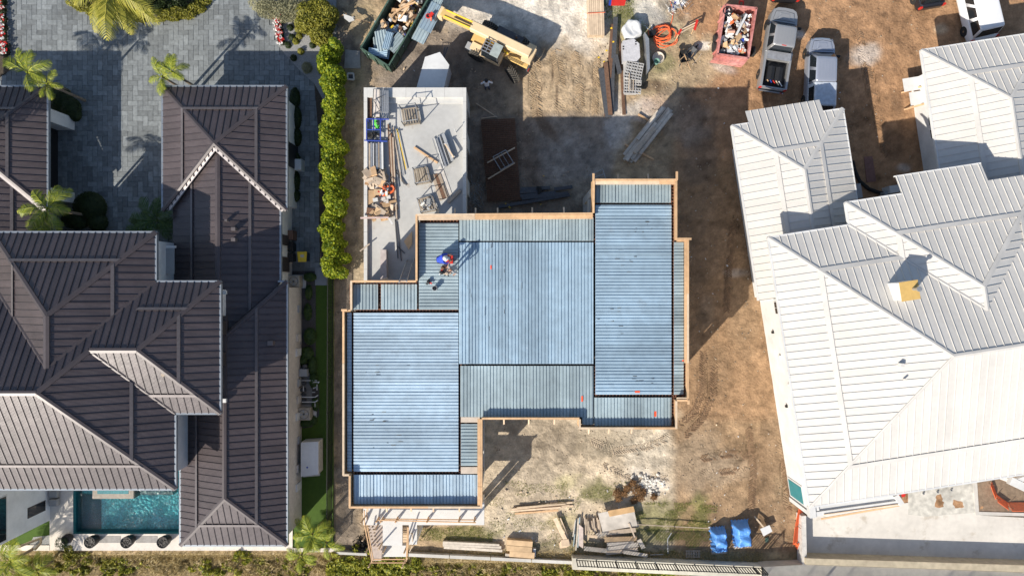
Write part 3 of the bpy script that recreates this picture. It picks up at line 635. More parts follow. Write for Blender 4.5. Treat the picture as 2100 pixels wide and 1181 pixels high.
roof_plane(dr, [(XL,yN),(x1W,yN),(x1R,y1b),(x1E,yN),(x2E,yN),(x2R,y2R),(x2W,y2R),(xR,yR),(XL,yR)], (0,yN), (0,-1), ze, pt, lap=None, **A)
roof_plane(dr, [(x1E+.8,yN),(x2E,yN),(x2R,y2R),(x2W,y2R)], (0,yN), (0,-1), ze, pt, lap=1.55, **{**A, 'w': 99, 'prof': lambda w: [(0,-.3),(w,-.3)]})
roof_plane(dr, [(xR,yR),(x2W,y2R),(xE,y2S),(xE,yS)], (xE,0), (-1,0), ze, pt, lap=2.0, **A)
roof_plane(dr, [(XL,yS),(xE,yS),(xR,yR),(XL,yR)], (0,yS), (0,1), ze, pt, lap=1.55, **A)
roof_plane(dr, [(x2E,yN),(x2E,y2S),(x2R,y2R)], (x2E,0), (-1,0), ze, pt, lap=1.95, **A)
roof_plane(dr, [(x2R,y2R),(x2W,y2R),(xE,y2S),(x2E,y2S)], (0,y2S), (0,1), ze, pt, lap=1.1, **A)
roof_plane(dr, [(x1W,y1N),(x1E,y1N),(x1R,y1a)], (0,y1N), (0,-1), ze, pt, lap=1.65, **A)
roof_plane(dr, [(x1E,y1N),(x1R,y1a),(x1R,y1b),(x1E,yN)], (x1E,0), (-1,0), ze, pt, lap=1.95, **A)
roof_plane(dr, [(x1W,y1N),(x1R,y1a),(x1R,y1b),(x1W,yN)], (x1W,0), (1,0), ze, pt, lap=1.95, **A)
for a, b, w in (((x1W,y1N,ze),(x1R,y1a,z1),.3),((x1E,y1N,ze),(x1R,y1a,z1),.3),((x1R,y1a,z1),(x1R,y1b,z1),.34),((x1R,y1b,z1),(x1E,yN,ze),.2),((x1R,y1b,z1),(x1W,yN,ze),.2),((XL,yR,zR),(xR,yR,zR),.3),
                ((xR,yR,zR),(x2W,y2R,z2),.3),((xR,yR,zR),(xE,yS,ze),.3),((x2W,y2R,z2),(x2R,y2R,z2),.3),((x2R,y2R,z2),(x2E,yN,ze),.3),((x2R,y2R,z2),(x2E,y2S,ze),.3),((x2W,y2R,z2),(xE,y2S,ze),.2)): cap(dr, a, b, w, m_dark_cap)
for a, b in (((x1W,y1N),(x1E,y1N)),((x1E,y1N),(x1E,yN)),((x1E,yN),(x2E,yN)),((x2E,yN),(x2E,y2S)),((x2E,y2S),(xE,y2S)),((xE,y2S),(xE,yS)),((XL,yS),(xE,yS))): eave(dr, (*a,ze), (*b,ze), m_gutter)
def wallbox(par, x0, y0, x1, y1, z0, z1, mat=m_stucco, name='wall'): return MB().prism([(x0,y0),(x1,y0),(x1,y1),(x0,y1)], z0, z1).build(name, mat, par)
w1 = wallbox(dh, x1W+.4, yN-.2, x1E-.62, y1N-.45, 0, ze-.26); w2 = wallbox(dh, xE-.9, y2S+.5, x2E-.62, yN-.5, 0, ze-.26); w3 = wallbox(dh, XL, -7.5, xE-.6, yN-.3, 0, ze-.27); w4 = wallbox(dh, -29.5, yS+.7, xE-.62, -7.4, 3.5, ze-.26)
w5 = wallbox(dh, XL, xy(0,1065)[1], xy(105,0)[0], -7.0, 0, ze-.3, m_bounce_stucco)
xw = xy(105,0)[0]+.005
fr = wallbox(dh, xw-.05, -15.42, xw+.01, -14.70, .6, 2.35, m_dwindow, 'window'); wallbox(fr, xw, -15.36, xw+.02, -14.76, .66, 2.29, m_window, 'pane')
fr = wallbox(dh, xw-.05, -16.2, xw+.01, -13.2, 4.2, 5.9, m_white, 'window'); wallbox(fr, xw, -16.1, xw+.02, -13.3, 4.3, 5.85, m_window, 'pane')
for v0, v1 in ((661,690),(727,755)):       # dark shutters on the upper storey wall
    xs = x2E-.6; z = 5.6; wallbox(dh, xs-.02, Y64(v1), xs+.22, Y64(v0), 4.3, 5.7, m_dwindow, 'shutter')
for v in (600, 830): wallbox(dh, x2E-.62, Y64(v)-.12, x2E-.3, Y64(v)+.12, 4.7, 4.9, m_white, 'scupper')
wallbox(dh, x1E-.62, Y64(560), x1E-.1, Y64(503), 3.9, 4.0, m_grey, 'ledge'); wallbox(dh, x1E-.3, Y64(505), x1E+.25, Y64(500), 4.4, 4.6, m_white, 'scupper')
wallbox(dh, x1W-2, yN-1, x1W+5.0, y1N-.05, 2.9, 3.3, m_dark_cap, 'unseen_shade_roof')  # unseen low roof added under the eave to cast shade on the drive
p = at(336, 768, 7.6); mb = MB().lathe((p.x, p.y, 7.35), [(.09,0),(.09,.28),(.12,.3),(.12,.36)], 10); mb.build('vent_pipe', m_lumber_o, dh)
# ---- single-storey wing of the dark house
zw, pw = 3.2, .39
def X32(u): return (u-1050)*(H-zw)/FPX
def Y32(v): return (590.5-v)*(H-zw)/FPX
wing = thing('dark_roofed_wing', (-18.5, -2, 0), 'long single storey garage wing with dark brown hip roof beside the green hedge', 'house')
wr = MB().box((-18.6, 0, 3.0), (5.6, 16, .1)).build('roof', m_dark_cap, wing)
gW, gE, gN = X32(333), X32(588), Y32(177); hg = (gE-gW)/2; gx_, gy_ = gW+hg, gN-hg; zg = zw+pw*hg; gS = gN-2*hg
B_ = dict(w=.43, prof=prof_dark, mat=m_dark_roof, lapmat=m_dark_lap)
roof_plane(wr, [(gW,gN),(gE,gN),(gx_,gy_)], (0,gN), (0,-1), zw, pw, lap=1.55, **B_)
roof_plane(wr, [(gE,gN),(gE,gS),(gx_,gy_)], (gE,0), (-1,0), zw, pw, lap=1.65, **B_)
roof_plane(wr, [(gW,gN),(gW,gS),(gx_,gy_)], (gW,0), (1,0), zw, pw, lap=1.55, **B_)
for a, b in (((gW,gN,zw),(gx_,gy_,zg)),((gE,gN,zw),(gx_,gy_,zg)),((gx_,gy_,zg),(gW,gS,zw)),((gx_,gy_,zg),(gE,gS,zw))): cap(wr, a, b, .26, m_dark_cap)
m_flash = M('pale_flashing', (.62,.56,.53), .5, .1, .1)
for a, b in (((gx_,gy_-.28,zg-.16),(gW+.28,gS,zw-.12)),((gx_,gy_-.28,zg-.16),(gE-.28,gS,zw-.12))):
    d = (Vector(b)-Vector(a)); L = d.length; d.normalize(); MB().beam(a, b, .22, .10).build('flashing', m_flash, wr)
    k = .25
    while k < L: c = Vector(a)+d*k; MB().box((c.x, c.y+.02, c.z+.07), (.05,.2,.08)).build('flashing_clip', m_dark_cap, wr); k += .43
zn = zw-.30
nW, nE = X32(350), X32(572); hn = (nE-nW)/2; nR = nW+hn; zr = zn+pw*hn; nt_ = gS+.2
roof_plane(wr, [(nE,nt_),(nR,nt_+hn),(nR,-3.3),(nE,.3)], (nE,0), (-1,0), zn, pw, lap=1.65, **B_)
roof_plane(wr, [(nW,nt_),(nR,nt_+hn),(nR,-3.3),(nW,-3.3)], (nW,0), (1,0), zn, pw, lap=1.45, **B_)
cap(wr, (nR,nt_+hn-.3,zr), (nR,-3.2,zr), .32, m_dark_cap)
sW, sE, sN, sS = X32(369.5), X32(589), Y32(577), Y32(1118); hs = (sE-sW)/2; sR = sW+hs; zs = zw+pw*1.05*hs
roof_plane(wr, [(sE,sN),(sR,sN-hs),(sR,sS+hs),(sE,sS)], (sE,0), (-1,0), zw, pw*1.05, lap=1.65, **B_)
roof_plane(wr, [(sW,sN-2.2),(sR,sN-2.2),(sR,sS+hs),(sW,sS)], (sW,0), (1,0), zw, pw*1.05, lap=1.25, **B_)
roof_plane(wr, [(sW,sS),(sR,sS+hs),(sE,sS)], (0,sS), (0,1), zw, pw*1.05, lap=1.45, **B_)
for a, b in (((sR,sN-2.2,zs),(sR,sS+hs,zs)),((sE,sN,zw),(sR,sN-hs,zs)),((sR,sS+hs,zs),(sW,sS,zw)),((sR,sS+hs,zs),(sE,sS,zw))): cap(wr, a, b, .28, m_dark_cap)
for a, b, z in (((gW,gN),(gE,gN),zw),((gE,gN),(gE,gS),zw),((gW,gN),(gW,gS),zw),((nE,nt_),(nE,.4),zn),((sE,sN),(sE,sS),zw),((sW,-3),(sW,sS),zw),((sW,sS),(sE,sS),zw),((sE-.6,sN),(sE,sN),zw)): eave(wr, (*a,z), (*b,z), m_gutter)
wallbox(wing, gW+.6, gS+.5, gE-.32, gN-.6, 0, zw-.2); wallbox(wing, nW+.5, -3, nE-.15, gS+.6, 0, zn-.2); wallbox(wing, sW+.4, sS+.6, sE-.02, sN-.4, 0, zw-.2, m_offwhite)
for v0, v1 in ((283,333),): y = Y32(v0); wallbox(wing, gE-.33, Y32(v1), gE-.22, Y32(v0), .1, 2.6, m_black, 'garage_opening')
for v0, v1 in ((478,500),(525,556)): wallbox(wing, nE-.16, Y32(v1), nE-.08, Y32(v0), .8, 2.3, m_dwindow, 'window')
y = -1.2
for k in range(9):
    wallbox(wing, sE-.03, y-.5, sE+.1, y, .5, 1.0+.2*(k % 3), (m_grey, m_offwhite, m_white)[k % 3], 'meter_box'); y -= random.Random(k).uniform(.8, 2.2)
for u, v, s in ((463,452,.10),(476,469,.17),(476,491,.17),(548,705,.22)):
    p = at(u, v, 4.4); z = zn+pw*(hn-abs(p.x-nR)) if v < 600 else zw+pw*(hs-abs(p.x-sR))
    MB().box((p.x, p.y, z+.15), (s*1.6, s*1.3, .4)).build('roof_vent', m_dark_lap, wing)
for u, v in ((480,462),(505,540),(486,588),(494,587),(474,654)): pass
# ---- the other garage block at the left
lg = thing('dark_roofed_garage', (-33, 8, 0), 'dark brown hip roofed garage standing across the paved drive from the wing', 'garage')
lr = MB().box((-36, 8, 2.9), (5, 8, .1)).build('roof', m_dark_cap, lg)
lE, lN = X32(98), gN; hl = hg; lR = lE-hl; lW = lE-2*hl; zl = zg
roof_plane(lr, [(lE,lN),(lE,lN-2*hl),(lR,lN-hl)], (lE,0), (-1,0), zw, pw, lap=1.95, **B_)
roof_plane(lr, [(lW,lN),(lE,lN),(lR,lN-hl)], (0,lN), (0,-1), zw, pw, lap=1.55, **B_)
roof_plane(lr, [(lW,lN),(lW,lN-2*hl),(lR,lN-hl)], (lW,0), (1,0), zw, pw, **B_)
for a, b in (((lE,lN,zw),(lR,lN-hl,zl)),((lW,lN,zw),(lR,lN-hl,zl)),((lR,lN-hl,zl),(lE,lN-2*hl,zw))): cap(lr, a, b, .28, m_dark_cap)
a, b = (lR,lN-hl-.3,zl-.16), (lE-.3,lN-2*hl,zw-.12); MB().beam(a, b, .22, .1).build('flashing', m_flash, lr)
roof_plane(lr, [(lE,lN-2*hl+.1),(lR,lN-hl),(lR,.5),(lE,.5)], (lE-.5,0), (-1,0), zw-.3, pw, lap=1.5, **B_); cap(lr, (lR,lN-hl-.3,zl-.3), (lR,.5,zl-.3), .3, m_dark_cap)
for a, b in (((lE,lN),(lE,lN-2*hl)),((lW,lN),(lE,lN))): eave(lr, (*a,zw), (*b,zw), m_gutter)
wallbox(lg, lW+.5, .6, lE-1.5, lN-2.0, 0, zw-.2); wallbox(lg, lE-1.6, Y32(245), lE-.25, Y32(218), 0, 2.9); wallbox(lg, lE-1.6, Y32(405), lE-.25, Y32(382), 0, 2.9); wallbox(lg, lE-1.49, Y32(384), lE-1.42, Y32(244), 0, 2.7, m_black, 'garage_opening')
# ---- white house, turned 8.8 degrees
AN = R(8.8); EX = Vector((math.cos(AN), math.sin(AN))); EY = Vector((-math.sin(AN), math.cos(AN)))
def pz(u, v, z): p = at(u, v, z); return Vector((p.x, p.y))
zm, pm_ = 6.0, .34
wh = thing('white_roofed_house', (26, -3, 0), 'large white house with white standing seam hip roofs and a plywood capped chimney', 'house')
NW, SW = pz(1575,487,zm), pz(1660,1040,zm); L = (NW-SW).length; hm = L/2; NWc = NW; SWc = NW-EY*L
ap = NW-EY*hm+EX*hm; zap = zm+pm_*hm; far_ = 24
whr = MB().prism([tuple(NW+EX*.5-EY*.5), tuple(SWc+EX*.5+EY*.5), tuple(SWc+EX*far_+EY*.5), tuple(NW+EX*far_-EY*.5)], zm-.3, zm-.15).build('roof', m_white_cap, wh)
Cw = dict(w=.465, prof=prof_white, mat=m_white_roof, lapmat=m_white_cap, lapw=.26, lapz=.066)
def T(*ps): return [tuple(p) for p in ps]
def neg(v): return (-v.x, -v.y)
roof_plane(whr, T(NW, SWc, ap), tuple(NW), tuple(EX), zm, pm_, lap=2.35, **Cw)
roof_plane(whr, T(SWc, SWc+EX*far_, ap+EX*(far_-hm), ap), tuple(SWc), tuple(EY), zm, pm_, lap=2.2, **Cw)
c0 = NW+EX*(pz(1741,461,zm)-NW).dot(EX); CN = (pz(1737,415,zm)-c0).dot(EY); Cc = c0+EY*CN; Wc = 6.18
cap_pt = Cc+(EX-EY)*Wc; val = c0+(EX-EY)*Wc; zc = zm+pm_*Wc
roof_plane(whr, T(NW, c0, val, c0+EX*2*Wc, c0+EX*(2*Wc+3), ap+EX*(far_-hm), ap), tuple(NW), neg(EY), zm, pm_, lap=2.3, **Cw)
roof_plane(whr, T(Cc, c0, val, cap_pt), tuple(Cc), tuple(EX), zm, pm_, lap=2.3, **Cw)
b0, b1, b2, b3 = [Cc+EX*(pz(u,v,zm)-Cc).dot(EX) for u, v in ((1848,394),(1841,360),(2016,330),(2026,369))]
bump = (pz(1841,360,zm)-Cc).dot(EY)
roof_plane(whr, T(Cc, cap_pt, Cc+EX*2*Wc, b3, b3+EY*bump, b0+EY*bump, b0), tuple(Cc), neg(EY), zm, pm_, lap=2.2, **Cw)
roof_plane(whr, T(Cc+EX*2*Wc, cap_pt, val, c0+EX*2*Wc), tuple(Cc+EX*2*Wc), neg(EX), zm, pm_, lap=2.3, **Cw)
def V3(p, z): return (p.x, p.y, z)
for a, b, w in ((V3(NW,zm),V3(ap,zap),.24),(V3(SWc,zm),V3(ap,zap),.16),(V3(ap,zap),V3(ap+EX*(far_-hm),zap),.26),(V3(Cc,zm),V3(cap_pt,zc),.24),(V3(cap_pt,zc),V3(val,zc),.26),(V3(Cc+EX*2*Wc,zm),V3(cap_pt,zc),.3),(V3(c0,zm),V3(val,zc),.14)): cap(whr, a, b, w, m_white_cap, .06)
for a, b in ((NW,SWc),(SWc,SWc+EX*far_),(NW,c0),(Cc,c0),(Cc,b0)): eave(whr, V3(a,zm), V3(b,zm), m_white, .2, .1)
zb = zm-pm_*bump
for a, b in ((b0+EY*bump,b3+EY*bump),): eave(whr, V3(a,zb), V3(b,zb), m_white, .2, .08)
def wallq(par, a, b, c, d, z0, z1, mat=m_stucco, name='wall'): return MB().prism(T(a,b,c,d), z0, z1).build(name, mat, par)
O = 1.05
wallq(wh, NW+EX*O-EY*O, SWc+EX*O+EY*O, SWc+EX*far_+EY*O, NW+EX*far_-EY*O, 3.4, zm-.3)
gEnd = (NW+EX*O-pz(1620,1016,0)).dot(EY)          # the ground floor runs on past the eave to the sea side
wallq(wh, NW+EX*(O-.01)-EY*O, NW+EX*(O-.01)-EY*gEnd, NW+EX*(O+.5)-EY*gEnd, NW+EX*(O+.5)-EY*O, 0, 3.5)
wallq(wh, NW+EX*(O+.5)-EY*O, SWc+EX*(O+.5)+EY*O, SWc+EX*far_+EY*O, NW+EX*far_-EY*O, 0, 3.4)
wallq(wh, Cc+EX*O-EY*O, c0+EX*O-EY*4, c0+EX*2*Wc-EY*4, Cc+EX*2*Wc-EY*O, 0, zm-.3)
def onwall(par, base, d, n, a0, a1, z0, z1, t0, t1, mat, name):
    p = [base+d*a0+n*t0, base+d*a1+n*t0, base+d*a1+n*t1, base+d*a0+n*t1]; return wallq(par, *p, z0, z1, mat, name)
w0 = NW+EX*(O-.01); a0_, a1_ = gEnd-1.30, gEnd-.15
fr = onwall(wh, w0, -EY, -EX, a0_-.12, a1_+.12, .15, 2.55, -.05, .04, m_white, 'window'); onwall(fr, w0, -EY, -EX, a0_, a1_, .3, 2.4, -.04, .06, m_teal, 'pane')
wb = NW+EX*O-EY*O; dS = -EY
for a0 in (2.15,):
    for k in range(2):
        q = a0+k*.98; fr = onwall(wh, wb, dS, -EX, q, q+.9, 2.6, 4.2, -.05, .04, m_white, 'window')
        for i in range(2):
            for j in range(3): onwall(fr, wb, dS, -EX, q+.07+i*.40, q+.43+i*.40, 2.68+j*.5, 3.12+j*.5, -.04, .055, m_window, 'pane')
for q, z in ((6.8,2.2),(8.6,3.0),(10.2,2.0),(5.2,1.6)): onwall(wh, wb, dS, -EX, q, q+.16, z, z+.2, -.02, .14, m_black if z < 2.1 else m_white, 'wall_lamp')
# porch beam at the sea side with its forms
def pbeam(u0,v0,u1,v1,z,w,h,mat,name): MB().beam(at(u0,v0,z)-Vector((0,0,h/2)), at(u1,v1,z)-Vector((0,0,h/2)), w, h).build(name, mat, wh)
pbeam(1668,1055,1850,1030,3.55,.30,.4,m_white,'porch_beam'); pbeam(1676,1044,1840,1021,3.42,.5,.3,m_white,'porch_beam'); pbeam(1666,1040,1668,1062,3.6,.4,.45,m_white,'porch_beam'); pbeam(1838,1016,1850,1034,3.6,.34,.45,m_white,'porch_beam')
pbeam(1690,1055,1842,1034,3.62,.05,.06,m_lumber_p,'form_board'); pbeam(1684,1064,1845,1036,3.2,.10,.06,m_lumber,'form_board'); pbeam(1846,1006,1850,1030,3.4,.07,.1,m_lumber_p,'form_board')
for u, v in ((1668,1056),(1848,1030)): p = at(u,v,3.5); MB().box((p.x,p.y,1.6),(.3,.3,3.2),AN).build('post', m_white, wh)
# chimney with plywood cover
ch = at(1860, 596, 8.3); zc0 = 7.0
mb = MB().prism([(ch.x+(EX.x*a+EY.x*b), ch.y+(EX.y*a+EY.y*b)) for a, b in ((-.5,-.52),(.5,-.52),(.5,.52),(-.5,.52))], 6.4, 8.55); cho = mb.build('chimney', m_stucco, wh)
MB().prism([(ch.x+(EX.x*a+EY.x*b), ch.y+(EX.y*a+EY.y*b)) for a, b in ((-.54,-.56),(.54,-.56),(.54,.56),(-.54,.56))], 8.55, 8.6).build('plywood_cover', M('yellow_ply', (.55,.36,.12), .8, 0, .1, 4), cho)
MB().lathe((ch.x+.2, ch.y+.1, 8.6), [(.09,0),(.09,.5),(.15,.5),(.15,.6)], 12).build('flue', m_steel, cho)
for u, v in ((1838,746),(1845,775)): p = at(u, v, 7.6); d = (Vector((p.x,p.y))-NW).dot(EX); MB().box((p.x, p.y, zm+pm_*d+.14), (.2,.2,.36) if v < 760 else (.08,.08,.36)).build('roof_vent', m_white_cap, wh)
# garage wing A of the white house
za = 3.6; aNW = pz(1500,258,za); aL = (pz(1729,222,za)-aNW).dot(EX); aNE = aNW+EX*aL; ha = aL/2; aap = aNW+EX*ha-EY*ha; zaa = za+pm_*ha; la = 11.5
roof_plane(whr, T(aNW, aap, aap-EY*(la-ha), aNW-EY*la), tuple(aNW), tuple(EX), za, pm_, lap=2.1, **Cw)
roof_plane(whr, T(aNE, aap, aap-EY*(la-ha), aNE-EY*la), tuple(aNE), neg(EX), za, pm_, lap=2.0, **Cw)
q0, q3 = [aNW+EX*(pz(u,v,za)-aNW).dot(EX) for u, v in ((1535,251),(1688,226))]; bz = (pz(1531,226,za)-aNW).dot(EY)
roof_plane(whr, T(aNW, q0, q0+EY*bz, q3+EY*bz, q3, aNE, aap), tuple(aNW), neg(EY), za, pm_, lap=2.0, **Cw)
for a, b, w in ((V3(aNW,za),V3(aap,zaa),.24),(V3(aNE,za),V3(aap,zaa),.28),(V3(aap,zaa),V3(aap-EY*(la-ha),zaa),.26)): cap(whr, a, b, w, m_white_cap, .06)
for a, b in ((aNW,aNW-EY*la),(aNE,aNE-EY*la),(aNW,q0),(q3,aNE)): eave(whr, V3(a,za), V3(b,za), m_white, .2, .08)
wallq(wh, aNW+EX*1.05-EY*1.0, aNW+EX*1.05-EY*la, aNE-EX*1.0-EY*la, aNE-EX*1.0-EY*1.0, 0, za-.15)
# ---- wing D, a white house part further up the drive
zd = 3.3; D = thing('white_roofed_wing', (32, 12, 0), 'white hip roofed wing nearest the white van, its wall propped with two timber braces', 'house')
dNW = pz(1889,103,zd); hd = 4.23; ld = 10.5; dap = dNW+(EX-EY)*hd; zdd = zd+pm_*hd; dNE = dNW+EX*2*hd
drf = MB().prism(T(dNW+EX-EY, dNW+EX-EY*ld, dNE-EX-EY*ld, dNE-EX-EY), zd-.3, zd-.15).build('roof', m_white_cap, D)
roof_plane(drf, T(dNW, dap, dap-EY*(ld-hd), dNW-EY*ld), tuple(dNW), tuple(EX), zd, pm_, lap=2.2, **Cw)
roof_plane(drf, T(dNW, dNE, dap), tuple(dNW), neg(EY), zd, pm_, lap=2.0, **Cw)
roof_plane(drf, T(dNE, dap, dap-EY*(ld-hd), dNE-EY*ld), tuple(dNE), neg(EX), zd, pm_, **Cw)
for a, b, w in ((V3(dNW,zd),V3(dap,zdd),.24),(V3(dNE,zd),V3(dap,zdd),.24),(V3(dap,zdd),V3(dap-EY*(ld-hd),zdd),.26)): cap(drf, a, b, w, m_white_cap, .06)
for a, b in ((dNW,dNW-EY*ld),(dNW,dNE)): eave(drf, V3(a,zd), V3(b,zd), m_white, .2, .08)
wallq(D, dNW+EX*1.0-EY*1.2, dNW+EX*1.0-EY*ld, dNE-EX-EY*ld, dNE-EX-EY*1.2, 0, zd-.2)
wd = dNW+EX*1.0-EY*1.2
for q in (2.9, 3.75): fr = onwall(D, wd, -EY, -EX, q, q+.7, 1.4, 2.6, -.05, .04, m_white, 'window'); onwall(fr, wd, -EY, -EX, q+.08, q+.62, 1.48, 2.52, -.04, .055, m_window, 'pane')
for a, bb, c in ((.0,.9,1.7),(1.0,1.9,1.7)): onwall(D, wd, -EY, -EX, a+.0, bb, 1.0, 1.06, 0, 1.1 if a < .5 else .8, m_white, 'canopy')
for q in (.75, 1.95):
    p0 = wd-EY*q; p1 = p0-EX*.75; MB().beam((p0.x,p0.y,1.2), (p1.x,p1.y,.1), .1, .1).build('brace', m_lumber, D)
# ------------------------------------------------------------------ concrete shell of the garage with its slab
cg = thing('concrete_garage', (-6.5, 9, 0), 'one storey concrete garage shell with flat slab stacked with scaffold and timber', 'garage')
zk = 3.95
k0, k1 = xy(746,0,zk)[0], xy(956,0,zk)[0]; kn = xy(0,180,zk)[1]; ks = xy(0,590,zk)[1]
wallbox(cg, k0+.02, ks, k1-.02, kn-.02, zk-.55, zk-.28, m_slab, 'slab')
yy = ks
while yy < kn-.1:
    for a, c in ((k0,k0+.22),(k1-.22,k1)): wallbox(cg, a, yy, c, min(kn,yy+1.19), zk-.6, zk+random.uniform(-.008,.004), m_conc_w, 'parapet_block')
    yy += 1.2
xx = k0+.224
while xx < k1-.3: wallbox(cg, xx, kn-.62, min(k1-.224,xx+1.24), kn, zk-.6, zk+random.uniform(-.008,.004), m_conc_w, 'parapet_block'); xx += 1.25
wallbox(cg, k0+.22, kn-.95, k1-.22, kn-.62, zk-.28, zk-.2, m_conc_w, 'ledge')
for a, b, c, d in ((k0,ks,k0+.2,kn),(k0,kn-.2,k1,kn)): wallbox(cg, a+.01, b, c, d-.01, 0, zk-.6, m_concrete, 'wall')
for yy in (kn-.02, kn-2.6, kn-5.6, kn-9): wallbox(cg, k1-.22, yy-1.0, k1-.015, yy, 0, zk-.6, m_concrete, 'column')
wallbox(cg, k1-.22, ks, k1-.012, kn-.02, zk-1.3, zk-.6, m_concrete, 'beam')
# ------------------------------------------------------------------ generic builders for loose things
def single(mb, name, mat, label, cat, group=None, smooth=False):
    return tag(mb.build(name, mat, None, smooth), label, cat, group)
def plank(u0, v0, u1, v1, w, h, z, mat, label='', name='plank', cat='plank', group=None, z2=None):
    """a board between two pixels; z is the height of its underside"""
    a, b = at(u0, v0, z+h), at(u1, v1, (z if z2 is None else z2)+h); a.z -= h/2; b.z -= h/2
    return single(MB().beam(a, b, w, h), name, mat, label, cat, group)
def board(px, z, t, mat, label, name='plywood_sheet', cat='plywood', group=None):
    pts = [xy(u, v, z+t) for u, v in px]
    ar = sum(pts[i][0]*pts[(i+1) % len(pts)][1]-pts[(i+1) % len(pts)][0]*pts[i][1] for i in range(len(pts)))
    return single(MB().prism(pts if ar > 0 else pts[::-1], z, z+t), name, mat, label, cat, group)
rr = random.Random(11)
ZS = zk-.28                                 # top of the garage slab
# ------------------------------------------------------------------ things on the garage slab
G1 = 'scaffold planks on the garage slab'
for k in range(5): plank(781+k*3.6, 186, 781+k*3.6, 243, .085, .06, ZS+.45, m_steel, 'aluminium scaffold plank at the top of the slab beside the parapet', 'scaffold_plank', 'scaffold plank', G1)
board([(767,184),(779,184),(779,240),(765,240)], ZS+.42, .03, M('pale_deck', (.58,.52,.47), .8), 'pinkish scaffold deck board lying beside the aluminium planks', 'scaffold_board', 'board')
sf = thing('scaffold', at(775,215,ZS), 'dark steel scaffold frame lying across the pale deck board', 'scaffold')
for a, b in (((766,183),(764,240)),((779,181),(779,245)),((766,206),(787,196)),((767,207),(777,225)),((764,236),(778,228)),((766,183),(796,183))): MB().tube(at(*a,ZS+.62), at(*b,ZS+.62), .022, 6).build('tube', m_dsteel, sf)
for k in range(4): plank(753.5+k*2.6, 198+k, 754+k*2.4, 244, .07, .07, ZS+.05+.03*(k % 2), m_rust, 'rusty steel angle lying along the parapet', 'steel_angle', 'steel', 'rusty angles along the parapet')
bf = thing('blue_scaffold', at(766,267,ZS), 'blue painted scaffold frame tower on the slab edge', 'scaffold')
for z in (.9, .25):
    for a, b in (((752,244),(752,288)),((780.5,243),(780.5,288)),((752,244),(798,245)),((747,288),(794,290)),((752,266),(780,266)),((766,244),(766,266))): MB().tube(at(*a,ZS+z), at(*b,ZS+z), .04, 6).build('tube', m_blue if a[0] < 790 else m_steel, bf)
for u, v in ((752,244),(780,243),(752,288),(780,288)): p = at(u,v,ZS+.9); MB().tube((p.x,p.y,ZS), p, .04, 6).build('post', m_blue, bf)
CW = {'white_paint':'white','pale_concrete':'pale','blue_paint':'blue','black_plastic':'black','galvanised_steel':'silver','dark_steel':'dark grey','weathered_lumber':'weathered','fresh_lumber':'fresh','pale_lumber':'pale','rusty_steel':'rusty','cardboard':'brown','plywood':'tan','red_paint':'red','orange_plastic':'orange','yellow_paint':'yellow','white_plastic_bag':'crumpled','tyre_rubber':'black','pink_foam':'pink'}
def cw_(m, mats): return (CW.get(m.name, '')+' ') if len({x.name for x in mats}) > 1 else ''
def heap(cu, cv, ru, rv, n, z, size, mats, name, label, cat, grp, seed=1, flat=.25):
    q = random.Random(seed); out = []
    for k in range(n):
        u, v = cu+q.uniform(-ru, ru), cv+q.uniform(-rv, rv); s = q.uniform(size[0], size[1]); p = at(u, v, z)
        Mx = (Matrix.Rotation(q.uniform(0,6.28),3,'Z') @ Matrix.Rotation(q.uniform(-.4,.4),3,'X') @ Matrix.Rotation(q.uniform(-.4,.4),3,'Y'))
        m_ = q.choice(mats); single(MB().box((p.x,p.y,z+q.uniform(.06,.06+flat)), (s, s*q.uniform(.25,.8), s*q.uniform(.06,.3)), M=Mx), name, m_, (cw_(m_, mats)+label).strip(), cat, grp)
heap(773,256,5,7,7,ZS,(.15,.35),[M('green_tarp',(.06,.42,.04),.6)],'green_rag','crumpled bright green plastic inside the blue scaffold frame','plastic','green plastic scraps',2)
heap(766,278,10,6,5,ZS,(.3,.6),[m_rubber,m_dsteel],'dark_coil','dark coiled hose heap inside the blue scaffold frame','hose','dark hose pieces',3)
for k in range(9): plank(754+k*3.7, 292+(k % 2)*2, 754+k*3.8, 347, .075+.02*(k % 3), .09, ZS+.25+.02*(k % 3), (m_steel, m_lumber_o, m_steel, m_white, m_dsteel)[k % 5], 'long steel tube in the row below the blue frame', 'steel_tube', 'tube', 'row of tubes on the slab')
for k in range(4): plank(796+k*3.2, 255+k*9, 803+k*3.4, 385+k*22, .09, .12, ZS+.02*k, m_lumber_o if k % 2 else m_rust, 'long dark timber laid down the middle of the garage slab', 'timber', 'timber', 'long dark timbers on the slab')
heap(772,365,20,16,34,ZS,(.25,.75),[m_lumber_o,m_lumber,m_lumber_o,m_rust],'timber_offcut','short timber offcut in the heap on the slab','offcut','timber offcuts on the slab',5,.4)
board([(752,383),(780,383),(780,387),(752,387)], ZS, .12, m_white, 'white plank between the offcut heap and the cardboard', 'white_plank', 'plank')
board([(752,390),(770,390),(770,412),(756,420),(752,418)], ZS, .2, m_cardboard, 'flat plywood lid beside the parapet under the offcut heap', 'plywood_sheet', 'plywood')
board([(767,388),(781,388),(781,400),(767,400)], ZS+.2, .12, m_ply, 'small brown plywood square on the flat lid', 'plywood_square', 'plywood')
for i, (u, v) in enumerate(((764,407),(782,405),(790,402),(786,411))): board([(u,v),(u+10,v-2),(u+11,v+5),(u+1,v+7)], ZS+.05, .3, (m_conc_w, m_offwhite)[i % 2], 'pale block among the junk on the slab', 'pale_block', 'block', 'pale blocks among the junk')
heap(790,393,9,8,14,ZS,(.12,.4),[m_red,m_orange,m_black,m_white,m_yellow],'tool_scrap','coloured tool or hose scrap in the junk on the slab','tool','tool scraps on the slab',6,.4)
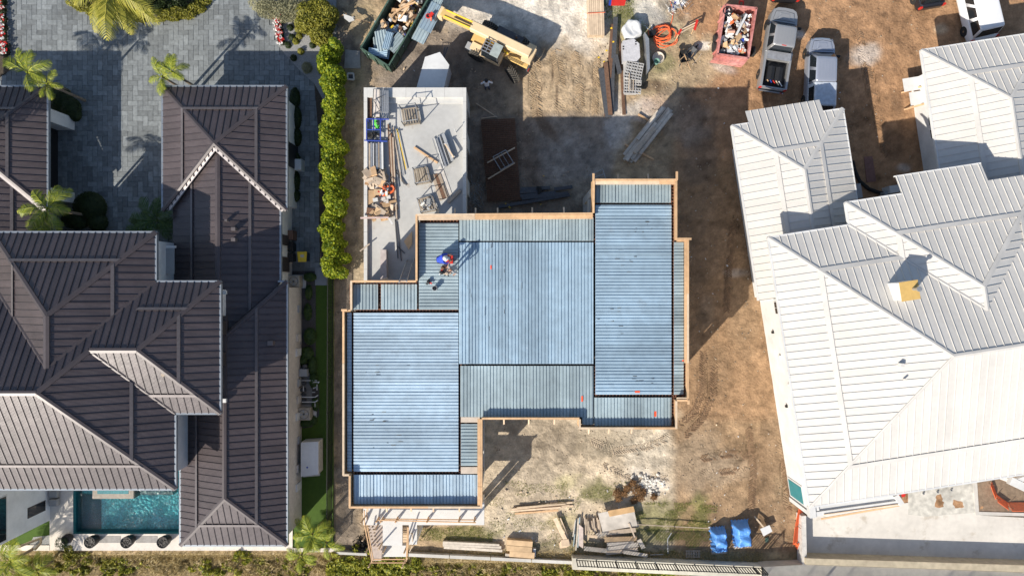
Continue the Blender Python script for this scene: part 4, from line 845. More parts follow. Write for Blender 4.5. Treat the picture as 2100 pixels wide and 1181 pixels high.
def ring(u, v, z, r, t, mat, name, label, cat, grp=None, n=18, loops=1, wob=.0, parent=None):
    c = at(u, v, z); pts = []
    for k in range(n*loops+1):
        a = 2*math.pi*k/n; q = r*(1+wob*math.sin(a*1.7+k*.13)); pts.append(c+Vector((q*math.cos(a)+wob*r*math.sin(k*.37), q*math.sin(a)+wob*r*math.cos(k*.23), t+.01*(k/n))))
    mb = MB().path(pts, t, 5)
    return single(mb, name, mat, label, cat, grp)
ring(793,381,ZS+.5,.2,.035,m_dsteel,'wheel_rim','black wheel rim standing in the junk on the slab','wheel')
ring(800,388,ZS+.2,.24,.06,m_orange,'orange_hose_coil','small orange hose coil at the edge of the junk','hose',None,18,3,.08)
heap(785,432,24,14,16,ZS,(.4,1.0),[m_ply,m_cardboard,m_lumber_o,m_rust],'broken_board','broken plywood piece in the pile near the edge form','plywood','broken plywood on the slab',8,.35)
board([(772,424),(798,438),(790,452),(764,443)], ZS+.35, .03, m_ply, 'tan plywood sheet on top of the broken board pile', 'plywood_sheet', 'plywood')
plank(739,447,797,446,.1,.1,ZS+.5,M('pink_pole',(.55,.42,.38),.7),'pale pinkish pole sticking out over the parapet','pole','pole')
plank(797,447,805,460,.12,.12,ZS+.3,m_white,'white block at the end of the pinkish pole','white_block','block')
m_slat = M('old_slat', (.30,.25,.19), .9, 0, .25, 5, rand=.2)
def crate(px, zb, label, hgt=.95, floor=True, slats=6, fill=None):
    """site rack: two runners, deck slats, four steel corner posts; px the four corners"""
    t = thing('site_rack', at(sum(p[0] for p in px)/4, sum(p[1] for p in px)/4, zb), label, 'rack', 'steel post racks on the garage slab')
    a, b, c, d = [at(u, v, zb+.2) for u, v in px]
    for k in range(slats):
        f = (k+.5)/slats; MB().beam(a.lerp(b, f), d.lerp(c, f), (b-a).length/slats*(.8 if fill else .45), .04).build('slat', m_slat, t)
    for p, q in ((a,b),(b,c),(c,d),(d,a)):
        MB().beam(p, q, .07, .1).build('bottom_rail', m_slat, t); up = Vector((0,0,hgt-.25)); MB().tube(p+up, q+up, .025, 5).build('top_rail', m_steel, t)
    for p in (a,b,c,d): MB().tube((p.x,p.y,zb), (p.x,p.y,zb+hgt), .035, 6).build('post', m_dsteel, t)
    return t
crate([(824,225),(856,221),(862,253),(829,258)], ZS, 'empty timber and steel rack near the top of the slab casting a ladder shadow', 1.3)
crate([(849,348),(876,343),(884,374),(854,379)], ZS, 'slatted timber rack in the middle of the slab beside the brown boards', .9, fill=True)
crate([(858,410),(886,402),(896,431),(865,437)], ZS, 'rack of steel clamps and brackets next to the timber edge form', .9)
heap(876,421,9,11,16,ZS+.2,(.15,.35),[m_steel,m_conc_w,m_lumber_o,m_white],'clamp','steel clamp lying in the lowest rack on the slab','clamp','clamps in the rack',9,.2)
for k in range(7): plank(887+k*4.2, 284-k*2+(k*7 % 5), 906+k*4.4, 344-k*3+(k*5 % 6), (.05,.05,.12,.16,.05,.2,.09)[k], .10, ZS+.12+.05*(k % 3), (m_steel,m_white,m_steel,m_grey,m_dsteel,m_grey,m_steel)[k], 'steel channel in the slanted bundle on the slab', 'steel_channel', 'channel', 'slanted steel channels on the slab')
pr = thing('steel_prop', at(922,320,ZS), 'steel prop on feet standing beside the slanted channels', 'prop')
MB().beam(at(913,296,ZS+.55), at(930,323,ZS+.55), .09, .1).build('bar', m_lumber_p, pr)
for u, v in ((914,295),(929,322)): p = at(u,v,ZS+.5); MB().box((p.x,p.y,ZS+.25), (.06,.06,.5)).build('leg', m_steel, pr); MB().beam(at(u-4,v+1,ZS+.56), at(u+4,v-1,ZS+.56), .05, .05).build('head', m_white, pr)
post = single(MB().tube(at(935,272,ZS), at(932,266,ZS+.9), .03, 6), 'rebar_stake', m_white, 'thin white stake standing near the parapet corner', 'stake')
plank(849,302,897,334,.12,.09,ZS+.03,m_lumber,'single fresh timber lying diagonally on the open slab','timber','timber')
for k in range(3): plank(887+k*6.5, 358-k, 905+k*6.5, 411-k*3, .2, .04, ZS+.02+.01*k, (m_lumber_o,m_rust,m_lumber_o)[k], 'brown stained board laid side by side on the slab', 'stained_board', 'board', 'brown stained boards on the slab')
board([(894,352),(905,336),(927,398),(916,409)], ZS+.005, .03, M('pale_sheet', (.56,.52,.47), .8), 'pale flat sheet under the brown stained boards', 'pale_sheet', 'sheet')
plank(918,415,944,390,.2,.1,ZS+.05,m_lumber_o,'short plank leaning towards the garage parapet','plank','plank')
for k in range(4): plank(802+k*4, 259+k*2, 818+k*5, 384-k*12, .05, .05, ZS+.04+.02*k, (m_steel,m_lumber_o,m_steel,m_yellow)[k], 'steel shoring prop lying beside the long dark timbers', 'shoring_prop', 'prop', 'shoring props on the slab')
for k in range(2): plank(804+k*4, 340+k, 829+k*4, 378+k*2, .05, .05, ZS+.04, m_dsteel, 'thin dark bar lying askew on the slab', 'steel_bar', 'bar', 'thin dark bars on the slab')
board([(780,512),(792,512),(793,570),(780,572)], ZS, .5, M('pink_block', (.46,.40,.38), .9), 'upright pinkish masonry pier on the lower slab', 'masonry_pier', 'pier')
board([(828,495),(845,474),(845,500),(838,512)], ZS+.1, .03, m_ply, 'tan plywood scrap against the edge form of the deck', 'plywood_scrap', 'plywood')
for u0,v0,u1,v1 in ((810,450,816,530),(813,455,823,535),(815,505,830,520)): plank(u0,v0,u1,v1,.05,.05,ZS+.03,m_dsteel,'dark reinforcing bar lying on the lower slab','reinforcing_bar','bar','reinforcing bars on the lower slab')
plank(738,515,758,500,.07,.07,ZS+.35,m_lumber_o,'stick lying across the garage parapet','stick','stick')
def ladder(a, b, w, n, mat, label, name='ladder', grp=None):
    t = thing(name, a, label, 'ladder', grp); a, b = Vector(a), Vector(b); d = (b-a).normalized(); s = d.cross(Vector((0,0,1))).normalized()*w/2
    for k in (-1, 1): MB().beam(a+s*k, b+s*k, .05, .08).build('stile', mat, t)
    for i in range(n): c = a.lerp(b, (i+.6)/n); MB().tube(c-s, c+s, .018, 6).build('rung', mat, t)
ladder(at(842,532,ZS), at(826,578,7.5), .45, 13, m_grey, 'grey ladder leaning from the lower slab up to the steel deck')
# ------------------------------------------------------------------ courtyard between garage and house
rm = thing('rebar_mesh', at(1028,328,.05), 'stack of rusty reinforcing mesh sheets lying in the shaded courtyard', 'mesh')
ca_, cb_, cc_, cd_ = [at(u, v, .3) for u, v in ((987,247),(1055,244),(1067,409),(1000,412))]
for lay in range(3):
    mb = MB(); dz = Vector((0,0,-.09*lay))
    for k in range(21): f = k/20; mb.beam(ca_.lerp(cb_,f)+dz, cd_.lerp(cc_,f)+dz, .05, .03)
    for k in range(44): f = k/43; mb.beam(ca_.lerp(cd_,f)+dz+Vector((0,0,.03)), cb_.lerp(cc_,f)+dz+Vector((0,0,.03)), .05, .03)
    mb.build('mesh_sheet', m_rust, rm)
plank(999,334,1056,303,.09,.09,.36,m_lumber_p,'upper of two battens lying on the rusty mesh','batten','batten'); plank(1001,367,1056,334,.09,.09,.36,m_lumber_p,'lower of two battens lying on the rusty mesh','batten','batten')
st = thing('rung_scaffold', at(1032,330,.5), 'galvanised ladder frame resting on the two battens over the mesh', 'frame')
q = [at(u,v,.56) for u,v in ((1011,322),(1037,308),(1053,334),(1027,349))]
for a, b in ((0,1),(2,3),(0,3),(1,2)): MB().tube(q[a], q[b], .03, 6).build('tube', m_steel, st)
for f in (.35,.65): MB().tube(q[0].lerp(q[1],f), q[3].lerp(q[2],f), .02, 6).build('rung', m_steel, st)
IB = [0]
def ibeam(u0,v0,u1,v1,z,label,grp,mat=m_dsteel,w=.22,h=.26,name='steel_beam'):
    IB[0] += 1; z += .013*(IB[0] % 11); a, b = at(u0,v0,z+h), at(u1,v1,z+h); a.z = b.z = 0; mb = MB()
    for zz, ww, hh in ((z+.01,w,.02),(z+h/2,.03,h-.04),(z+h-.01,w,.02)): mb.beam(a+Vector((0,0,zz)), b+Vector((0,0,zz)), ww, hh)
    return single(mb, name, mat, label, 'beam', grp)
for c in ((1067,388,1128,385),(1066,394,1112,391),(1022,424,1100,411),(1067,402,1140,395),(1100,411,1168,399),(1137,388,1174,383),(1070,407,1165,396)): ibeam(*c, .05, 'dark steel beam lying in shade by the house wall', 'dark steel beams in the courtyard')
for u, v in ((1037,418),(1044,424),(1046,426),(1115,361),(1115,404),(1109,419)): single(MB().box((at(u,v,.4).x,at(u,v,.4).y,.36), (.10,.05,.03), .6), 'yellow_tag', m_yellow, 'small yellow tag on the courtyard steel', 'tag', 'yellow tags in the courtyard')
plank(987,246-3,1019,239,.05,.04,.03,m_lumber_p,'thin stick at the upper edge of the rusty mesh','stick','stick'); plank(976,212,1020,241,.06,.05,.03,m_lumber_p,'thin batten lying alone between the garage and the mesh','batten','batten')
heap(1107,392,4,6,4,.3,(.2,.4),[m_rubber],'dark_bag','small black bag on the dark steel beams','bag','black bags on the beams',12,.1)
mb = MB(); q2 = random.Random(5)
for k in range(70):
    u, v = q2.gauss(975,6), q2.uniform(375,432); a = at(u,v,.05); d = Vector((q2.uniform(-.5,.5), q2.uniform(-.7,.7), q2.uniform(0,.3))); mb.tube(a, a+d, .012, 4)
tag(mb.build('wire_scrap', m_steel), 'tangle of tie wire scraps at the foot of the garage wall', 'wire', kind='stuff')
pf = thing('shoring_stand', at(1230,360,0), 'thin steel frame standing beside the upper corner of the deck forms', 'frame')
for a, b in (((1209,359,1.2),(1236,347,1.2)),((1236,347,1.2),(1242,366,1.2)),((1218,364,1.2),(1239,357,1.2))): MB().tube(at(*a), at(*b), .025, 6).build('tube', m_grey, pf)
for a in ((1209,359),(1236,347)): p = at(*a,1.2); MB().tube((p.x,p.y,0), p, .025, 6).build('leg', m_grey, pf)
# weathered timber stack
dv = Vector((84,-107)).normalized(); nv = Vector((-dv.y, dv.x))
for u0,v0,u1,v1 in ((1282,296,1341,327),(1309,234,1332,248)): plank(u0,v0,u1,v1,.12,.12,.02,m_lumber,'fresh bearer under the grey timber stack','bearer','timber','bearers under the timber stack')
for k, (o, l0, l1, z, w) in enumerate(((-14,-62,52,.15,.2),(-7.5,-70,66,.15,.2),(-.5,-68,70,.15,.2),(6.5,-66,70,.15,.2),(12,-60,66,.15,.18),(-11,-20,64,.36,.22),(-3,-68,30,.36,.22),(4,-60,68,.36,.2),(10.5,-40,64,.36,.2),(1,-46,20,.57,.24))):
    c = Vector((1329,277)); a = c+nv*o+dv*l0; b = c+nv*o+dv*l1*1.0
    plank(a.x,a.y,b.x,b.y,w,.19,z,m_lumber_g if k != 9 else m_lumber_o,'heavy grey timber in the stack above the steel deck','heavy_timber','timber','stack of heavy grey timbers')
# ------------------------------------------------------------------ material yard at the top
lb = thing('lumber_bundle', at(1222,36,0), 'bundle of fresh pale lumber tied with an orange strap', 'lumber')
for r_ in range(4):
    for k in range(8): MB().beam(at(1207+k*4.2,-6,.9)+Vector((0,0,-.17-.14*r_)), at(1208.5+k*4.25,71,.9)+Vector((0,0,-.17-.14*r_)), .125, .13).build('board', m_lumber_p, lb)
MB().beam(at(1203,28,.86), at(1241,26,.86), .03, .02).build('strap', m_orange, lb)
board([(1256,-10),(1287,-10),(1281,12),(1253,12)], .5, .04, m_red, 'bright red board lying beside the lumber bundle', 'red_board', 'board'); board([(1251,-10),(1256,-10),(1253,12),(1248,11)], .48, .04, m_blue, 'blue strip along the bright red board', 'blue_strip', 'board'); board([(1240,-8),(1246,-8),(1243,10),(1239,8)], .3, .3, m_green, 'green box end between the lumber bundle and the red board', 'green_box', 'box')
for c, m_ in (((1232,140,1246,240),m_dsteel),((1236,141,1250,240),m_dsteel),((1242,128,1252,236),m_rust),((1256,108,1244,238),m_rust),((1258,80,1254,235),m_dsteel),((1258,50,1249,160),m_rust),((1263,35,1258,120),m_dsteel),((1262,112,1271,150),m_dsteel)): ibeam(*c,.04,'long steel beam in the bundle by the concrete blocks','steel beams by the block pallets',m_,.3,.28)
for k in range(5): plank(1269+k*1.1, 72+k*5, 1277+k*1.5, 236, .04, .04, .05, m_rust, 'thin rusty bar lying beside the concrete blocks', 'rusty_bar', 'bar', 'rusty bars beside the block pallets')
for u, v in ((1254,58),(1258,86),(1244,104),(1239,127),(1228,118)): single(MB().box((at(u,v,.4).x,at(u,v,.4).y,.36), (.13,.10,.03), .4), 'yellow_label', m_yellow, 'yellow paper tag on the steel beam bundle', 'tag', 'yellow tags on the beams')
def block_mesh():
    mb = MB(); L, W_, Hh = .39, .19, .19
    for y in (-W_/2+.016, W_/2-.016): mb.box((0,y,Hh/2), (L,.032,Hh))
    for x in (-L/2+.016, 0, L/2-.016): mb.box((x,0,Hh/2), (.032,W_-.064,Hh-.004))
    return mb.mesh('concrete_block', m_block)
bm_ = block_mesh(); q = random.Random(8)
def blocks(u, v, rot, nx_, ny_, z, label, skip=0):
    p = at(u, v, z)
    for i in range(nx_):
        for j in range(ny_):
            if q.random() < skip: continue
            o = Matrix.Rotation(rot, 3, 'Z') @ Vector(((i-(nx_-1)/2)*.4+q.uniform(-.008,.008), (j-(ny_-1)/2)*.2+q.uniform(-.006,.006), 0))
            b = link(bm_, 'concrete_block', None, (p.x+o.x, p.y+o.y, z), rot+q.uniform(-.02,.02)); tag(b, label, 'block', label[:40])
blocks(1299,147,-.2,3,6,.62,'hollow concrete block in the tilted top layer of the stack'); blocks(1297,170,-.05,3,8,.42,'hollow concrete block in the lowest pallet of the stack',.1)
pl = thing('block_pallet', at(1296,105,0), 'pallet of concrete blocks wrapped in dusty plastic sheet', 'pallet')
pp = [xy(u,v,.8) for u,v in ((1277,84),(1300,80),(1311,90),(1313,118),(1306,126),(1278,126))][::-1]
MB().prism(pp, .05, .8).build('wrapped_stack', M('dusty_plastic', (.50,.49,.50), .55, 0, .12, 5, .02, 9), pl)
MB().prism([xy(u,v,.42) for u,v in ((1279,126),(1310,124),(1306,192),(1281,192))][::-1], .02, .42).build('lower_stack', m_block, pl)
for u,v in ((1304,86),(1304,91),(1278.5,96),(1278.5,101)): p = at(u,v,.81); MB().box((p.x,p.y,.802), (.1,.09,.02)).build('block_hole', m_black, pl)
for k in range(3): plank(1291+k*4,150,1289+k*5,186,.06,.05,.84-.2*(k>0),m_lumber_o,'stick lying on top of the concrete blocks','stick','stick','sticks on the concrete blocks')
bag = MB(); c = at(1297,60,.7)
bag.lathe((c.x,c.y,0), [(.5,.0),(.66,.12),(.70,.45),(.66,.72),(.56,.80),(.40,.74),(.2,.66),(.02,.64)], 22)
bag.v = [(x+.05*math.sin(y*9), y+.05*math.sin(x*11), z+.03*math.sin(x*13+y*7)) for x,y,z in bag.v]
single(bag,'bulk_bag',m_white,'white woven bulk bag standing above the block pallets','bag',None,True)
board([(1322,66),(1331,80),(1333,140),(1328,150),(1325,100)], .0, .9, m_steel, 'narrow metal trough standing beside the block pallets', 'metal_trough', 'trough')
board([(1335,62),(1346,60),(1344,72),(1334,74)], .0, .5, m_black, 'small black box next to the orange hose coil', 'black_box', 'box')
q3 = random.Random(4)
for k in range(5):
    ring(1361+q3.uniform(-6,6), 74+q3.uniform(-8,8), .06+.05*k, q3.uniform(.4,.68), .03, m_orange, 'orange_hose', 'loop of orange hose in the tangled coil on the dirt', 'hose', 'coiled orange hose', 20, 2, .16)
single(MB().path([at(1374,55,.05),at(1379,40,.05),at(1381,20,.05),at(1375,5,.05),at(1377,-6,.05)],.028,5),'orange_hose',m_orange,'straight run of orange hose leading off from the coil','hose')
single(MB().path([at(1343,78,.05),at(1330,72,.06),at(1329,64,.06),at(1338,60,.05)],.028,5),'orange_hose',m_orange,'loose end of orange hose curling beside the black box','hose')
def wheelbarrow(u, v, rz, tray, label):
    t = thing('wheelbarrow', at(u,v,0), label, 'wheelbarrow', 'wheelbarrows in the material yard', rz)
    top = [(-.35,-.28),(.15,-.33),(.5,-.2),(.5,.2),(.15,.33),(-.35,.28)]; bot = [(x*.6,y*.6) for x,y in top]
    n = 6; vs = [(x,y,.62) for x,y in top]+[(x,y,.3) for x,y in bot]+[(x*.93,y*.93,.62) for x,y in top]+[(x*.93,y*.93,.33) for x,y in bot]
    fs = [(i,(i+1)%n,n+(i+1)%n,n+i) for i in range(n)]+[(2*n+i,3*n+i,3*n+(i+1)%n,2*n+(i+1)%n) for i in range(n)]+[(i,2*n+i,2*n+(i+1)%n,(i+1)%n) for i in range(n)]+[tuple(range(3*n,4*n)),tuple(range(n,2*n))]
    MB().add(vs, fs).build('tray', tray, t)
    for s in (-1,1):
        MB().beam((.75,s*.08,.25),(-.95,s*.3,.62),.045,.05).build('handle', m_lumber, t); MB().beam((-.3,s*.24,.4),(-.42,s*.26,0),.04,.04).build('leg', m_dsteel, t)
    MB().lathe((.78,0,.2), [(.02,-.05),(.2,-.05),(.2,.05),(.02,.05)], 16, Matrix.Rotation(R(90),3,'X')).build('wheel', m_rubber, t)
wheelbarrow(1412,116,R(50),m_dsteel,'dark wheelbarrow tipped beside the red dumpster'); wheelbarrow(1398,124,R(100),m_black,'black wheelbarrow tray standing left behind the dark one')
plank(1420,134,1439,110,.05,.05,.05,m_lumber_o,'thin pole lying beside the dark wheelbarrow','pole','pole')
tb = thing('mixing_tub', at(1350,121,0), 'round grey mixing tub with a green bucket in it', 'tub')
c = at(1350,119,.2); MB().lathe((c.x,c.y,0), [(.36,0),(.38,.06),(.42,.22),(.40,.22),(.36,.08),(.02,.08)], 20).build('tub', m_lumber_g, tb)
c = at(1347,126,.4); MB().lathe((c.x,c.y,.08), [(.17,0),(.2,.36),(.18,.36),(.15,.05),(.02,.05)], 14).build('bucket', M('green_bucket', (.20,.36,.30), .6), tb)
plank(1330,148,1342,128,.04,.04,.05,m_lumber_o,'shovel handle lying below the mixing tub','shovel_handle','shovel')
sh = thing('sawhorse', at(1411,60,0), 'red ended sawhorse with wooden rails near the wire heap', 'sawhorse')
for o in (-.09,.09): MB().beam(at(1394,66,.8)+Vector((0,o,0)), at(1426,50,.8)+Vector((0,o,0)), .06, .08).build('rail', m_lumber_p, sh)
for u,v,l in ((1394,66,.35),(1427,52,.7)):
    p = at(u,v,.8); MB().beam((p.x-.1,p.y-l/2,.82),(p.x+.1,p.y+l/2,.82),.16,.05).build('end_plate', m_red, sh)
    for s in (-1,1): MB().beam((p.x,p.y,.8),(p.x+s*.1,p.y+s*.3,0),.05,.05).build('leg', m_lumber, sh)
mb = MB()
for k in range(120):
    u, v = q3.gauss(1385,10), abs(q3.gauss(8,11)); a = at(u,v,.08); mb.tube(a, a+Vector((q3.uniform(-.4,.4),q3.uniform(-.4,.4),q3.uniform(0,.2))), .012, 4)
tag(mb.build('wire_heap', m_steel), 'tangled heap of wire and plastic at the top of the yard', 'wire', kind='stuff')
heap(1385,12,16,12,26,.02,(.1,.4),[m_white,m_conc_w,m_blue,m_lumber_o],'litter_scrap','scrap of white or blue litter in the wire heap','litter','litter in the wire heap',15,.1)
heap(1330,55,24,12,22,.0,(.06,.18),[m_white,m_conc_w],'rubble_chip','white rubble chip scattered by the orange hose','rubble','rubble chips by the hose',16,.02)
plank(1288,-4,1284,10,.05,.04,.3,m_lumber,'short stick near the bright red board','stick','stick')
# ------------------------------------------------------------------ dumpsters
def dumpster(name, label, corners, hgt, mat, zin=None, rim=.08, ribs=7):
    """corners: pixels of the rim, going round"""
    P = [at(u,v,hgt) for u,v in corners]; c = sum(P, Vector())/4; t = thing(name, (c.x,c.y,0), label, 'dumpster')
    MB().prism([(p.x,p.y) for p in P][::-1], .1, .22).build('floor', m_rust, t)
    for i in range(4):
        a, b = P[i], P[(i+1)%4]; d = (b-a).normalized(); nn = Vector((d.y,-d.x,0))
        if nn.dot(c-a) < 0: nn = -nn
        w = MB().prism([(a.x,a.y),(b.x,b.y),(b.x+nn.x*.05,b.y+nn.y*.05),(a.x+nn.x*.05,a.y+nn.y*.05)], .1, hgt-.06).build('side', mat, t)
        MB().beam(a+nn*.02, b+nn*.02, rim, .07).build('rim', mat, t)
        L = (b-a).length; k = .4
        while k < L: p = a+d*k-nn*.04; MB().box((p.x,p.y,hgt/2),(.08,.08,hgt-.2),math.atan2(d.y,d.x)).build('rib', mat, w); k += .75
    return P, t
Pg, tg = dumpster('green_dumpster', 'long green roll-off dumpster full of scrap below the hedge', [(739,99),(797,137),(908,-52),(850,-90)], 1.5, m_green, rim=.1)
Pr, tr_ = dumpster('red_dumpster', 'red dumpster trailer heaped with white rubbish beside the parked pickup', [(1487,10),(1552,17),(1535,121),(1471,112)], 1.25, M('scuffed_red', (.46,.12,.10), .6, 0, .4, 5, col2=(.55,.30,.27)), rim=.12)
ra, rb = at(1471,113,.9), at(1535,122,.9); MB().prism([(ra.x,ra.y),(rb.x,rb.y),(rb.x-.3,rb.y-.35),(ra.x-.35,ra.y-.3)][::-1], .2, .8).build('ramp_gate', M('scuffed_red2', (.46,.12,.10), .6, 0, .4, 5, col2=(.58,.34,.31)), tr_)
MB().path([at(1516,10,.8),at(1517,3,.8),at(1525,4,.8),at(1524,11,.8)],.05,6).build('hitch', m_red, tr_)
for u,v in ((1466,95),(1545,105),(1468,80)): p = at(u,v,.5); MB().lathe((p.x,p.y,.35),[(.1,-.1),(.35,-.1),(.35,.1),(.1,.1)],16,Matrix.Rotation(R(90),3,'Y')).build('wheel', m_rubber, tr_)
ring(1492,24,1.2,.3,.05,m_black,'black_drum','black plastic drum rim standing in the red dumpster','drum')
c = at(1494,32,1.0); single(MB().lathe((c.x,c.y,.4),[(.2,0),(.27,.6),(.25,.6),(.18,.05),(.02,.05)],16),'plastic_drum',m_dsteel,'dark grey plastic drum leaning in the red dumpster','drum')
def fill(P, n, z, mats, seed, name, label, cat, grp, f0=(.08,.92), f1=(.05,.95), size=(.2,.7), tall=.25):
    q = random.Random(seed)
    for k in range(n):
        a, b = q.uniform(*f0), q.uniform(*f1); p = P[0].lerp(P[1],a).lerp(P[3].lerp(P[2],a),b); s = q.uniform(*size); zz = z+q.uniform(-.1,tall)
        Mx = Matrix.Rotation(q.uniform(0,6.28),3,'Z') @ Matrix.Rotation(q.uniform(-.5,.5),3,'X') @ Matrix.Rotation(q.uniform(-.5,.5),3,'Y')
        bx = MB().box((0,0,0),(s,s*q.uniform(.3,.9),s*q.uniform(.08,.45))); bx.v = [tuple(Mx @ Vector(v_)*1 + Vector((p.x,p.y,zz)) + Vector((q.uniform(-.05,.05),q.uniform(-.05,.05),q.uniform(-.04,.04)))) for v_ in bx.v]
        m_ = q.choice(mats); single(bx,name,m_,(cw_(m_, mats)+label).strip(),cat,grp)
m_plas = M('white_plastic_bag', (.72,.71,.70), .45, 0, .08, 6)
fill(Pr, 90, .75, [m_plas,m_plas,m_white,m_plas,m_conc_w], 21,'rubbish_bag','white plastic or paper rubbish in the red dumpster','rubbish','white rubbish in the red dumpster',(.1,.9),(.1,.92),(.12,.42),.35)
fill(Pr, 22, .9, [m_cardboard,m_lumber,m_orange,M('pink_foam',(.62,.32,.24),.8),m_lumber_p], 22,'cardboard_scrap','torn brown cardboard or board in the red dumpster','cardboard','brown scraps in the red dumpster',(.12,.88),(.08,.9),(.15,.5),.3)
fill(Pr, 14, .8, [m_blue,m_black,m_steel,m_dsteel], 23,'dark_scrap','dark scrap between the white rubbish in the red dumpster','scrap','dark scraps in the red dumpster',(.06,.94),(.05,.95),(.15,.4),.3)
single(MB().beam(at(1510,72,1.35),at(1531,30,1.35),.14,.1),'white_trim',m_white,'long white trim board on top of the red dumpster','trim')
fill(Pg, 40, .7, [m_lumber_o,m_lumber,m_rust,m_lumber_p,m_cardboard,m_white], 24,'scrap_timber','broken timber or board in the green dumpster','timber','scrap timber in the green dumpster',(.12,.9),(.28,.75),(.2,.7),.5)
fill(Pg, 80, .6, [m_white,m_steel,m_black,m_blue,m_lumber_o,m_yellow,m_dsteel], 25,'mixed_scrap','small mixed scrap in the green dumpster','scrap','mixed scrap in the green dumpster',(.3,.95),(.22,.8),(.08,.28),.55)
def minisheet(cu, cv, ang, L, Wd, z, mat, name, label, grp, tilt=0, ribs=4):
    mb = MB(); n = ribs*4+1; zs = [0,0,.05,.05]*ribs+[0]; vs = []
    for x in (-L/2, L/2):
        for k in range(n): vs.append(Vector((x, -Wd/2+Wd*k/(n-1), zs[k])))
    Mx = Matrix.Rotation(ang,3,'Z') @ Matrix.Rotation(tilt,3,'X'); p = at(cu,cv,z)
    mb.add([Mx @ v + p for v in vs], [(k,k+1,n+k+1,n+k) for k in range(n-1)]); return single(mb,name,mat,label,'metal sheet',grp)
for i,(u,v,a,L_,w_,tl) in enumerate(((782,68,R(88),1.6,1.0,.1),(800,66,R(25),1.5,.55,-.15),(777,96,R(95),1.3,.7,.15),(790,100,R(80),1.4,.7,0),(812,88,R(50),1.3,.7,.2),(775,108,R(-8),1.3,.5,.1),(783,84,R(100),1.4,.8,-.1),(795,84,R(75),1.2,.5,.1))):
    minisheet(u,v,a,L_,w_,.75+.09*i,m_galv_b if i % 2 else m_galv_g,'deck_offcut','bent deck sheet offcut in the lower end of the green dumpster','deck offcuts in the green dumpster',tl)
for c in ((803,32,868,-15),(812,22,852,4),(822,8,842,-12),(818,40,838,14)): plank(*c,.1,.1,1.3,m_lumber,'long fresh stick on top of the green dumpster','long_stick','timber','long sticks on the green dumpster',z2=1.45)
# ------------------------------------------------------------------ left strip of the yard
bt = thing('broken_table', at(716,36,0), 'small broken grey board on splayed sticks by the hedge', 'board')
MB().prism([xy(u,v,.8) for u,v in ((704,29),(722,35),(727,42),(716,46),(706,38))][::-1],.76,.8).build('top', m_conc_w, bt)
for a,b in (((704,31),(695,36)),((722,38),(759,47)),((712,31),(704,24))): MB().beam(at(*a,.7),at(*b,.2),.06,.06).build('leg', m_lumber, bt)
board([(708,102),(738,105),(739,140),(706,140)],-.1,.25,m_conc_dk,'square concrete chamber lid sunk in the dirt','chamber_lid','lid')
mh = thing('meter_box', at(719,157,0), 'small concrete meter box with open frame in the dirt strip', 'box')
for a,b in (((713,151),(725,151)),((725,151),(726,164)),((726,164),(713,163)),((713,163),(713,151))): MB().beam(at(*a,.12),at(*b,.12),.09,.12).build('rim', m_conc_w, mh)
MB().prism([xy(u,v) for u,v in ((713,151),(725,151),(726,164),(713,163))][::-1],-.05,.06).build('floor', m_dsteel, mh)
# V-nose cargo trailer
cu = [(902,108),(921,134),(907,194),(852,190),(872,118)]
tl = thing('cargo_trailer', at(888,150,0), 'white enclosed cargo trailer with pointed nose behind the concrete garage', 'trailer')
zt = 2.3; P = [xy(u,v,zt) for u,v in cu]; cx, cy = sum(p[0] for p in P)/5, sum(p[1] for p in P)/5
MB().prism([(p[0],p[1]) for p in P][::-1], .45, zt-.03).build('body', M('trailer_grey', (.42,.42,.44), .4, 0, .04), tl)
MB().prism([((p[0]-cx)*1.012+cx,(p[1]-cy)*1.012+cy) for p in P][::-1], zt-.03, zt+.02).build('roof', m_white, tl)
for sgn in (-1,1): MB().beam((P[0][0],P[0][1],.45),(P[0][0]+.25+sgn*.1,P[0][1]+1.0,.45),.08,.1).build('tongue', m_dsteel, tl)
for p, q_ in ((P[1],P[2]),(P[4],P[3])):
    a = Vector((*p,.35)).lerp(Vector((*q_,.35)),.6); MB().lathe(a,[(.1,-.12),(.34,-.12),(.34,.12),(.1,.12)],16,Matrix.Rotation(R(14),3,'Z') @ Matrix.Rotation(R(90),3,'Y')).build('wheel', m_rubber, tl)
# ------------------------------------------------------------------ sea side yard
for c in ((1050,1044,1174,1030),(1060,1041,1160,1033),(1047,1048,1150,1040),(1062,1052,1168,1036),(1056,1053,1145,1046),(1090,1042,1176,1037)): plank(*c,.12,.05,.05+.05*rr.random()*3,m_lumber_p if rr.random()<.6 else m_lumber,'long fresh board in the loose row on the sand','long_board','board','long fresh boards on the sand')
for i,c in enumerate(((1138,1062,1162,1112),(1149,1062,1170,1116))): plank(*c,.3 if i == 0 else .1,.06,.3-.1*i,m_lumber_p,'wide pale plank lying on a block stack','wide_plank','plank','wide planks on the block stack')
for k in range(3): board([(1146+k*2,1113-k*3),(1160+k*3,1111-k*3),(1163+k*3,1122-k*2),(1148+k*2,1124-k*2)],.02+.12*k,.12,m_lumber_p,'short thick offcut under the wide planks','short_offcut','offcut','short offcuts under the planks')
for c,zz in (((1040,1112,1092,1116),.02),((1039,1123,1091,1127),.02),((1045,1135,1096,1139),.02)):
    plank(*c,.4,.45,zz,m_ply,'stacked plywood slab near the timber pile by the low wall','plywood_stack','plywood','plywood slabs by the low wall')
board([(1093,1125),(1099,1125),(1098,1141),(1092,1141)],.02,.3,m_white,'white board end beside the plywood stack','white_end_board','board')
for c in ((908,1112,1024,1118),(908,1117,1028,1122),(910,1122,1030,1129),(1036,1137,1072,1141)): plank(*c,.18,.25,.02,m_lumber_g,'heavy grey beam lying along the low wall','heavy_beam','timber','heavy beams along the low wall')
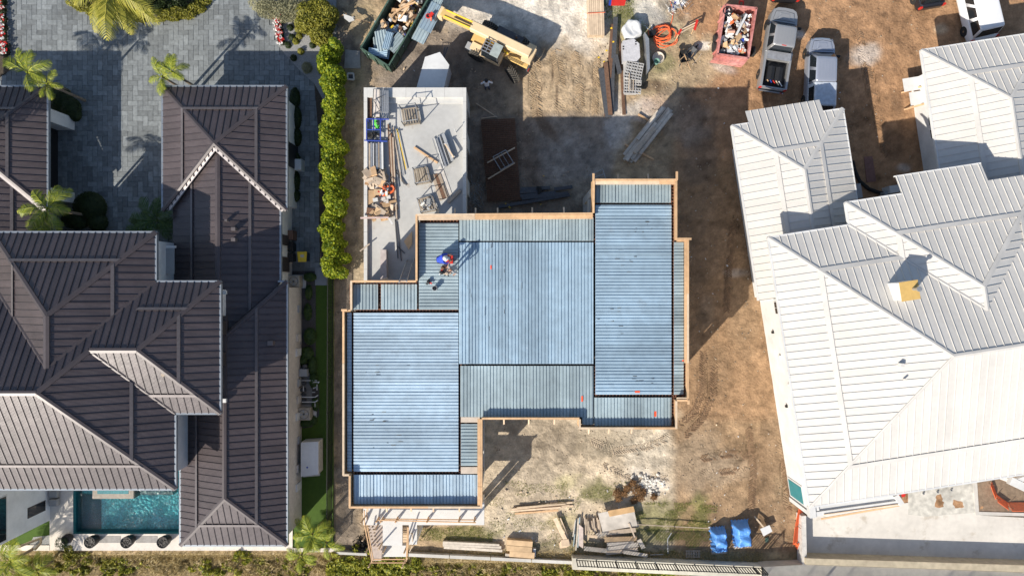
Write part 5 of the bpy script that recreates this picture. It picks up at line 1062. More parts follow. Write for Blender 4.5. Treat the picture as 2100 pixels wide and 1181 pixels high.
board([(1226,1052),(1299,1038),(1307,1077),(1236,1090)],.55,.03,M('patchy_ply',(.50,.42,.33),.8,0,.3,1.6,big=.3,col2=(.60,.58,.54)),'large patchy plywood sheet on top of the timber pile','plywood_sheet','plywood')
for i,c in enumerate(((1182,1064,1176,1120),(1186,1062,1181,1128),(1189,1060,1185,1122),(1180,1066,1175,1100))): plank(*c,.07,.07,.1+.06*i,m_lumber_g if i % 2 else m_galv_g,'thin upright lath at the end of the timber pile','lath','lath','laths at the end of the pile')
board([(1187,1074),(1196,1082),(1196,1124),(1187,1118)],.3,.06,M('pink_ply',(.56,.46,.41),.8),'pinkish board standing at the end of the timber pile','end_board','board')
for k in range(9): plank(1199+k*3.6,1060+(k*13 % 9),1201+k*4,1096-(k*7 % 11),.1,.08,.12+.08*(k % 3),m_lumber_o,'short stud lying crosswise in the timber pile','short_stud','timber','short studs in the timber pile')
for i,c in enumerate(((1222,1098,1310,1074,.32,m_lumber_g),(1238,1072,1273,1082,.28,m_lumber),(1250,1092,1304,1086,.3,m_lumber_o),(1240,1106,1306,1104,.34,m_ply),(1245,1116,1300,1113,.24,m_lumber_g),(1244,1127,1309,1116,.34,m_lumber_g),(1243,1134,1308,1126,.26,m_lumber_o),(1198,1124,1245,1129,.3,m_lumber_g),(1278,1131,1328,1139,.24,m_lumber_g),(1205,1098,1225,1101,.2,m_lumber_p),(1290,1072,1302,1102,.1,m_lumber_o),(1310,1106,1320,1124,.3,m_lumber_g))):
    plank(*c[:4],c[4],.06,.12+.045*i,c[5],'weathered plank in the criss-crossed timber pile','weathered_plank','plank','criss-crossed planks in the pile')
board([(1246,1047),(1299,1037.5),(1302,1049),(1250,1059)],.585,.012,M('orange_ply',(.52,.33,.16),.8,0,.25,2),'bright orange plywood strip on the large patchy sheet','plywood_strip','plywood')
heap(1150,1060,130,60,46,.0,(.06,.22),[m_lumber_p,m_lumber_o,m_white,m_conc_w],'wood_chip','small wood or litter chip scattered over the sand','chip','chips scattered on the sand',41,.02)
heap(1530,1000,90,130,30,.0,(.04,.12),[m_white,m_conc_w,m_lumber_p],'litter_chip','small litter chip scattered over the brown dirt','chip','chips on the brown dirt',42,.02)
heap(1480,500,70,180,26,.0,(.04,.14),[m_white,m_conc_w,m_lumber_o],'litter_chip','small litter chip on the dirt beside the deck house','chip','chips beside the deck house',43,.02)
heap(1650,250,190,150,30,.0,(.04,.12),[m_white,m_conc_w],'litter_chip','small pale chip on the dirt around the parked cars','chip','chips around the parked cars',44,.02)
heap(860,90,140,70,24,.0,(.05,.2),[m_lumber_o,m_conc_w,m_lumber_p],'wood_chip','small wood chip near the dumpster and telehandler','chip','chips near the telehandler',45,.02)
plank(1307,1075,1452,1083,.05,.05,.3,m_lumber_o,'long thin pole on the grass between the pile and tarps','pole','pole')
sg = thing('bent_pipe', at(1372,1110,0), 'thin bent pipe frame standing by the sea wall fence', 'pipe')
MB().path([at(1370,1134,.3),at(1369,1105,.7),at(1377,1092,.7)],.03,6).build('pipe', m_grey, sg); MB().path([at(1333,1137,.2),at(1360,1136,.2)],.03,6).build('rail', m_steel, sg)
# rolls of dried palm fibre and white stones
q = random.Random(14)
for u,v,r_,n in ((1265,1010,.28,1),(1280,1012,.2,1),(1287,1000,.25,1),(1297,990,.22,1),(1306,1005,.36,1),(1313,1018,.32,1),(1318,1008,.2,1),(1340,1018,.2,1),(1268,1022,.2,1),(1300,1026,.2,1)):
    p = at(u,v,.1); mb = MB()
    for k in range(90):
        a, b = q.uniform(0,6.28), q.uniform(0,1.2); d = Vector((math.cos(a)*math.sin(b),math.sin(a)*math.sin(b),math.cos(b)*.7))*r_; s = Vector((q.uniform(-1,1),q.uniform(-1,1),q.uniform(-.3,.3)))*.16; mb.beam(p+d-s,p+d+s,.03,.02)
    single(mb,'sod_roll',M('dry_fibre',(.16,.085,.035),.95,0,.3,8,isl=.4),'dry brown fibre roll dumped beside the white stones','sod roll','brown fibre rolls')
sm = []
for k in range(4):
    t = MB().lathe((0,0,0),[(.3,-.5),(.85,-.3),(1,.1),(.7,.6),(.2,.8)],7); t.v = [(x*q.uniform(.7,1.25),y*q.uniform(.7,1.25),z*q.uniform(.7,1.2)) for x,y,z in t.v]; sm.append(t.mesh('white_stone',M('white_stone',(.62,.58,.52),.9,0,.12,9,rand=.15)))
for k in range(70):
    u,v = q.gauss(1330,16), q.gauss(994,10); p = at(u,v,.05); o = link(q.choice(sm),'white_stone',None,(p.x,p.y,.05),q.uniform(0,6.28)); s = q.uniform(.07,.17); o.scale = (s,s*.8,s*.7); tag(o,'pale broken stone in the heap beside the fibre rolls','stone','heap of pale stones')
# tarpaulin bundles
m_tarp = M('blue_tarp',(.10,.28,.66),.35,0,.14,4,.05,7)
def tarp(u,v,Lx,Ly,hgt,rz,label,seed):
    t = thing('tarp_bundle', at(u,v,0), label, 'tarpaulin', None, rz); q = random.Random(seed); n, m_ = 16, 22; vs = []
    for j in range(m_+1):
        for i in range(n+1):
            x, y = (i/n-.5)*Lx, (j/m_-.5)*Ly; ex, ey = abs(i/n-.5)*2, abs(j/m_-.5)*2; e = max(ex,ey)
            z = hgt if e < .72 else hgt*(1-((e-.72)/.28)**.7*.92); z += .06*math.sin(x*7+seed)*math.cos(y*6)+.05*math.sin(x*3+y*9+seed*2)+q.uniform(-.02,.02)
            k = 1+(.08*math.sin(j*1.7+seed) if ex > .9 else 0); vs.append((x*k+.04*math.sin(j*.9), y*(1+(.06*math.sin(i*2.1) if ey > .9 else 0)), max(.02,z)))
    fs = [(j*(n+1)+i,j*(n+1)+i+1,(j+1)*(n+1)+i+1,(j+1)*(n+1)+i) for j in range(m_) for i in range(n)]
    MB().add(vs,fs).build('tarpaulin', m_tarp, t, True); MB().box((0,-.1,.06),(Lx*.95,Ly*1.05,.12)).build('pallet', m_lumber_g, t)
    for k in range(4): MB().beam((-Lx/2,-Ly/2*1.12+k*.06,.1),(Lx/2,-Ly/2*1.12+k*.06,.1),.04,.05).build('slat', m_lumber_p, t)
tarp(1472,1104,1.1,1.75,.85,R(4),'pallet bundle under blue tarpaulin next to the grass',1); tarp(1518,1091,1.2,1.85,1.0,R(6),'taller pallet bundle under blue tarpaulin near the lying sign',2)
sn = thing('sign_board', at(1565,1080,0), 'white square sign on a timber stake lying on the brown dirt', 'sign')
MB().prism([xy(u,v,.45) for u,v in ((1559,1084),(1578,1076),(1584,1089),(1566,1099))],.41,.45).build('panel', m_white, sn); MB().beam(at(1547,1058,.3),at(1567,1082,.4),.1,.08).build('stake', m_lumber_p, sn)
board([(1569,1103),(1576,1101),(1576,1111),(1570,1112)],.0,.05,m_green,'small green grate lying below the white sign','grate','grate')
plt = thing('timber_pallet', at(1422,1118,0), 'weathered timber pallet lying on the grass before the sea wall', 'pallet')
for k in range(6): MB().beam(at(1408+k*5,1127,.1),at(1408+k*5,1143,.1),.1,.03).build('slat', m_lumber_o, plt)
for k in range(3): MB().beam(at(1406,1129+k*6,.05),at(1436,1129+k*6,.05),.08,.07).build('bearer', m_lumber_o, plt)
mb = MB(); q = random.Random(31)
for k in range(60):
    u,v = q.gauss(747,11), q.gauss(1116,9); p = at(u,v,.1); s = Vector((q.uniform(-.35,.35),q.uniform(-.35,.35),q.uniform(-.05,.2))); r_ = Vector((q.uniform(-.2,.2),q.uniform(-.2,.2),.05)); mb.add([p,p+s,p+s+r_+Vector((0,0,.15)),p+r_],[(0,1,2,3)])
single(mb,'black_sheeting',m_black,'crumpled black plastic sheeting beside the stair tower','plastic sheet')
# orange mesh safety fence and its kin
def net(pts, h0, name, label, lean=.3):
    t = thing(name, pts[0], label, 'fence'); n = 0; mb = MB()
    for a,b in zip(pts,pts[1:]):
        L = (b-a).length; k = 0; d = (b-a).normalized(); s = Vector((d.y,-d.x,0))*lean
        while k < L:
            p = a+d*k; mb.beam(p, p+s+Vector((0,0,h0)), .03, .02); k += .09
        for f in [i/9 for i in range(10)]: mb.beam(a+(s+Vector((0,0,h0)))*f, b+(s+Vector((0,0,h0)))*f, .028, .02)
        MB().tube(a+s*.5, a+s*.5+Vector((0,0,h0+.1)), .02, 5).build('stake', m_rust, t)
    mb.build('netting', m_orange, t)
net([at(1648,1040,.05),at(1641,1075,.05),at(1637,1110,.05)],.8,'safety_fence','sagging orange plastic safety netting at the terrace corner',.7)
net([at(1628,1113,.05),at(1637,1130,.05),at(1648,1150,.05),at(1655,1176,.05)],.4,'safety_fence','strip of orange netting hanging down past the terrace wall',-.25)
net([at(2034,988,.08),at(2044,1014,.08),at(2066,1030,.08),at(2120,1030,.08)],.5,'safety_fence','orange safety netting around the planter pit',.45)
board([(1844,1012),(1858,1009),(1856,1018),(1845,1020)],1.5,.04,m_red,'red board scrap under the white porch beam','red_scrap','board')
for i,(u,v) in enumerate(((1893,1011),(1922,1008),(1950,1004))): c = at(u,v,.06); single(MB().lathe((c.x,c.y,.05),[(.07,0),(.07,.1),(.05,.1),(.05,.02)],12),'pipe_stub',m_steel,'short pipe stub rising from the dusty walk','pipe','pipe stubs in the walk')
pw2 = thing('porch_corner', at(2090,990,0), 'white timber corner of the porch at the planter pit', 'porch')
MB().beam(at(2070,984,3.3),at(2110,1003,3.3),.5,.3).build('beam', m_white, pw2); MB().beam(at(2072,990,3.3),at(2112,975,3.3),.3,.25).build('beam', m_white, pw2)
p = at(2090,992,3.3); MB().box((p.x,p.y,1.6),(.25,.25,3.2)).build('post', m_white, pw2)
# black drainage hose and planks between the white roofs
single(MB().path([at(u,v,.12) for u,v in ((1748,330),(1753,350),(1763,372),(1782,388),(1805,396),(1830,398))],.13,8),'drain_hose',m_rubber,'thick black corrugated hose lying between the white roofs','hose')
board([(1772,322),(1789,320),(1797,372),(1778,374)],.02,.06,M('red_plank',(.22,.12,.10),.9),'dull red plank lying on the mud between the white roofs','red_plank','plank')
ac2 = thing('wall_unit', at(1840,388,0), 'pale metal equipment under the edge of the white roof', 'equipment'); c = at(1838,387,1.0); MB().box((c.x,c.y,.5),(.9,.5,1.0),AN).build('cabinet', m_white, ac2); MB().box((c.x-.4,c.y-.3,.35),(.5,.3,.7),AN).build('base', m_grey, ac2)
c = at(1757,392,1.0); single(MB().box((c.x,c.y,.5),(.7,1.0,1.0),AN),'grey_cabinet',m_grey,'dark grey cabinet by the garage wall of the white house','cabinet')
# ------------------------------------------------------------------ vehicles (local x forward, y to the left, z up)
def paint(name, c, metal=.5): return M(name, c, .28, metal, .02, 3, spec=.6, big=.02)
def quad_on(mb, p, inset=.06, off=.012):
    c = sum(p, Vector())/4; n = (p[1]-p[0]).cross(p[2]-p[0]).normalized()
    if n.dot(c-Vector((c.x*.2,0,.9))) < 0: n = -n
    q = [a+(c-a)*inset+n*off for a in p]; mb.add(q, [(0,1,2,3)])
def wheel(t, x, y, r=.38, w=.26, rz=0):
    Mx = Matrix.Rotation(rz,3,'Z') @ Matrix.Rotation(R(90),3,'X')
    tyre = MB().lathe((x,y,r), [(r*.55,-w/2),(r*.92,-w/2),(r,-w*.3),(r,w*.3),(r*.92,w/2),(r*.55,w/2)], 22, Mx).build('tyre', m_rubber, t)
    MB().lathe((x,y,r), [(r*.12,-w*.52),(r*.58,-w*.42),(r*.58,w*.42),(r*.12,w*.52)], 14, Mx).build('rim', m_chrome, tyre)
def outline(L, Wd, x0=None, x1=None, nose=.12, tail=.05):
    h = L/2; w = Wd/2
    return [(-h,-w*.82),(-h+.12,-w*.96),(-h+.5,-w),(h-.9,-w),(h-.45,-w*.95),(h-.15,-w*.82),(h,-w*.55),(h+.03,0),(h,w*.55),(h-.15,w*.82),(h-.45,w*.95),(h-.9,w),(-h+.5,w),(-h+.12,w*.96),(-h,w*.82)]
def car(name, label, cat, u, v, rz, L, Wd, col, kind, grp='vehicles parked on the dirt', zc=1.0):
    p = at(u, v, zc); t = thing(name, (p.x,p.y,0), label, cat, grp, rz); h = L/2; w = Wd/2
    hood = {'pickup':1.08,'cap':1.06,'van':1.0,'suv':1.0}[kind]; roof = {'pickup':1.86,'cap':1.84,'van':1.78,'suv':1.72}[kind]; pm2 = col
    o = outline(L, Wd)
    def ring_(s, z, sh=0): return [Vector((x*s+sh, y*s, z)) for x, y in o]
    # cab footprint
    cx0, cx1 = {'pickup':(-h*.09,h*.64),'cap':(-h*.28,h*.60),'van':(-h*.93,h*.55),'suv':(-h*.9,h*.42)}[kind]
    bed = kind in ('pickup',)
    if not bed:
        MB().loft([ring_(.95,.28), ring_(1,.42), ring_(1.0,.8), ring_(.97,hood-.06), ring_(.93,hood)]).build('body', pm2, t, False)
    else:
        q = [(x,y) for x,y in o if x > cx0-.2]; q = [(cx0-.02,-w)]+[p_ for p_ in o if p_[0] > cx0]+[(cx0-.02,w)]
        MB().loft([[Vector((x*.97,y*.95,.3)) for x,y in q],[Vector((x,y,.45)) for x,y in q],[Vector((x,y,.85)) for x,y in q],[Vector((x*.985,y*.96,hood)) for x,y in q]]).build('body', pm2, t)
        bx0 = -h; b = MB(); b.box(((bx0+cx0)/2,0,.62),(cx0-bx0,Wd*.94,.12))
        b.build('bed_floor', m_black, t)
        for s in (-1,1): MB().loft([[Vector((x,s*y,z)) for y,z in ((w,.45),(w,.95),(w*.97,hood+.02),(w*.82,hood+.02),(w*.82,.6),(w*.9,.45))] for x in (bx0+.04,cx0-.03)]).build('bed_side', pm2, t)
        MB().box((bx0+.06,0,.82),(.09,Wd*.86,.5)).build('tailgate', pm2, t); MB().box((bx0-.05,0,.5),(.16,Wd*.92,.16)).build('bumper', m_chrome, t)
        MB().box((cx0-.35,0,hood+.0),(.55,Wd*.84,.34)).build('toolbox', M('steel_toolbox',(.5,.5,.5),.4,.6), t)
        for yy,ln in ((.3,.9),(-.25,.9)): 
            bg_ = MB().loft([[Vector((x,yy+a*.27,z)) for a,z in ((-1,.7),(-.9,1.0),(0,1.08),(.9,1.0),(1,.7))] for x in (bx0+.55,bx0+.8,bx0+.55+ln,bx0+.62+ln)]); bg_.build('cargo_bag', m_black, t)
        for k in range(5): MB().beam((bx0+.25+.05*k,-.6+.25*k,1.0),(bx0+.55,-.3+.2*k,1.05),.05,.05).build('tool', (m_white,m_lumber_p,m_red,m_blue,m_lumber)[k], t)
    # greenhouse
    fr, rk = {'pickup':(.55,.12),'cap':(.6,.02),'van':(.85,.25),'suv':(.7,.3)}[kind]
    base = [Vector((cx0,-w*.92,hood)),Vector((cx1,-w*.9,hood)),Vector((cx1,w*.9,hood)),Vector((cx0,w*.92,hood))]
    tw_ = .84 if kind == 'van' else .76
    top = [Vector((cx0+rk,-w*tw_,roof)),Vector((cx1-fr,-w*(tw_-.02),roof)),Vector((cx1-fr,w*(tw_-.02),roof)),Vector((cx0+rk,w*tw_,roof))]
    mid = [a.lerp(b,.94)+Vector((0,0,.015)) for a,b in zip(base,top)]
    def oct_(q4, c):
        out = []
        for i in range(4):
            a, b, d = q4[i-1], q4[i], q4[(i+1) % 4]; out += [b+(a-b).normalized()*c, b+(d-b).normalized()*c]
        return out
    cm = sum(top, Vector())/4
    def shr(k, dz): return [Vector((cm.x+(p_.x-cm.x)*k, p_.y*k, roof+dz)) for p_ in top]
    MB().loft([oct_(base,.05),oct_(mid,.07),oct_(shr(.985,.012),.10),oct_(shr(.93,.035),.12),oct_(shr(.8,.05),.12)]).build('cab', pm2, t, True)
    ws = MB(); quad_on(ws,[base[1],base[2],top[2],top[1]],.10); ws.build('windshield', m_window, t)
    rw = MB(); quad_on(rw,[base[0],base[3],top[3],top[0]],.14); rw.build('rear_window', m_window, t)
    for s,(i,j) in ((-1,(0,1)),(1,(3,2))):
        for f0,f1 in (((.05,.47),(.53,.95)) if kind in ('pickup','cap') else ((.03,.32),(.36,.64),(.68,.96))):
            g = MB(); quad_on(g,[base[i].lerp(base[j],f0),base[i].lerp(base[j],f1),top[i].lerp(top[j],f1),top[i].lerp(top[j],f0)],.12); g.build('side_window', m_window, t)
        m0 = MB().box((cx1-.3,s*(w+.13),hood+.05),(.12,.26,.2)); m0.build('mirror', m_black if kind != 'van' else pm2, t)
        hl = MB().box((h-.24,s*w*.70,hood-.17),(.2,.26,.14),s*-.45); hl.build('headlight', m_steel, t)
        MB().box((-h+.05,s*w*.88,hood-.18),(.12,.16,.3)).build('taillight', m_red, t)
    if kind in ('pickup','cap'):               # hood bulge and roof ribs
        MB().prism([(cx1+.10,-w*.80),(h-.30,-w*.66),(h-.22,0),(h-.30,w*.66),(cx1+.10,w*.80)],hood-.05,hood+.004).build('hood_gap', m_black, t); MB().loft([[Vector((x,y,z_)) for x,y in ((cx1+.12,-w*k_),(h-.33,-w*(k_-.14)),(h-.25,0),(h-.33,w*(k_-.14)),(cx1+.12,w*k_))] for k_,z_ in ((.78,hood-.04),(.78,hood+.008),(.70,hood+.03))]).build('hood', pm2, t); MB().loft([[Vector((x,y,z_)) for x,y in ((cx1+.2,-.4*k_),(h-.42,-.34*k_),(h-.42,.34*k_),(cx1+.2,.4*k_))] for k_,z_ in ((1,hood+.02),(.88,hood+.055))]).build('hood_bulge', pm2, t)
        for yy in (-.28,.3): MB().beam((cx1-.02,yy,hood+.03),(cx1-.22,yy+.42,hood+.30),.025,.02).build('wiper', m_black, t)
        MB().tube((cx1-.1,w*.8,hood),(cx1-.35,w*.82,hood+.75),.008,5).build('antenna', m_black, t)
        for k in range(6): MB().beam((cx0+.25,-.5+k*.2,roof+.05),(cx1-fr-.3,-.5+k*.2,roof+.05),.04,.012).build('roof_rib', pm2, t)
        MB().box((cx0+.16,0,roof+.02),(.05,.3,.04)).build('brake_light', m_red, t)
    if kind == 'cap':
        x0, x1 = -h+.05, cx0-.02
        MB().loft([[Vector((x0,-w*.95,hood)),Vector((x1,-w*.95,hood)),Vector((x1,w*.95,hood)),Vector((x0,w*.95,hood))],[Vector((x0+.25,-w*.8,1.78)),Vector((x1,-w*.8,1.8)),Vector((x1,w*.8,1.8)),Vector((x0+.25,w*.8,1.78))],[Vector((x0+.32,-w*.7,1.83)),Vector((x1,-w*.72,1.85)),Vector((x1,w*.72,1.85)),Vector((x0+.32,w*.7,1.83))]]).build('bed_cap', M('white_cap_paint',(.52,.56,.62),.3,.1), t)
        for s in (-1,1):
            g = MB(); quad_on(g,[Vector((x0+.3,s*w*.95,hood)),Vector((x1-.1,s*w*.95,hood)),Vector((x1-.1,s*w*.8,1.78)),Vector((x0+.45,s*w*.8,1.78))],.2); g.build('cap_window', m_window, t)
        g = MB(); quad_on(g,[Vector((x0,-w*.9,hood)),Vector((x0,w*.9,hood)),Vector((x0+.25,w*.78,1.78)),Vector((x0+.25,-w*.78,1.78))],.15); g.build('cap_window', m_window, t)
    for x in (-h*.62,h*.62):
        for s in (-1,1): wheel(t,x,s*(w-.1),.37,.25)
    MB().box((-h*0,0,.36),(L*.9,Wd*.8,.2)).build('chassis', m_black, t)
    return t
car('pickup_truck','silver crew cab pickup with black bags in its open bed','pickup',1598,100,R(81),5.6,1.93,paint('silver_paint',(.40,.40,.40),.45),'pickup')
car('pickup_truck','bluish grey pickup with a pale bed cap beside the silver one','pickup',1684,154,R(88),5.2,1.85,paint('blue_grey_paint',(.40,.43,.50),.45),'cap')
car('black_car','black car whose rear just shows above the silver pickup','car',1616,-72,R(88),4.8,1.9,paint('black_paint',(.02,.02,.022),.2),'suv')
car('black_car','black car with red tail light at the top beside the white van','car',1903,-56,R(100),4.7,1.85,paint('black_paint2',(.02,.02,.025),.2),'suv')
car('white_minivan','white minivan parked above the propped white wing','van',2007,8,R(103),4.9,1.98,paint('white_car_paint',(.75,.75,.76),0),'van')
# ------------------------------------------------------------------ telehandler
th = thing('telehandler', at(1028,110,0), 'yellow telehandler with its boom out over the pale dust', 'telehandler', None, R(153.4))
m_ty = M('telehandler_yellow',(.66,.45,.17),.5,0,.08,4); m_tp = M('telehandler_cream',(.68,.52,.32),.55,0,.06,3)
MB().loft([[Vector((x,s*wd,z)) for s,wd,z in ((-1,.36,.6),(-1,.44,.85),(-1,.4,1.1),(1,.4,1.1),(1,.44,.85),(1,.36,.6))] for x in (-2.2,-2.0,1.9,2.1)]).build('chassis', m_ty, th)
for x in (1.35,-1.45): MB().tube((x,-1.0,.62),(x,1.0,.62),.13,10).build('axle', m_dsteel, th)
for y in (.3,.38,.46): MB().path([(-1.9,y,1.3),(-1.2,y+.06,1.45),(-.6,y+.05,1.3)],.025,6).build('hydraulic_hose', m_black, th)
MB().tube((-.6,.16,1.2),(.9,.16,1.75),.07,8).build('lift_cylinder', m_yellow, th)
b0 = MB(); b0.loft([[Vector((x,-.22+s*.31,zb+z)) for s,z in ((-1,-.28),(-1,.22),(-.8,.28),(.8,.28),(1,.22),(1,-.28))] for x,zb in ((-2.1,2.05),(-1.9,2.05),(2.2,1.85),(2.3,1.84))]); bo = b0.build('boom', m_tp, th)
MB().box((-2.0,-.22,1.7),(.7,1.0,.55)).build('counterweight', m_tp, th); MB().box((-1.95,-.75,1.55),(.55,.5,.3)).build('rear_cover', m_tp, th)
ib = MB().beam((2.1,-.2,1.84),(4.55,-.2,1.55),.52,.42).build('inner_boom', m_ty, bo)
for y in (-.42,.02): MB().tube((2.3,y,2.08),(4.3,y,1.82),.05,8).build('hose_tube', m_yellow, bo)
MB().tube((2.2,-.2,2.1),(3.6,-.2,1.95),.045,8).build('cylinder', m_black, bo)
MB().box((4.6,-.2,1.35),(.35,.7,.7)).build('boom_head', m_tp, th)
MB().box((4.85,-.2,1.1),(.12,1.25,.5)).build('fork_carriage', m_dsteel, th)
for y in (-.62,.25): MB().beam((4.85,y,.9),(6.1,y,.9),.12,.05).build('fork', m_black, th)
MB().box((.35,.68,1.0),(1.5,.9,.5)).build('cab_base', m_tp, th)
cb = MB()
for x in (-.3,.95):
    for y in (.25,1.1): cb.beam((x,y,1.2),(x*.9+.02,y*.97,2.35),.07,.07)
cb.build('cab_frame', m_dsteel, th)
rf = MB().box((-.02,.68,2.38),(.6,.9,.07)).build('cab_roof', M('cab_grey',(.32,.36,.34),.5), th)
for y in (.26,.46,.66,.86,1.08): MB().beam((.25,y,2.36),(.95,y,2.36),.05,.05).build('guard_bar', m_steel, rf)
for x in (.3,.6,.93): MB().beam((x,.25,2.35),(x,1.1,2.35),.05,.05).build('guard_bar', m_steel, rf)
g = MB(); g.add([(.98,.28,1.25),(.98,1.08,1.25),(.9,1.05,2.3),(.9,.28,2.3)],[(0,1,2,3)]); g.add([(-.3,1.12,1.25),(.95,1.12,1.25),(.88,1.08,2.3),(-.26,1.08,2.3)],[(0,1,2,3)]); g.build('cab_glass', m_window, th)
MB().box((.2,.66,1.35),(.5,.5,.3)).build('seat', m_black, th); MB().tube((.55,.66,1.3),(.7,.66,1.75),.03,6).build('steering_column', m_black, th)
MB().box((-.2,-.95,1.0),(1.9,.6,.7)).build('engine_cover', m_dsteel, th); MB().tube((-.7,-.95,1.2),(-.7,-.95,1.9),.06,8).build('exhaust', m_dsteel, th)
MB().box((1.55,.75,1.05),(.7,.5,.35)).build('step', m_tp, th); MB().box((2.0,.85,.95),(.45,.45,.4)).build('battery_box', m_grey, th)
MB().box((-2.3,.2,1.2),(.12,.9,.35)).build('rear_bumper', m_dsteel, th); MB().box((-2.38,.55,1.25),(.05,.2,.15)).build('taillight', m_red, th)
for x,y,a in ((1.35,1.05,0),(1.35,-1.05,0),(-1.45,1.15,R(-28)),(-1.45,-1.05,R(-22))):
    r_, w_ = .62,.46; Mx = Matrix.Rotation(a,3,'Z') @ Matrix.Rotation(R(90),3,'X')
    ty = MB().lathe((x,y,r_),[(r_*.5,-w_*.4),(r_*.85,-w_/2),(r_*.95,-w_*.45),(r_*.95,w_*.45),(r_*.85,w_/2),(r_*.5,w_*.4)],24,Mx).build('tyre', m_rubber, th)
    lugs = MB()
    for k in range(22):
        t_ = 2*math.pi*k/22
        for s in (-1,1):
            c = Mx @ Vector((r_*.97*math.cos(t_+s*.07),r_*.97*math.sin(t_+s*.07),s*.11)) + Vector((x,y,r_)); Mr = Mx @ Matrix.Rotation(t_,3,'Z') @ Matrix.Rotation(s*.6,3,'X'); lugs.box(c,(.07,.06,.26),M=Mr)
    lugs.build('lugs', M('dusty_rubber',(.10,.09,.075),.9,0,.3,12), ty); MB().lathe((x,y,r_),[(.1,-w_*.3),(r_*.5,-w_*.3),(r_*.5,w_*.3),(.1,w_*.3)],14,Mx).build('rim', m_ty, ty)
# load of deck sheets on the forks with a cut-off saw
for i,(u,v,L_,w_,z) in enumerate(((889,20,1.7,.62,1.15),(878,44,2.9,1.0,1.0),(866,66,1.5,.92,1.12),(884,36,2.0,.95,1.18))): minisheet(u,v,math.atan2(-78,-40)+math.pi,L_,w_,z,m_galv_b if i % 2 else m_galv_g,'deck_sheet_load','corrugated deck sheet carried across the telehandler forks','deck sheets on the forks')
cw = thing('cutoff_saw', at(882,34,1.25), 'red cut-off saw lying on the deck sheets over the forks', 'saw')
p = at(885,32,1.3); MB().box((p.x,p.y,1.38),(.32,.22,.2),.9).build('engine', m_red, cw); p2 = at(878,34,1.3); MB().lathe((p2.x,p2.y,1.34),[(.02,-.03),(.17,-.03),(.17,.03),(.02,.03)],16).build('blade_guard', m_red, cw); MB().lathe((p2.x,p2.y,1.36),[(.02,0),(.12,0),(.12,.02),(.02,.02)],16).build('blade', m_black, cw)
p3 = at(884,44,1.3); MB().beam((p.x,p.y,1.4),(p3.x,p3.y,1.36),.08,.08).build('handle', m_orange, cw)
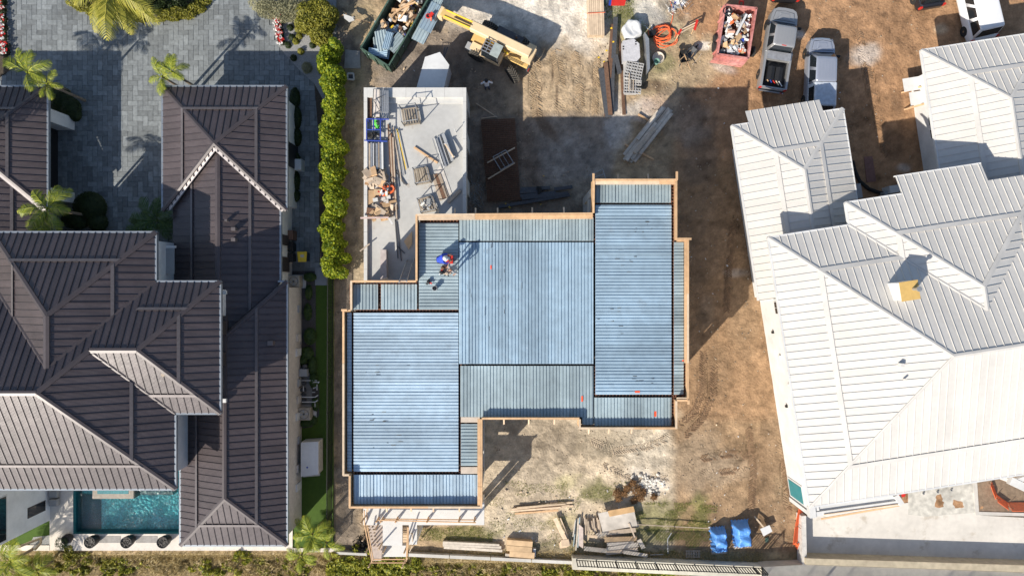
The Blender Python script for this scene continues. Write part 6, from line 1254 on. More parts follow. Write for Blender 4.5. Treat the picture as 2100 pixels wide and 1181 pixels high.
# ------------------------------------------------------------------ people
def person(label, loc, rz, joints, cloth, hat=None, seed=0):
    """joints: name -> (x, y, z, radius); the body is grown over the skeleton as one skin"""
    J = joints; E = [('hip','waist'),('waist','chest'),('chest','neck'),('neck','head'),('head','crown')]
    for s in 'lr': E += [('chest','sh'+s),('sh'+s,'el'+s),('el'+s,'wr'+s),('wr'+s,'ha'+s),('hip','th'+s),('th'+s,'kn'+s),('kn'+s,'an'+s),('an'+s,'to'+s)]
    names = list(J); me = bpy.data.meshes.new('person'); me.from_pydata([J[k][:3] for k in names],[(names.index(a),names.index(b)) for a,b in E],[])
    o = bpy.data.objects.new('person', me); COL.objects.link(o)
    md = o.modifiers.new('skin','SKIN'); md.use_smooth_shade = True
    sv = me.skin_vertices[0].data
    for i,k in enumerate(names): r_ = J[k][3]; sv[i].radius = (r_,r_*(.8 if k in ('chest','waist','hip') else 1)); sv[i].use_root = (k == 'hip')
    ss = o.modifiers.new('sub','SUBSURF'); ss.levels = 2; ss.render_levels = 2
    dg = bpy.context.evaluated_depsgraph_get(); m2 = bpy.data.meshes.new_from_object(o.evaluated_get(dg)); o.modifiers.clear(); o.data = m2
    m2.materials.clear()
    for m_ in cloth: m2.materials.append(m_)          # 0 shirt, 1 trousers, 2 skin, 3 shoes
    P_ = {k: Vector(J[k][:3]) for k in names}
    slot = {'hip':1,'waist':0,'chest':0,'neck':2,'head':2,'crown':2}
    for s in 'lr': slot.update({'sh'+s:0,'el'+s:0,'wr'+s:2,'ha'+s:2,'th'+s:1,'kn'+s:1,'an'+s:3,'to'+s:3})
    for f in m2.polygons:
        k = min(P_, key=lambda q_: (P_[q_]-f.center).length-J[q_][3]*.6); f.material_index = slot[k]; f.use_smooth = True
    o.location = loc; o.rotation_euler = (0,0,rz); tag(o,label,'person'); ORG[o.name] = Vector((0,0,0))
    hd = P_['head']
    if hat:
        MB().lathe(hd+Vector((0,0,.03)),[(.135,0),(.13,.06),(.10,.12),(.04,.15),(.005,.155)],18).build('hard_hat' if hat != m_black else 'hair', hat, o, True)
        if hat != m_black: MB().lathe(hd+Vector((.03,0,.03)),[(.17,-.01),(.17,.005),(.12,.01)],18).build('hat_brim', hat, o, True)
    MB().box(hd+Vector((.105,0,-.02)),(.035,.028,.04)).build('nose', m_skin, o)
    for s in (-1,1):
        MB().lathe(hd+Vector((.09,s*.035,.015)),[(.002,-.012),(.014,0),(.002,.012)],8).build('eye', m_black, o); MB().box(hd+Vector((0,s*.105,-.01)),(.04,.02,.06)).build('ear', m_skin, o)
    MB().box(hd+Vector((.1,0,-.065)),(.012,.05,.012)).build('mouth', m_red, o)
    for s in 'lr':                                        # five fingers rooted in each hand
        hp, wp = P_['ha'+s], P_['wr'+s]; d = (hp-wp).normalized(); sd = d.cross(Vector((0,0,1))).normalized() if abs(d.z) < .9 else Vector((0,1,0))
        for k,(off,ln) in enumerate(((-.03,.075),(-.011,.09),(.01,.085),(.03,.065))):
            a = hp+sd*off; b = a+d*ln*.6; c = b+(d*.7+Vector((0,0,-.7)))*ln*.45; MB().tube(a,b,.009,6).tube(b,c,.008,6).build('finger', m_skin, o)
        a = wp.lerp(hp,.5)+sd*.035*(-1); MB().tube(a,a-sd*.03+d*.03,.011,6).tube(a-sd*.03+d*.03,a-sd*.035+d*.065,.009,6).build('thumb', m_skin, o)
    return o
def stand(arm=.25, lean=.05, el=None):
    J = {'hip':(0,0,.95,.15),'waist':(lean*.4,0,1.12,.145),'chest':(lean,0,1.38,.165),'neck':(lean*1.1,0,1.53,.06),'head':(lean*1.2+.02,0,1.66,.105),'crown':(lean*1.2+.02,0,1.74,.085)}
    for s,k in (('l',1),('r',-1)):
        J.update({'sh'+s:(lean,k*.20,1.44,.075),'el'+s:(.02+arm*.2,k*(.27+arm*.3),1.18,.05),'wr'+s:(.14+arm*.4,k*(.25+arm*.2),1.0,.035),'ha'+s:(.2+arm*.45,k*(.24+arm*.15),.95,.04),'th'+s:(0,k*.1,.9,.1),'kn'+s:(.04,k*.12,.5,.07),'an'+s:(0,k*.13,.09,.05),'to'+s:(.15,k*.14,.045,.045)})
    return J
m_shirt_w = M('white_shirt',(.72,.72,.74),.8,0,.06); m_jeans = M('blue_jeans',(.045,.06,.11),.9); m_shoe = M('work_boot',(.06,.045,.035),.8)
m_shirt_b = M('blue_shirt',(.03,.07,.50),.8,0,.08); m_shirt_g = M('grey_shirt',(.30,.31,.32),.8,0,.15)
p = at(998,172,1.5); person('dark haired worker in a white shirt walking in the shade below the telehandler',(p.x,p.y,0),R(95),stand(.4,.12),[m_shirt_w,m_jeans,m_skin,m_shoe],m_black)
# crouching worker in blue, bent over the red cooler
J = {'hip':(-.22,0,.42,.16),'waist':(-.06,0,.60,.15),'chest':(.14,0,.80,.175),'neck':(.26,0,.90,.06),'head':(.36,0,.95,.105),'crown':(.40,0,1.02,.085)}
for s,k in (('l',1),('r',-1)): J.update({'sh'+s:(.16,k*.21,.84,.08),'el'+s:(.38,k*.28,.62,.05),'wr'+s:(.58,k*.20,.55,.035),'ha'+s:(.65,k*.17,.53,.04),'th'+s:(-.18,k*.12,.40,.11),'kn'+s:(.22,k*.22,.48,.08),'an'+s:(-.02,k*.2,.09,.05),'to'+s:(.14,k*.22,.045,.045)})
p = at(902,532,ZD+.6); person('worker in bright blue with a white hard hat crouching by the red cooler',(p.x,p.y,ZD),R(8),J,[m_shirt_b,m_jeans,m_skin,m_shoe],m_white)
p = at(932,548,ZD+1.2); person('worker in grey standing on the deck and casting a long shadow',(p.x,p.y,ZD),R(-140),stand(.3,.22),[m_shirt_g,m_shirt_g,m_skin,m_shoe],None)
co = thing('red_cooler', at(922,532,ZD), 'red cooler box with a white label on the steel deck', 'cooler'); p = at(922,532,ZD+.4)
MB().loft([[Vector((p.x+x*s_,p.y+y*s_,z)) for x,y in ((-.2,-.24),(.2,-.24),(.2,.24),(-.2,.24))] for s_,z in ((.88,ZD),(1,ZD+.32),(1.06,ZD+.33),(1.06,ZD+.40),(.95,ZD+.44))]).build('body', m_red, co); MB().box((p.x-.02,p.y+.06,ZD+.445),(.1,.2,.012)).build('label_plate', m_white, co); MB().box((p.x,p.y,ZD+.30),(.46,.06,.04)).build('handle', m_black, co)
def toolset(u, v, label, cols, seed, n=7):
    q = random.Random(seed); t = thing('power_tool', at(u,v,ZD), label, 'tool', 'tools on the deck'); c = at(u,v,ZD+.1)
    MB().lathe((c.x,c.y,ZD),[(.09,0),(.11,.05),(.11,.22),(.06,.26),(.02,.26)],12).build('motor', cols[0], t)
    for k in range(n):
        a = q.uniform(0,6.28); d = Vector((math.cos(a),math.sin(a),0))*q.uniform(.12,.26); MB().beam((c.x,c.y,ZD+.12),(c.x+d.x,c.y+d.y,ZD+.08+q.uniform(0,.1)),.06,.06).build('handle', cols[k % len(cols)], t)
toolset(908,550,'red and black power tool beside the cooler on the deck',[m_rust,m_black,m_red],1); toolset(906,559,'black tool with cables in front of the standing worker',[m_black,m_black,m_dsteel,m_white],2); toolset(917,561,'brown and tan tool at the feet of the standing worker',[m_lumber_o,m_black,m_lumber_p],3); toolset(879,578,'black and red tool lying alone on the deck',[m_black,m_dsteel,m_red],4,10)
p = at(891.5,591,ZD+.3); single(MB().lathe((p.x,p.y,ZD),[(.13,0),(.155,.38),(.16,.40),(.14,.40),(.12,.04),(.02,.04)],14),'bucket',m_grey,'grey bucket standing on the deck below the black tool','bucket')
# ------------------------------------------------------------------ vegetation
def leaf_mesh(name, pts, size, mat, aspect=.5, up=.5, seed=0, droop=None):
    q = np.random.RandomState(seed); n = len(pts); pts = np.asarray(pts, float)
    nrm = q.normal(size=(n,3)); nrm[:,2] = np.abs(nrm[:,2])+up; nrm /= np.linalg.norm(nrm,axis=1)[:,None]
    t = q.normal(size=(n,3)); t -= nrm*(t*nrm).sum(1)[:,None]; t /= np.linalg.norm(t,axis=1)[:,None]; b = np.cross(nrm,t)
    s = size*q.uniform(.6,1.4,size=(n,1))
    A = pts-t*s; B = pts+b*s*aspect+nrm*s*.12; Cc_ = pts+t*s; D_ = pts-b*s*aspect+nrm*s*.12
    v = np.stack([A,B,Cc_,D_],1).reshape(-1,3); f = np.arange(4*n).reshape(n,4)
    me = bpy.data.meshes.new(name); me.from_pydata(v.tolist(),[],f.tolist()); me.materials.append(mat); me.update(); return me
def cloud(n, c, r, seed, shell=.55):
    q = np.random.RandomState(seed); d = q.normal(size=(n,3)); d /= np.linalg.norm(d,axis=1)[:,None]; k = q.uniform(shell,1,size=(n,1))**.6
    return np.array(c)+d*k*np.array(r)
def blob_cloud(n, blobs, seed, shell=.5):
    q = np.random.RandomState(seed); w = np.array([b[3]*b[4] for b in blobs]); w = w/w.sum(); out = []
    for (x,y,z,rx,ry,rz),k in zip(blobs,(w*n).astype(int)+1): out.append(cloud(k,(x,y,z),(rx,ry,rz),seed+len(out),shell))
    p = np.concatenate(out); return p
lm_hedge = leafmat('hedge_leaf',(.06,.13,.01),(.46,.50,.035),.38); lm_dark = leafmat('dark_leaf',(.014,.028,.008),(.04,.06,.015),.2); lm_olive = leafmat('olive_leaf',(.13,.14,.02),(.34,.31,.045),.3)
lm_grey = leafmat('grey_green_leaf',(.20,.20,.12),(.36,.34,.20),.25); lm_palm = leafmat('palm_leaf',(.07,.13,.012),(.42,.43,.045),.22); lm_palm_d = leafmat('dark_palm_leaf',(.03,.07,.02),(.09,.14,.035),.25)
lm_dry = leafmat('dry_grass',(.30,.22,.09),(.55,.44,.22),.3); lm_shrub = leafmat('shrub_leaf',(.10,.14,.015),(.44,.41,.05),.25); lm_palm_y = leafmat('yellow_palm_leaf',(.13,.15,.015),(.52,.46,.08),.25)
m_bark = M('bark',(.22,.17,.12),.9,0,.25,8)
def plant(name, label, cat, blobs, n, size, mat, grp=None, seed=1, stems=3, aspect=.5, shell=.5, up=.5):
    c = blobs[0]; t = thing(name, (c[0],c[1],0), label, cat, grp); o = ORG[t.name]
    link(leaf_mesh('foliage', blob_cloud(n,blobs,seed,shell)-np.array(o), size, mat, aspect, up, seed), 'foliage', t)
    q = random.Random(seed)
    for k in range(stems):
        b = q.choice(blobs); MB().tube((b[0]+q.uniform(-.1,.1),b[1]+q.uniform(-.1,.1),-.05),(b[0],b[1],b[2]+b[5]*.4),.03,6,.015).build('stem', m_bark, t)
    return t
def B6(u, v, z, ru, rv, rz):
    p = at(u,v,z); k = (H-z)/FPX; return (p.x,p.y,z*.62,ru*k,rv*k,rz)
q = random.Random(2); bl = []
for v in range(88, 566, 15):
    base = 672 if v < 140 else 680; wdt = 20 if v < 100 else 27; c = base+q.uniform(-5,5) + (-6 if 95 < v < 180 else 0)
    bl.append(B6(c+q.uniform(-8,8),v,1.9,wdt*q.uniform(.6,.85),q.uniform(13,20),1.1*q.uniform(.8,1.2))); bl.append(B6(c+q.uniform(-16,16),v+6,1.6,wdt*q.uniform(.35,.7),q.uniform(7,15),1.0*q.uniform(.6,1.35)))
plant('hedge','tall bright green hedge dividing the paved drive from the building site','hedge',bl,32000,.10,lm_hedge,None,3,14,.6,.72,.6)
# clipped shrubs of the oval bed, dark inside
plant('bed_hedge','clipped yellow green hedge around the oval bed in the drive','hedge',[B6(u,v,.5,20,10,.45) for u,v in ((150,2),(165,12),(190,22),(220,28),(250,32),(285,34),(320,34),(350,32),(380,28),(400,16),(412,0),(300,28),(335,27),(365,22))],11000,.06,lm_olive,None,4,6,.6,.5,.8)
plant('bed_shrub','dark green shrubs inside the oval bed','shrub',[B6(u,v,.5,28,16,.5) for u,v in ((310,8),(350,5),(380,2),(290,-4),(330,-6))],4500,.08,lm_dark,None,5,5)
plant('grey_shrub','large grey green shrub above the gravel bed','shrub',[B6(u,v,1.2,26,20,.9) for u,v in ((530,0),(560,2),(590,12),(610,4),(545,14),(575,20),(605,22))],11000,.07,lm_grey,None,6,6,.35,.5)
plant('olive_shrub','olive green shrub between the gravel bed and the hedge','shrub',[B6(u,v,1.3,24,20,.9) for u,v in ((625,20),(650,10),(640,40),(660,45),(655,70),(668,25),(625,45))],11000,.085,lm_olive,None,7,6,.5,.5)
for i,(u,v) in enumerate(((594,56),(610,60),(598,76),(606,84),(590,92),(613,74),(640,92),(616,105),(601,118),(645,80))): plant('small_shrub','small round shrub growing in the grey gravel bed','shrub',[B6(u,v,.3,7,7,.28)],420,.05,lm_olive if i % 2 else lm_dark,'small shrubs in the gravel bed',30+i,2)
plant('grey_grass','pale grey grass tuft beside the hedge end','grass',[B6(628,138,.4,11,12,.4)],900,.07,lm_grey,None,45,2,.2)
for lab,us in (('red and white flower strip beside the grey gravel bed',((566,24),(568,36),(570,48),(571,60),(573,72),(575,84))),('red and white flower row along the frame edge of the drive',((3,2),(3,20),(4,38),(5,56),(6,74),(8,92),(9,106)))):
    t = thing('flower_strip', at(us[0][0],us[0][1],0), lab, 'flowers'); o = np.array(ORG[t.name]); b = [B6(u,v,.35,9,9,.22) for u,v in us]
    link(leaf_mesh('leaves',blob_cloud(1500,b,9,.2)-o,.06,lm_dark,.5,.5,9),'leaves',t)
    mr = leafmat('red_petal',(.45,.01,.015),(.62,.03,.02),.15); mw = leafmat('white_petal',(.75,.73,.70),(.85,.83,.8),.15); qq = random.Random(4)
    for k,mm in ((0,mr),(1,mw)):
        pts = []
        for x,y,z,rx,ry,rz in b:
            for j in range(9):
                a = qq.uniform(0,6.28); rad = qq.uniform(.1,.95); c = np.array((x+rx*rad*math.cos(a),y+ry*rad*math.sin(a),.5)); pts.append(c+np.random.RandomState(qq.randint(0,9999)).normal(size=(10,3))*np.array((.035,.035,.02)))
        link(leaf_mesh('petals',np.concatenate(pts)-o,.04,mm,.9,1.5,k),'petals',t)
def side_plants(spec, name, label, mat, grp, size=.07, dens=900):
    for i,(u,v,ru,rv,z) in enumerate(spec): plant(name,label,'shrub',[B6(u,v,z,ru,rv,z*.8)],int(dens*ru*rv/100),size,mat,grp,60+i,2)
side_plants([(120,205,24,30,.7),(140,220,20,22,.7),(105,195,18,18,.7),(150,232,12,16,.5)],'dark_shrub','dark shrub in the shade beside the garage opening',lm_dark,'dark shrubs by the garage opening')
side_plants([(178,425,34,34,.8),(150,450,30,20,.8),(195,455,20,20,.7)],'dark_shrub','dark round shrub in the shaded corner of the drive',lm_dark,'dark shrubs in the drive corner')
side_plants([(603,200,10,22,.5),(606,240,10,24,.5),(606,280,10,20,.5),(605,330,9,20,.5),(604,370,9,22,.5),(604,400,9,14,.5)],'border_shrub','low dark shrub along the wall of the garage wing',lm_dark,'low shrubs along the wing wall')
side_plants([(632,600,7,16,.35),(630,640,8,18,.35),(634,690,13,18,.45),(628,725,14,14,.4),(640,750,10,20,.35),(642,780,9,18,.35),(620,740,10,10,.35),(634,568,14,9,.35),(646,830,8,14,.3),(625,868,16,8,.3),(640,862,10,10,.3)],'bed_plant','low green plant in the shaded side bed beside the turf',lm_palm_d,'plants in the side bed',.07,700)
# palms
def frond_mesh(L, mat, seed, droop=.9, wid=.34, n=20, up=.5):
    q = random.Random(seed); mb = MB(); prev = None
    def spine(t): return Vector((L*(t-.12*droop*t*t), 0, L*(up*t-droop*.62*t*t)))
    for k in range(12): mb.tube(spine(k/12),spine((k+1)/12),.018*(1-k/13),4,.018*(1-(k+1)/13),False)
    for k in range(n):
        t = .12+.88*k/(n-1); p = spine(t); d = (spine(min(1,t+.02))-spine(t-.02)).normalized(); l = L*wid*math.sin(math.pi*min(1,.12+t*.86))**.7*q.uniform(.85,1.1); w = .0165*L*q.uniform(.6,1.2)
        for s in (-1,1):
            dr = (d*.75+Vector((0,s,0))*.9+Vector((0,0,-.1-q.uniform(0,.35)))).normalized(); e = p+dr*l+Vector((0,0,-.18*l)); m_ = p+dr*l*.55
            mb.add([p-d*w,p+d*w,m_+d*w*1.1,e,m_-d*w*1.1],[(0,1,2,4),(4,2,3)])
    return mb.mesh('frond',mat)
fm = {}
def palm(u, v, z, L, n, label, mat=lm_palm, grp='palms around the dark roofed house', seed=1, elev=(-.2,.5), base=None, az=None, key='p', droop=.9):
    top = at(u,v,z); t = thing('palm_tree',(top.x if base is None else base[0],top.y if base is None else base[1],0),label,'palm',grp); o = ORG[t.name]; q = random.Random(seed)
    b0 = Vector((o.x,o.y,0)); pts = [b0.lerp(top,k/6)+Vector((0,0,0)) for k in range(7)]; mb = MB()
    for k in range(6): mb.tube(pts[k],pts[k+1],.11-.007*k,8,.11-.007*(k+1))
    mb.build('trunk', m_bark, t); MB().tube(top-Vector((0,0,.5)),top+Vector((0,0,.15)),.09,8,.05).build('crown_shaft', mat, t)
    for k in range(n):
        kk = (key,k % 3)
        if kk not in fm: fm[kk] = frond_mesh(1.0,mat,k % 3+hash(key) % 7 if False else k % 3,droop)
        f = link(fm[kk],'frond',t,top-Vector((o.x,o.y,0))); a = (2*math.pi*k/n+q.uniform(-.3,.3)) if az is None else az[k % len(az)]
        f.rotation_euler = (q.uniform(-.3,.3),-q.uniform(*elev),a); s = L*q.uniform(.85,1.12); f.scale = (s,s,s)
    return t
palm(57,150,4.2,1.9,6,'slender palm rising past the corner of the left garage roof',seed=3,az=[R(a) for a in (110,75,-20,-60,150,20)]); palm(98,173,3.9,1.25,6,'short palm crown beside the left garage gutter',seed=4)
palm(333,158,3.6,1.35,7,'small palm at the upper corner of the garage wing roof',seed=5,az=[R(a) for a in (60,45,5,-70,-100,190,110)]); palm(352,148,3.9,1.3,5,'second small palm close behind the garage wing roof corner',seed=6,az=[R(a) for a in (70,30,-30,100,150)])
palm(98,428,4.4,2.1,8,'broad palm in front of the upper roof of the dark house',seed=7,key='p2')
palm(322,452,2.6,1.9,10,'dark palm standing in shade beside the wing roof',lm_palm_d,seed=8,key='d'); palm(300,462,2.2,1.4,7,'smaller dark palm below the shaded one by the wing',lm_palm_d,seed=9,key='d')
palm(228,-22,4.6,3.3,12,'large drooping yellow green palm over the oval bed',lm_palm_y,seed=10,key='y',droop=1.15); palm(265,-10,4.0,2.8,8,'second drooping palm in the oval bed nearer the dark shrubs',lm_palm_y,seed=11,key='y',droop=1.15)
palm(640,1096,2.4,1.55,7,'palm leaning over the turf at the kerb end',seed=12,key='p2'); palm(618,1138,1.6,1.2,7,'low palm on the dune side of the turf kerb',seed=13,key='p2'); palm(668,1112,2.0,1.4,5,'palm with a long frond reaching over the boundary fence',seed=14,key='p2')
palm(22,1150,2.2,2.0,9,'big palm at the dune corner below the white wall',seed=15,key='p2'); palm(75,1168,1.6,1.6,7,'palm beside the dune corner palm',seed=16,key='p2')
palm(-100,240,6.0,2.3,11,'palm outside the frame whose shadow falls on the drive',seed=17,key='p2')
single(MB().path([at(84,1103,.2),at(60,1112,.8),at(40,1120,1.6)],.09,8).path([at(84,1103,.2),at(84,1112,.6),at(72,1126,1.4)],.08,8),'bare_palm_trunk',M('pale_trunk',(.42,.34,.24),.9),'pale forked trunk lying over the pebble strip','trunk')
# dune vegetation
q = random.Random(21); k = 0
spots = []
for u0,u1,vs,n in ((0,600,(1140,1188),64),(690,860,(1150,1190),30),(840,1180,(1166,1192),42),(1180,1560,(1180,1195),16),(600,690,(1142,1190),8)):
    for i in range(n): spots.append((q.uniform(u0,u1),q.uniform(*vs),u0))
for i,(u,v,u0) in enumerate(spots):
    dry = u0 in (0,840,600) and q.random() < .6; green = u0 == 690
    r_ = q.uniform(13,27); gz = ground_z(*xy(u,v)); b = [(x,y,gz+.12,a,b_,c*q.uniform(.5,1.2)) for x,y,z,a,b_,c in [B6(u+q.gauss(0,r_*.55),v+q.gauss(0,r_*.4),.4,r_*q.uniform(.22,.5),r_*q.uniform(.2,.42),.34) for _ in range(9)]]
    t = plant('dune_shrub',('large' if r_ > 20 else 'small')+(' leafy yellow green shrub below the ' if not dry else ' tan dry grass clump below the ')+('pool patio' if u < 370 else 'wing roof' if u < 600 else 'turf kerb' if u < 690 else 'stair tower' if u < 855 else 'low wall' if u < 1010 else 'plywood stack' if u < 1180 else 'sea wall'),'shrub' if not dry else 'grass',b,int(430*r_/12),.105 if not dry else .21,lm_dry if dry else (lm_shrub if q.random() < .7 or green else lm_olive),'dune shrubs' if not dry else 'dry grass clumps on the dune',100+i,1,.5 if not dry else .09)
def tuft_field(u0,v0,u1,v1,n,mat,name,label,h=.16,seed=1,z=0,dens=None):
    qq = np.random.RandomState(seed); mb = MB(); V_ = []; F_ = []
    for k in range(n):
        u,v = qq.uniform(u0,u1), qq.uniform(v0,v1)
        if dens is not None and lattice(np.array([u*.045]),np.array([v*.07]),seed+5)[0] < dens: continue
        p = at(u,v,0); zz = ground_z(p.x,p.y)+z; a = qq.uniform(0,6.28); s = h*qq.uniform(.6,1.4); d = Vector((math.cos(a),math.sin(a),0)); w_ = Vector((-d.y,d.x,0))*.012
        b = len(V_); V_ += [(p.x-w_.x,p.y-w_.y,zz),(p.x+w_.x,p.y+w_.y,zz),(p.x+d.x*s*.8,p.y+d.y*s*.8,zz+s*.7)]; F_.append((b,b+1,b+2))
    mb.v = V_; mb.f = F_; return tag(mb.build(name,mat),label,'grass',kind='stuff')
tuft_field(0,1130,1560,1195,26000,lm_dry,'dune_grass','dry tan grass covering the dune',.34,3,-.02)
lm_weed = leafmat('weed',(.11,.15,.03),(.30,.30,.08),.3)
tuft_field(1290,1030,1470,1140,9000,lm_weed,'yard_grass','patchy grass on the sandy yard by the tarps',.13,4,0,.42); tuft_field(1000,985,1300,1140,9000,lm_weed,'sand_weeds','thin weeds sprouting through the pale sand',.11,6,0,.6); tuft_field(1240,0,1300,40,1500,lm_weed,'top_weeds','weeds around the red board at the yard edge',.1,8,0,.3); tuft_field(860,1080,1010,1108,1800,lm_weed,'wall_weeds','weeds between the balcony and the low wall',.12,9,0,.35)
# ------------------------------------------------------------------ side yard equipment of the dark house
def ac(u, v, s, label, col, rz=0):
    p = at(u,v,.9); t = thing('air_conditioner',(p.x,p.y,0),label,'air conditioner','condenser units beside the wing',rz)
    MB().box((0.1,0,.06),(s*1.3,s*1.15,.12)).build('pad', m_conc_w, t); MB().loft([[Vector((x*k,y*k,z)) for x,y in ((-s/2,-s/2),(s/2,-s/2),(s/2,s/2),(-s/2,s/2))] for k,z in ((1,.12),(1,.85),(.94,.9))]).build('cabinet', col, t)
    MB().lathe((0,0,.88),[(s*.40,0),(s*.40,.03),(s*.36,.03),(s*.36,.0)],24).build('fan_ring', m_dsteel, t); MB().lathe((0,0,.895),[(s*.36,0),(s*.02,.004)],24).build('fan_well', m_black, t); MB().lathe((0,0,.9),[(.07,0),(.07,.04),(.02,.05)],12).build('hub', m_dsteel, t)
    for k in range(4):
        a = k*math.pi/2; MB().add([(.05*math.cos(a),.05*math.sin(a),.905),(s*.33*math.cos(a-.15),s*.33*math.sin(a-.15),.915),(s*.34*math.cos(a+.45),s*.34*math.sin(a+.45),.905)],[(0,1,2)]).build('blade', m_grey, t)
m_beige = M('beige_metal',(.36,.32,.26),.6)
ac(602,577,.8,'beige condenser unit on a pale pad near the wing corner',m_beige); ac(623,849,.85,'beige condenser unit below the pool pumps',m_beige)
m_pad = M('dark_pad',(.20,.20,.195),.9)
pe = thing('pool_equipment', at(628,800,0), 'grey pool pumps and white pipework beside the wing wall', 'pump')
slab(604,752,640,838,.1,.1,'pad',m_pad,pe); c = at(622,764,.7); MB().box((c.x,c.y,.4),(.55,.5,.75)).build('filter', m_grey, pe); MB().lathe((c.x+.05,c.y+.4,.1),[(.16,0),(.16,.5),(.1,.56)],14).build('tank', m_dsteel, pe)
for v in (814,824): MB().path([at(619,v,.5),at(646,v,.5),at(652,v-4,.5)],.034,6).build('pipe', m_white, pe)
for a,b in (((613,780),(650,780)),((640,784),(654,783)),((642,796),(648,794)),((650,788),(650,800)),((640,804),(646,804)),((611,795),(611,830)),((622,792),(622,802)),((646,826),(646,834)),((652,786),(655,782))): MB().path([at(*a,.45),at(*b,.45)],.028,6).build('pipe', m_white, pe)
for v in (786,800,812,822): c = at(618,v,.5); MB().tube((c.x-.2,c.y,.3),(c.x+.25,c.y,.3),.13,10).build('pump', m_dsteel, pe)
c = at(608,786,.7); MB().lathe((c.x,c.y,.1),[(.12,0),(.14,.5),(.05,.6)],12).build('valve', m_blue, pe); c = at(611,794,.7); MB().lathe((c.x,c.y,.1),[(.08,0),(.1,.6),(.03,.66)],12).build('brass_valve', m_rust, pe)
gn = thing('generator', at(635,940,0), 'white standby generator cabinet standing on the turf', 'generator')
P = [at(u,v,1.25) for u,v in ((617,907),(653,905),(653,972),(617,977))]; MB().loft([[Vector((p.x,p.y,z)) for p in P] for z in (.12,1.2)]).build('cabinet', M('generator_cream',(.62,.58,.52),.5), gn)
MB().prism([(p.x,p.y) for p in P][::-1],1.2,1.26).build('lid', m_white, gn); MB().prism([xy(u,v,.1) for u,v in ((622,903),(656,903),(656,975),(622,978))][::-1],0,.1).build('pad', m_concrete, gn)
c = at(630,958,1.27); MB().lathe((c.x,c.y,1.26),[(.06,0),(.06,.02),(.01,.02)],14).build('lock', m_blue, gn)
for k in range(5): a = at(650.5,912+k*2.2,.9); MB().box((P[1].x+.01,a.y,.9-.05*k),(.03,.05,.05)).build('louvre', m_grey, gn)
bn = thing('wheeled_bin', at(620,526,0), 'bin with bright yellow lid standing on the shaded drive', 'bin')
P = [at(u,v,1.1) for u,v in ((609,516),(629,516),(628,537),(611,537))]; MB().loft([[Vector((p.x,p.y,z)).lerp(Vector((at(620,526,1.1).x,at(620,526,1.1).y,z)),k) for p in P] for k,z in ((.25,.1),(.08,1.05))]).build('body', M('bin_blue',(.03,.05,.10),.6), bn)
MB().loft([[Vector((p.x,p.y,z)).lerp(Vector((at(620,526,1.1).x,at(620,526,1.1).y,z)),k) for p in P] for k,z in ((0,1.05),(0,1.1),(.2,1.14))]).build('lid', m_yellow, bn); c = at(619.5,525,1.15); MB().box((c.x,c.y,1.145),(.24,.18,.01)).build('sticker', m_lumber_g, bn)
for u,v in ((592,506),(592,528)):
    p = at(u,v,1.0); t = thing('dark_bin',(p.x,p.y,0),'black wheeled bin against the wing wall' + (' near the brown box' if v < 510 else ' beside the yellow lidded one'),'bin'); MB().loft([[Vector((p.x+x*k,p.y+y*k,z)) for x,y in ((-.28,-.3),(.28,-.3),(.28,.3),(-.28,.3))] for k,z in ((.8,.05),(1,.95))]).build('body', m_black, t); MB().loft([[Vector((p.x+x*k,p.y+y*k,z)) for x,y in ((-.3,-.33),(.3,-.33),(.3,.33),(-.3,.33))] for k,z in ((1,.95),(1,1.0),(.75,1.05))]).build('lid', m_rubber, t)
p = at(592,482,1.0); single(MB().box((p.x,p.y,.5),(.55,.65,1.0)),'utility_box',M('brown_box',(.16,.09,.06),.7),'brown utility box against the white wing wall','box'); p = at(588,482,1.2); single(MB().box((p.x-.1,p.y,1.1),(.2,.5,.3)),'meter',m_white,'white meter cover above the brown utility box','meter')
p = at(610,337,.9); single(MB().loft([[Vector((p.x+x*k,p.y+y*k,z)) for x,y in ((-.25,-.38),(.25,-.38),(.25,.38),(-.25,.38))] for k,z in ((1,0),(1,.8),(.9,.86))]),'ac_cabinet',m_white,'white utility cabinet among the low shrubs by the wing','cabinet')
single(MB().box((at(665,150,.3).x,at(665,150,.3).y+.3,.3),(.3,.9,.5)),'stone_post',m_concrete,'pale stone post in the shade beside the hedge end','post')
# planters along the pool
for i,u in enumerate((184,258.5,333)):
    p = at(u,1112,.9); t = thing('round_planter',(p.x,p.y,0),'round black planter of dark pebbles, ' + ('first by the potted palm','middle of the three beside the pool','closest to the wing roof')[i],'planter','planters along the pool edge')
    MB().lathe((p.x,p.y,.12),[(.26,0),(.36,.3),(.40,.75),(.40,.80),(.36,.80),(.34,.72)],24).build('pot', m_black, t,True); mb = MB(); qq = random.Random(i)
    for k in range(90): a = qq.uniform(0,6.28); r_ = .35*math.sqrt(qq.random()); mb.box((p.x+r_*math.cos(a),p.y+r_*math.sin(a),.86),(.06,.05,.05),qq.uniform(0,3))
    mb.build('pebbles', M('dark_pebble',(.10,.09,.08),.6,0,.3,9,isl=.6), t)
for i,(u0,u1) in enumerate(((204,250),(280,325))): t = bed('bench_recess',R4(u0,1097,u1,1111),.13,M('bench_grey',(.30,.28,.26),.8))
pt_ = thing('potted_plant', at(136,1105,0), 'leaning pot with a spiky plant on the pale patio', 'plant'); c = at(138,1104,.5); MB().lathe((c.x,c.y,.12),[(.2,0),(.34,.3),(.3,.6),(.26,.6),(.24,.5)],18).build('pot', m_dwindow, pt_, True); link(leaf_mesh('leaves',cloud(160,(c.x-.25,c.y-.2,.75),(.45,.4,.2),5)-np.array(ORG[pt_.name]),.14,lm_palm_d,.12,.6,3),'leaves',pt_)
ch_ = thing('patio_chair', at(109,1022,0), 'pale cushioned patio chair beside the white wall', 'chair')
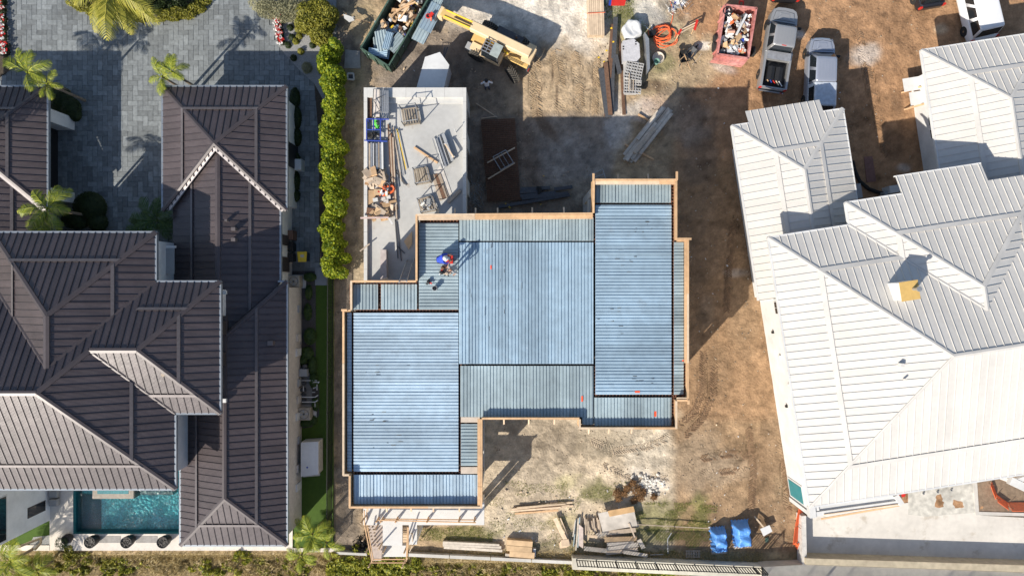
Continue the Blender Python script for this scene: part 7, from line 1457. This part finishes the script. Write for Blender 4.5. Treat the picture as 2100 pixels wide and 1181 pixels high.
for v,z in ((1012,.45),(1030,.45)): p = at(110,v,z); MB().loft([[Vector((p.x+x*k,p.y+y*k,zz)) for x,y in ((-.28,-.24),(.28,-.24),(.28,.24),(-.28,.24))] for k,zz in ((.9,.14),(1,.3),(1,.5),(.9,.56))]).build('cushion', M('cushion_grey',(.34,.33,.32),.9), ch_)
# ------------------------------------------------------------------ fences and walls
def fence(a, b, hgt, label, pitch=.11, post=1.4, pwid=.036, z=0, mat=m_black):
    a, b = Vector(a), Vector(b); t = thing('picket_fence', a, label, 'fence'); d = b-a; L = d.length; d.normalize(); mb = MB(); k = pitch
    while k < L: p = a+d*k; mb.beam(p+Vector((0,0,.08)),p+Vector((0,0,hgt)),pwid,pwid); k += pitch
    tag(mb.build('pickets', mat, t), kind='stuff'); k = 0
    while k <= L+.01: p = a+d*min(k,L); MB().box((p.x,p.y,p.z+hgt/2+.02),(.06,.06,hgt+.04)).build('post', mat, t); k += post
    for zz in (.1,hgt-.06): MB().beam(a+Vector((0,0,zz)),b+Vector((0,0,zz)),.045,.045).build('rail', mat, t)
fence(at(683,560,.05),at(681,1120,.05),1.45,'black picket fence between the turf and the building site',.12,2.4)
m_cap = M('seawall_concrete',(.60,.56,.46),.9,0,.12,2.5,.004,30,big=.2)
sw = thing('sea_wall', at(1360,1158,-.5), 'cream concrete sea wall cap carrying the black fence', 'wall')
zc_ = .75; C4 = [xy(u,v,zc_) for u,v in ((1174,1144),(1562,1161),(1562,1186),(1174,1167))]
MB().prism(C4[::-1],-1.5,zc_).build('cap', m_cap, sw)
a, b = at(1182,1147,zc_), at(1560,1163,zc_); fence(a,b,1.15,'black picket fence standing on the sea wall cap',.19,1.36,.05)
lw = thing('low_wall', at(1000,1145,-.5), 'low grey concrete wall running from the stair to the sea wall', 'wall')
for k in range(4):
    f0, f1 = k/4, (k+1)/4-.004; MB().prism([xy(838+337*f,1134+16*f+o,.35) for f,o in ((f0,0),(f1,0),(f1,6.5),(f0,6.5))][::-1],-1.2,.35).build('wall_section', m_concrete, lw)
MB().prism([xy(u,v,.35) for u,v in ((690,1131),(752,1134),(752,1139),(690,1136))][::-1],-1.2,.35).build('wall_section', m_concrete, lw)
# terrace parapet, lower deck and its fence
tw = thing('terrace_wall', at(1870,1150,0), 'solid parapet wall along the sea side of the white house terrace', 'wall')
MB().prism([xy(u,v,1.1) for u,v in ((1652,1144),(2240,1163),(2240,1178),(1652,1157))][::-1],-1.2,1.1).build('wall', M('stained_cap',(.42,.36,.26),.9,0,.2,3), tw)
MB().prism([xy(u,v,.9) for u,v in ((1644,1058),(1653,1057),(1655,1160),(1646,1160))][::-1],0,.9).build('end_wall', M('pale_end',(.55,.52,.48),.9,0,.2,4), tw)
ld_ = struct(MB().prism([xy(u,v,.9) for u,v in ((1562,1162),(1652,1157.5),(2240,1178.5),(2240,1300),(1562,1300))][::-1],-1.2,.9),'lower_deck',M('lower_deck',(.55,.50,.42),.9,0,.12,3,.004,30,big=.16))
fence(at(1562,1190,.9),at(2160,1213,.9),1.25,'black picket fence beyond the terrace parapet whose shadow stripes the deck',.19,1.36,.06)
fence(at(1562,1162,.9),at(1562,1188,.9),1.15,'short return of black picket fence at the sea wall end',.13,.8)

# ------------------------------------------------------------------ labels of look-alikes: say which one
ORD = 'first second third fourth fifth sixth seventh eighth ninth tenth eleventh twelfth thirteenth fourteenth fifteenth sixteenth seventeenth eighteenth nineteenth twentieth'.split()
bpy.context.view_layer.update(); same = {}
for o in bpy.data.objects:
    if o.parent is None and o.get('label') and o.get('kind') is None: same.setdefault(o['label'], []).append(o)
def where(o):
    p = o.matrix_world.translation; k = FPX/(H-p.z); return 1050+p.x*k, 590.5-p.y*k
for lab, os_ in same.items():
    if len(os_) < 2: continue
    pts = [(where(o), o) for o in os_]; us = [p[0][0] for p in pts]; vs = [p[0][1] for p in pts]
    horiz = max(us)-min(us) >= max(vs)-min(vs); pts.sort(key=lambda p: p[0][0] if horiz else p[0][1]); n = len(pts)
    if n <= 20:
        for k, (w_, o) in enumerate(pts): o['label'] = f"{lab}, {ORD[k]} from the {'left' if horiz else 'top'}"
    else:
        um, vm = sorted(us)[n//2], sorted(vs)[n//2]
        for k, (w_, o) in enumerate(pts):
            j = min(4, 5*k//n); a = (('far left','centre left','middle','centre right','far right') if horiz else ('top','upper middle','middle','lower middle','bottom'))[j]
            b = ('upper' if w_[1] < vm else 'lower') if horiz else ('left' if w_[0] < um else 'right')
            o['label'] = f"{lab}, {a}, {b} half"
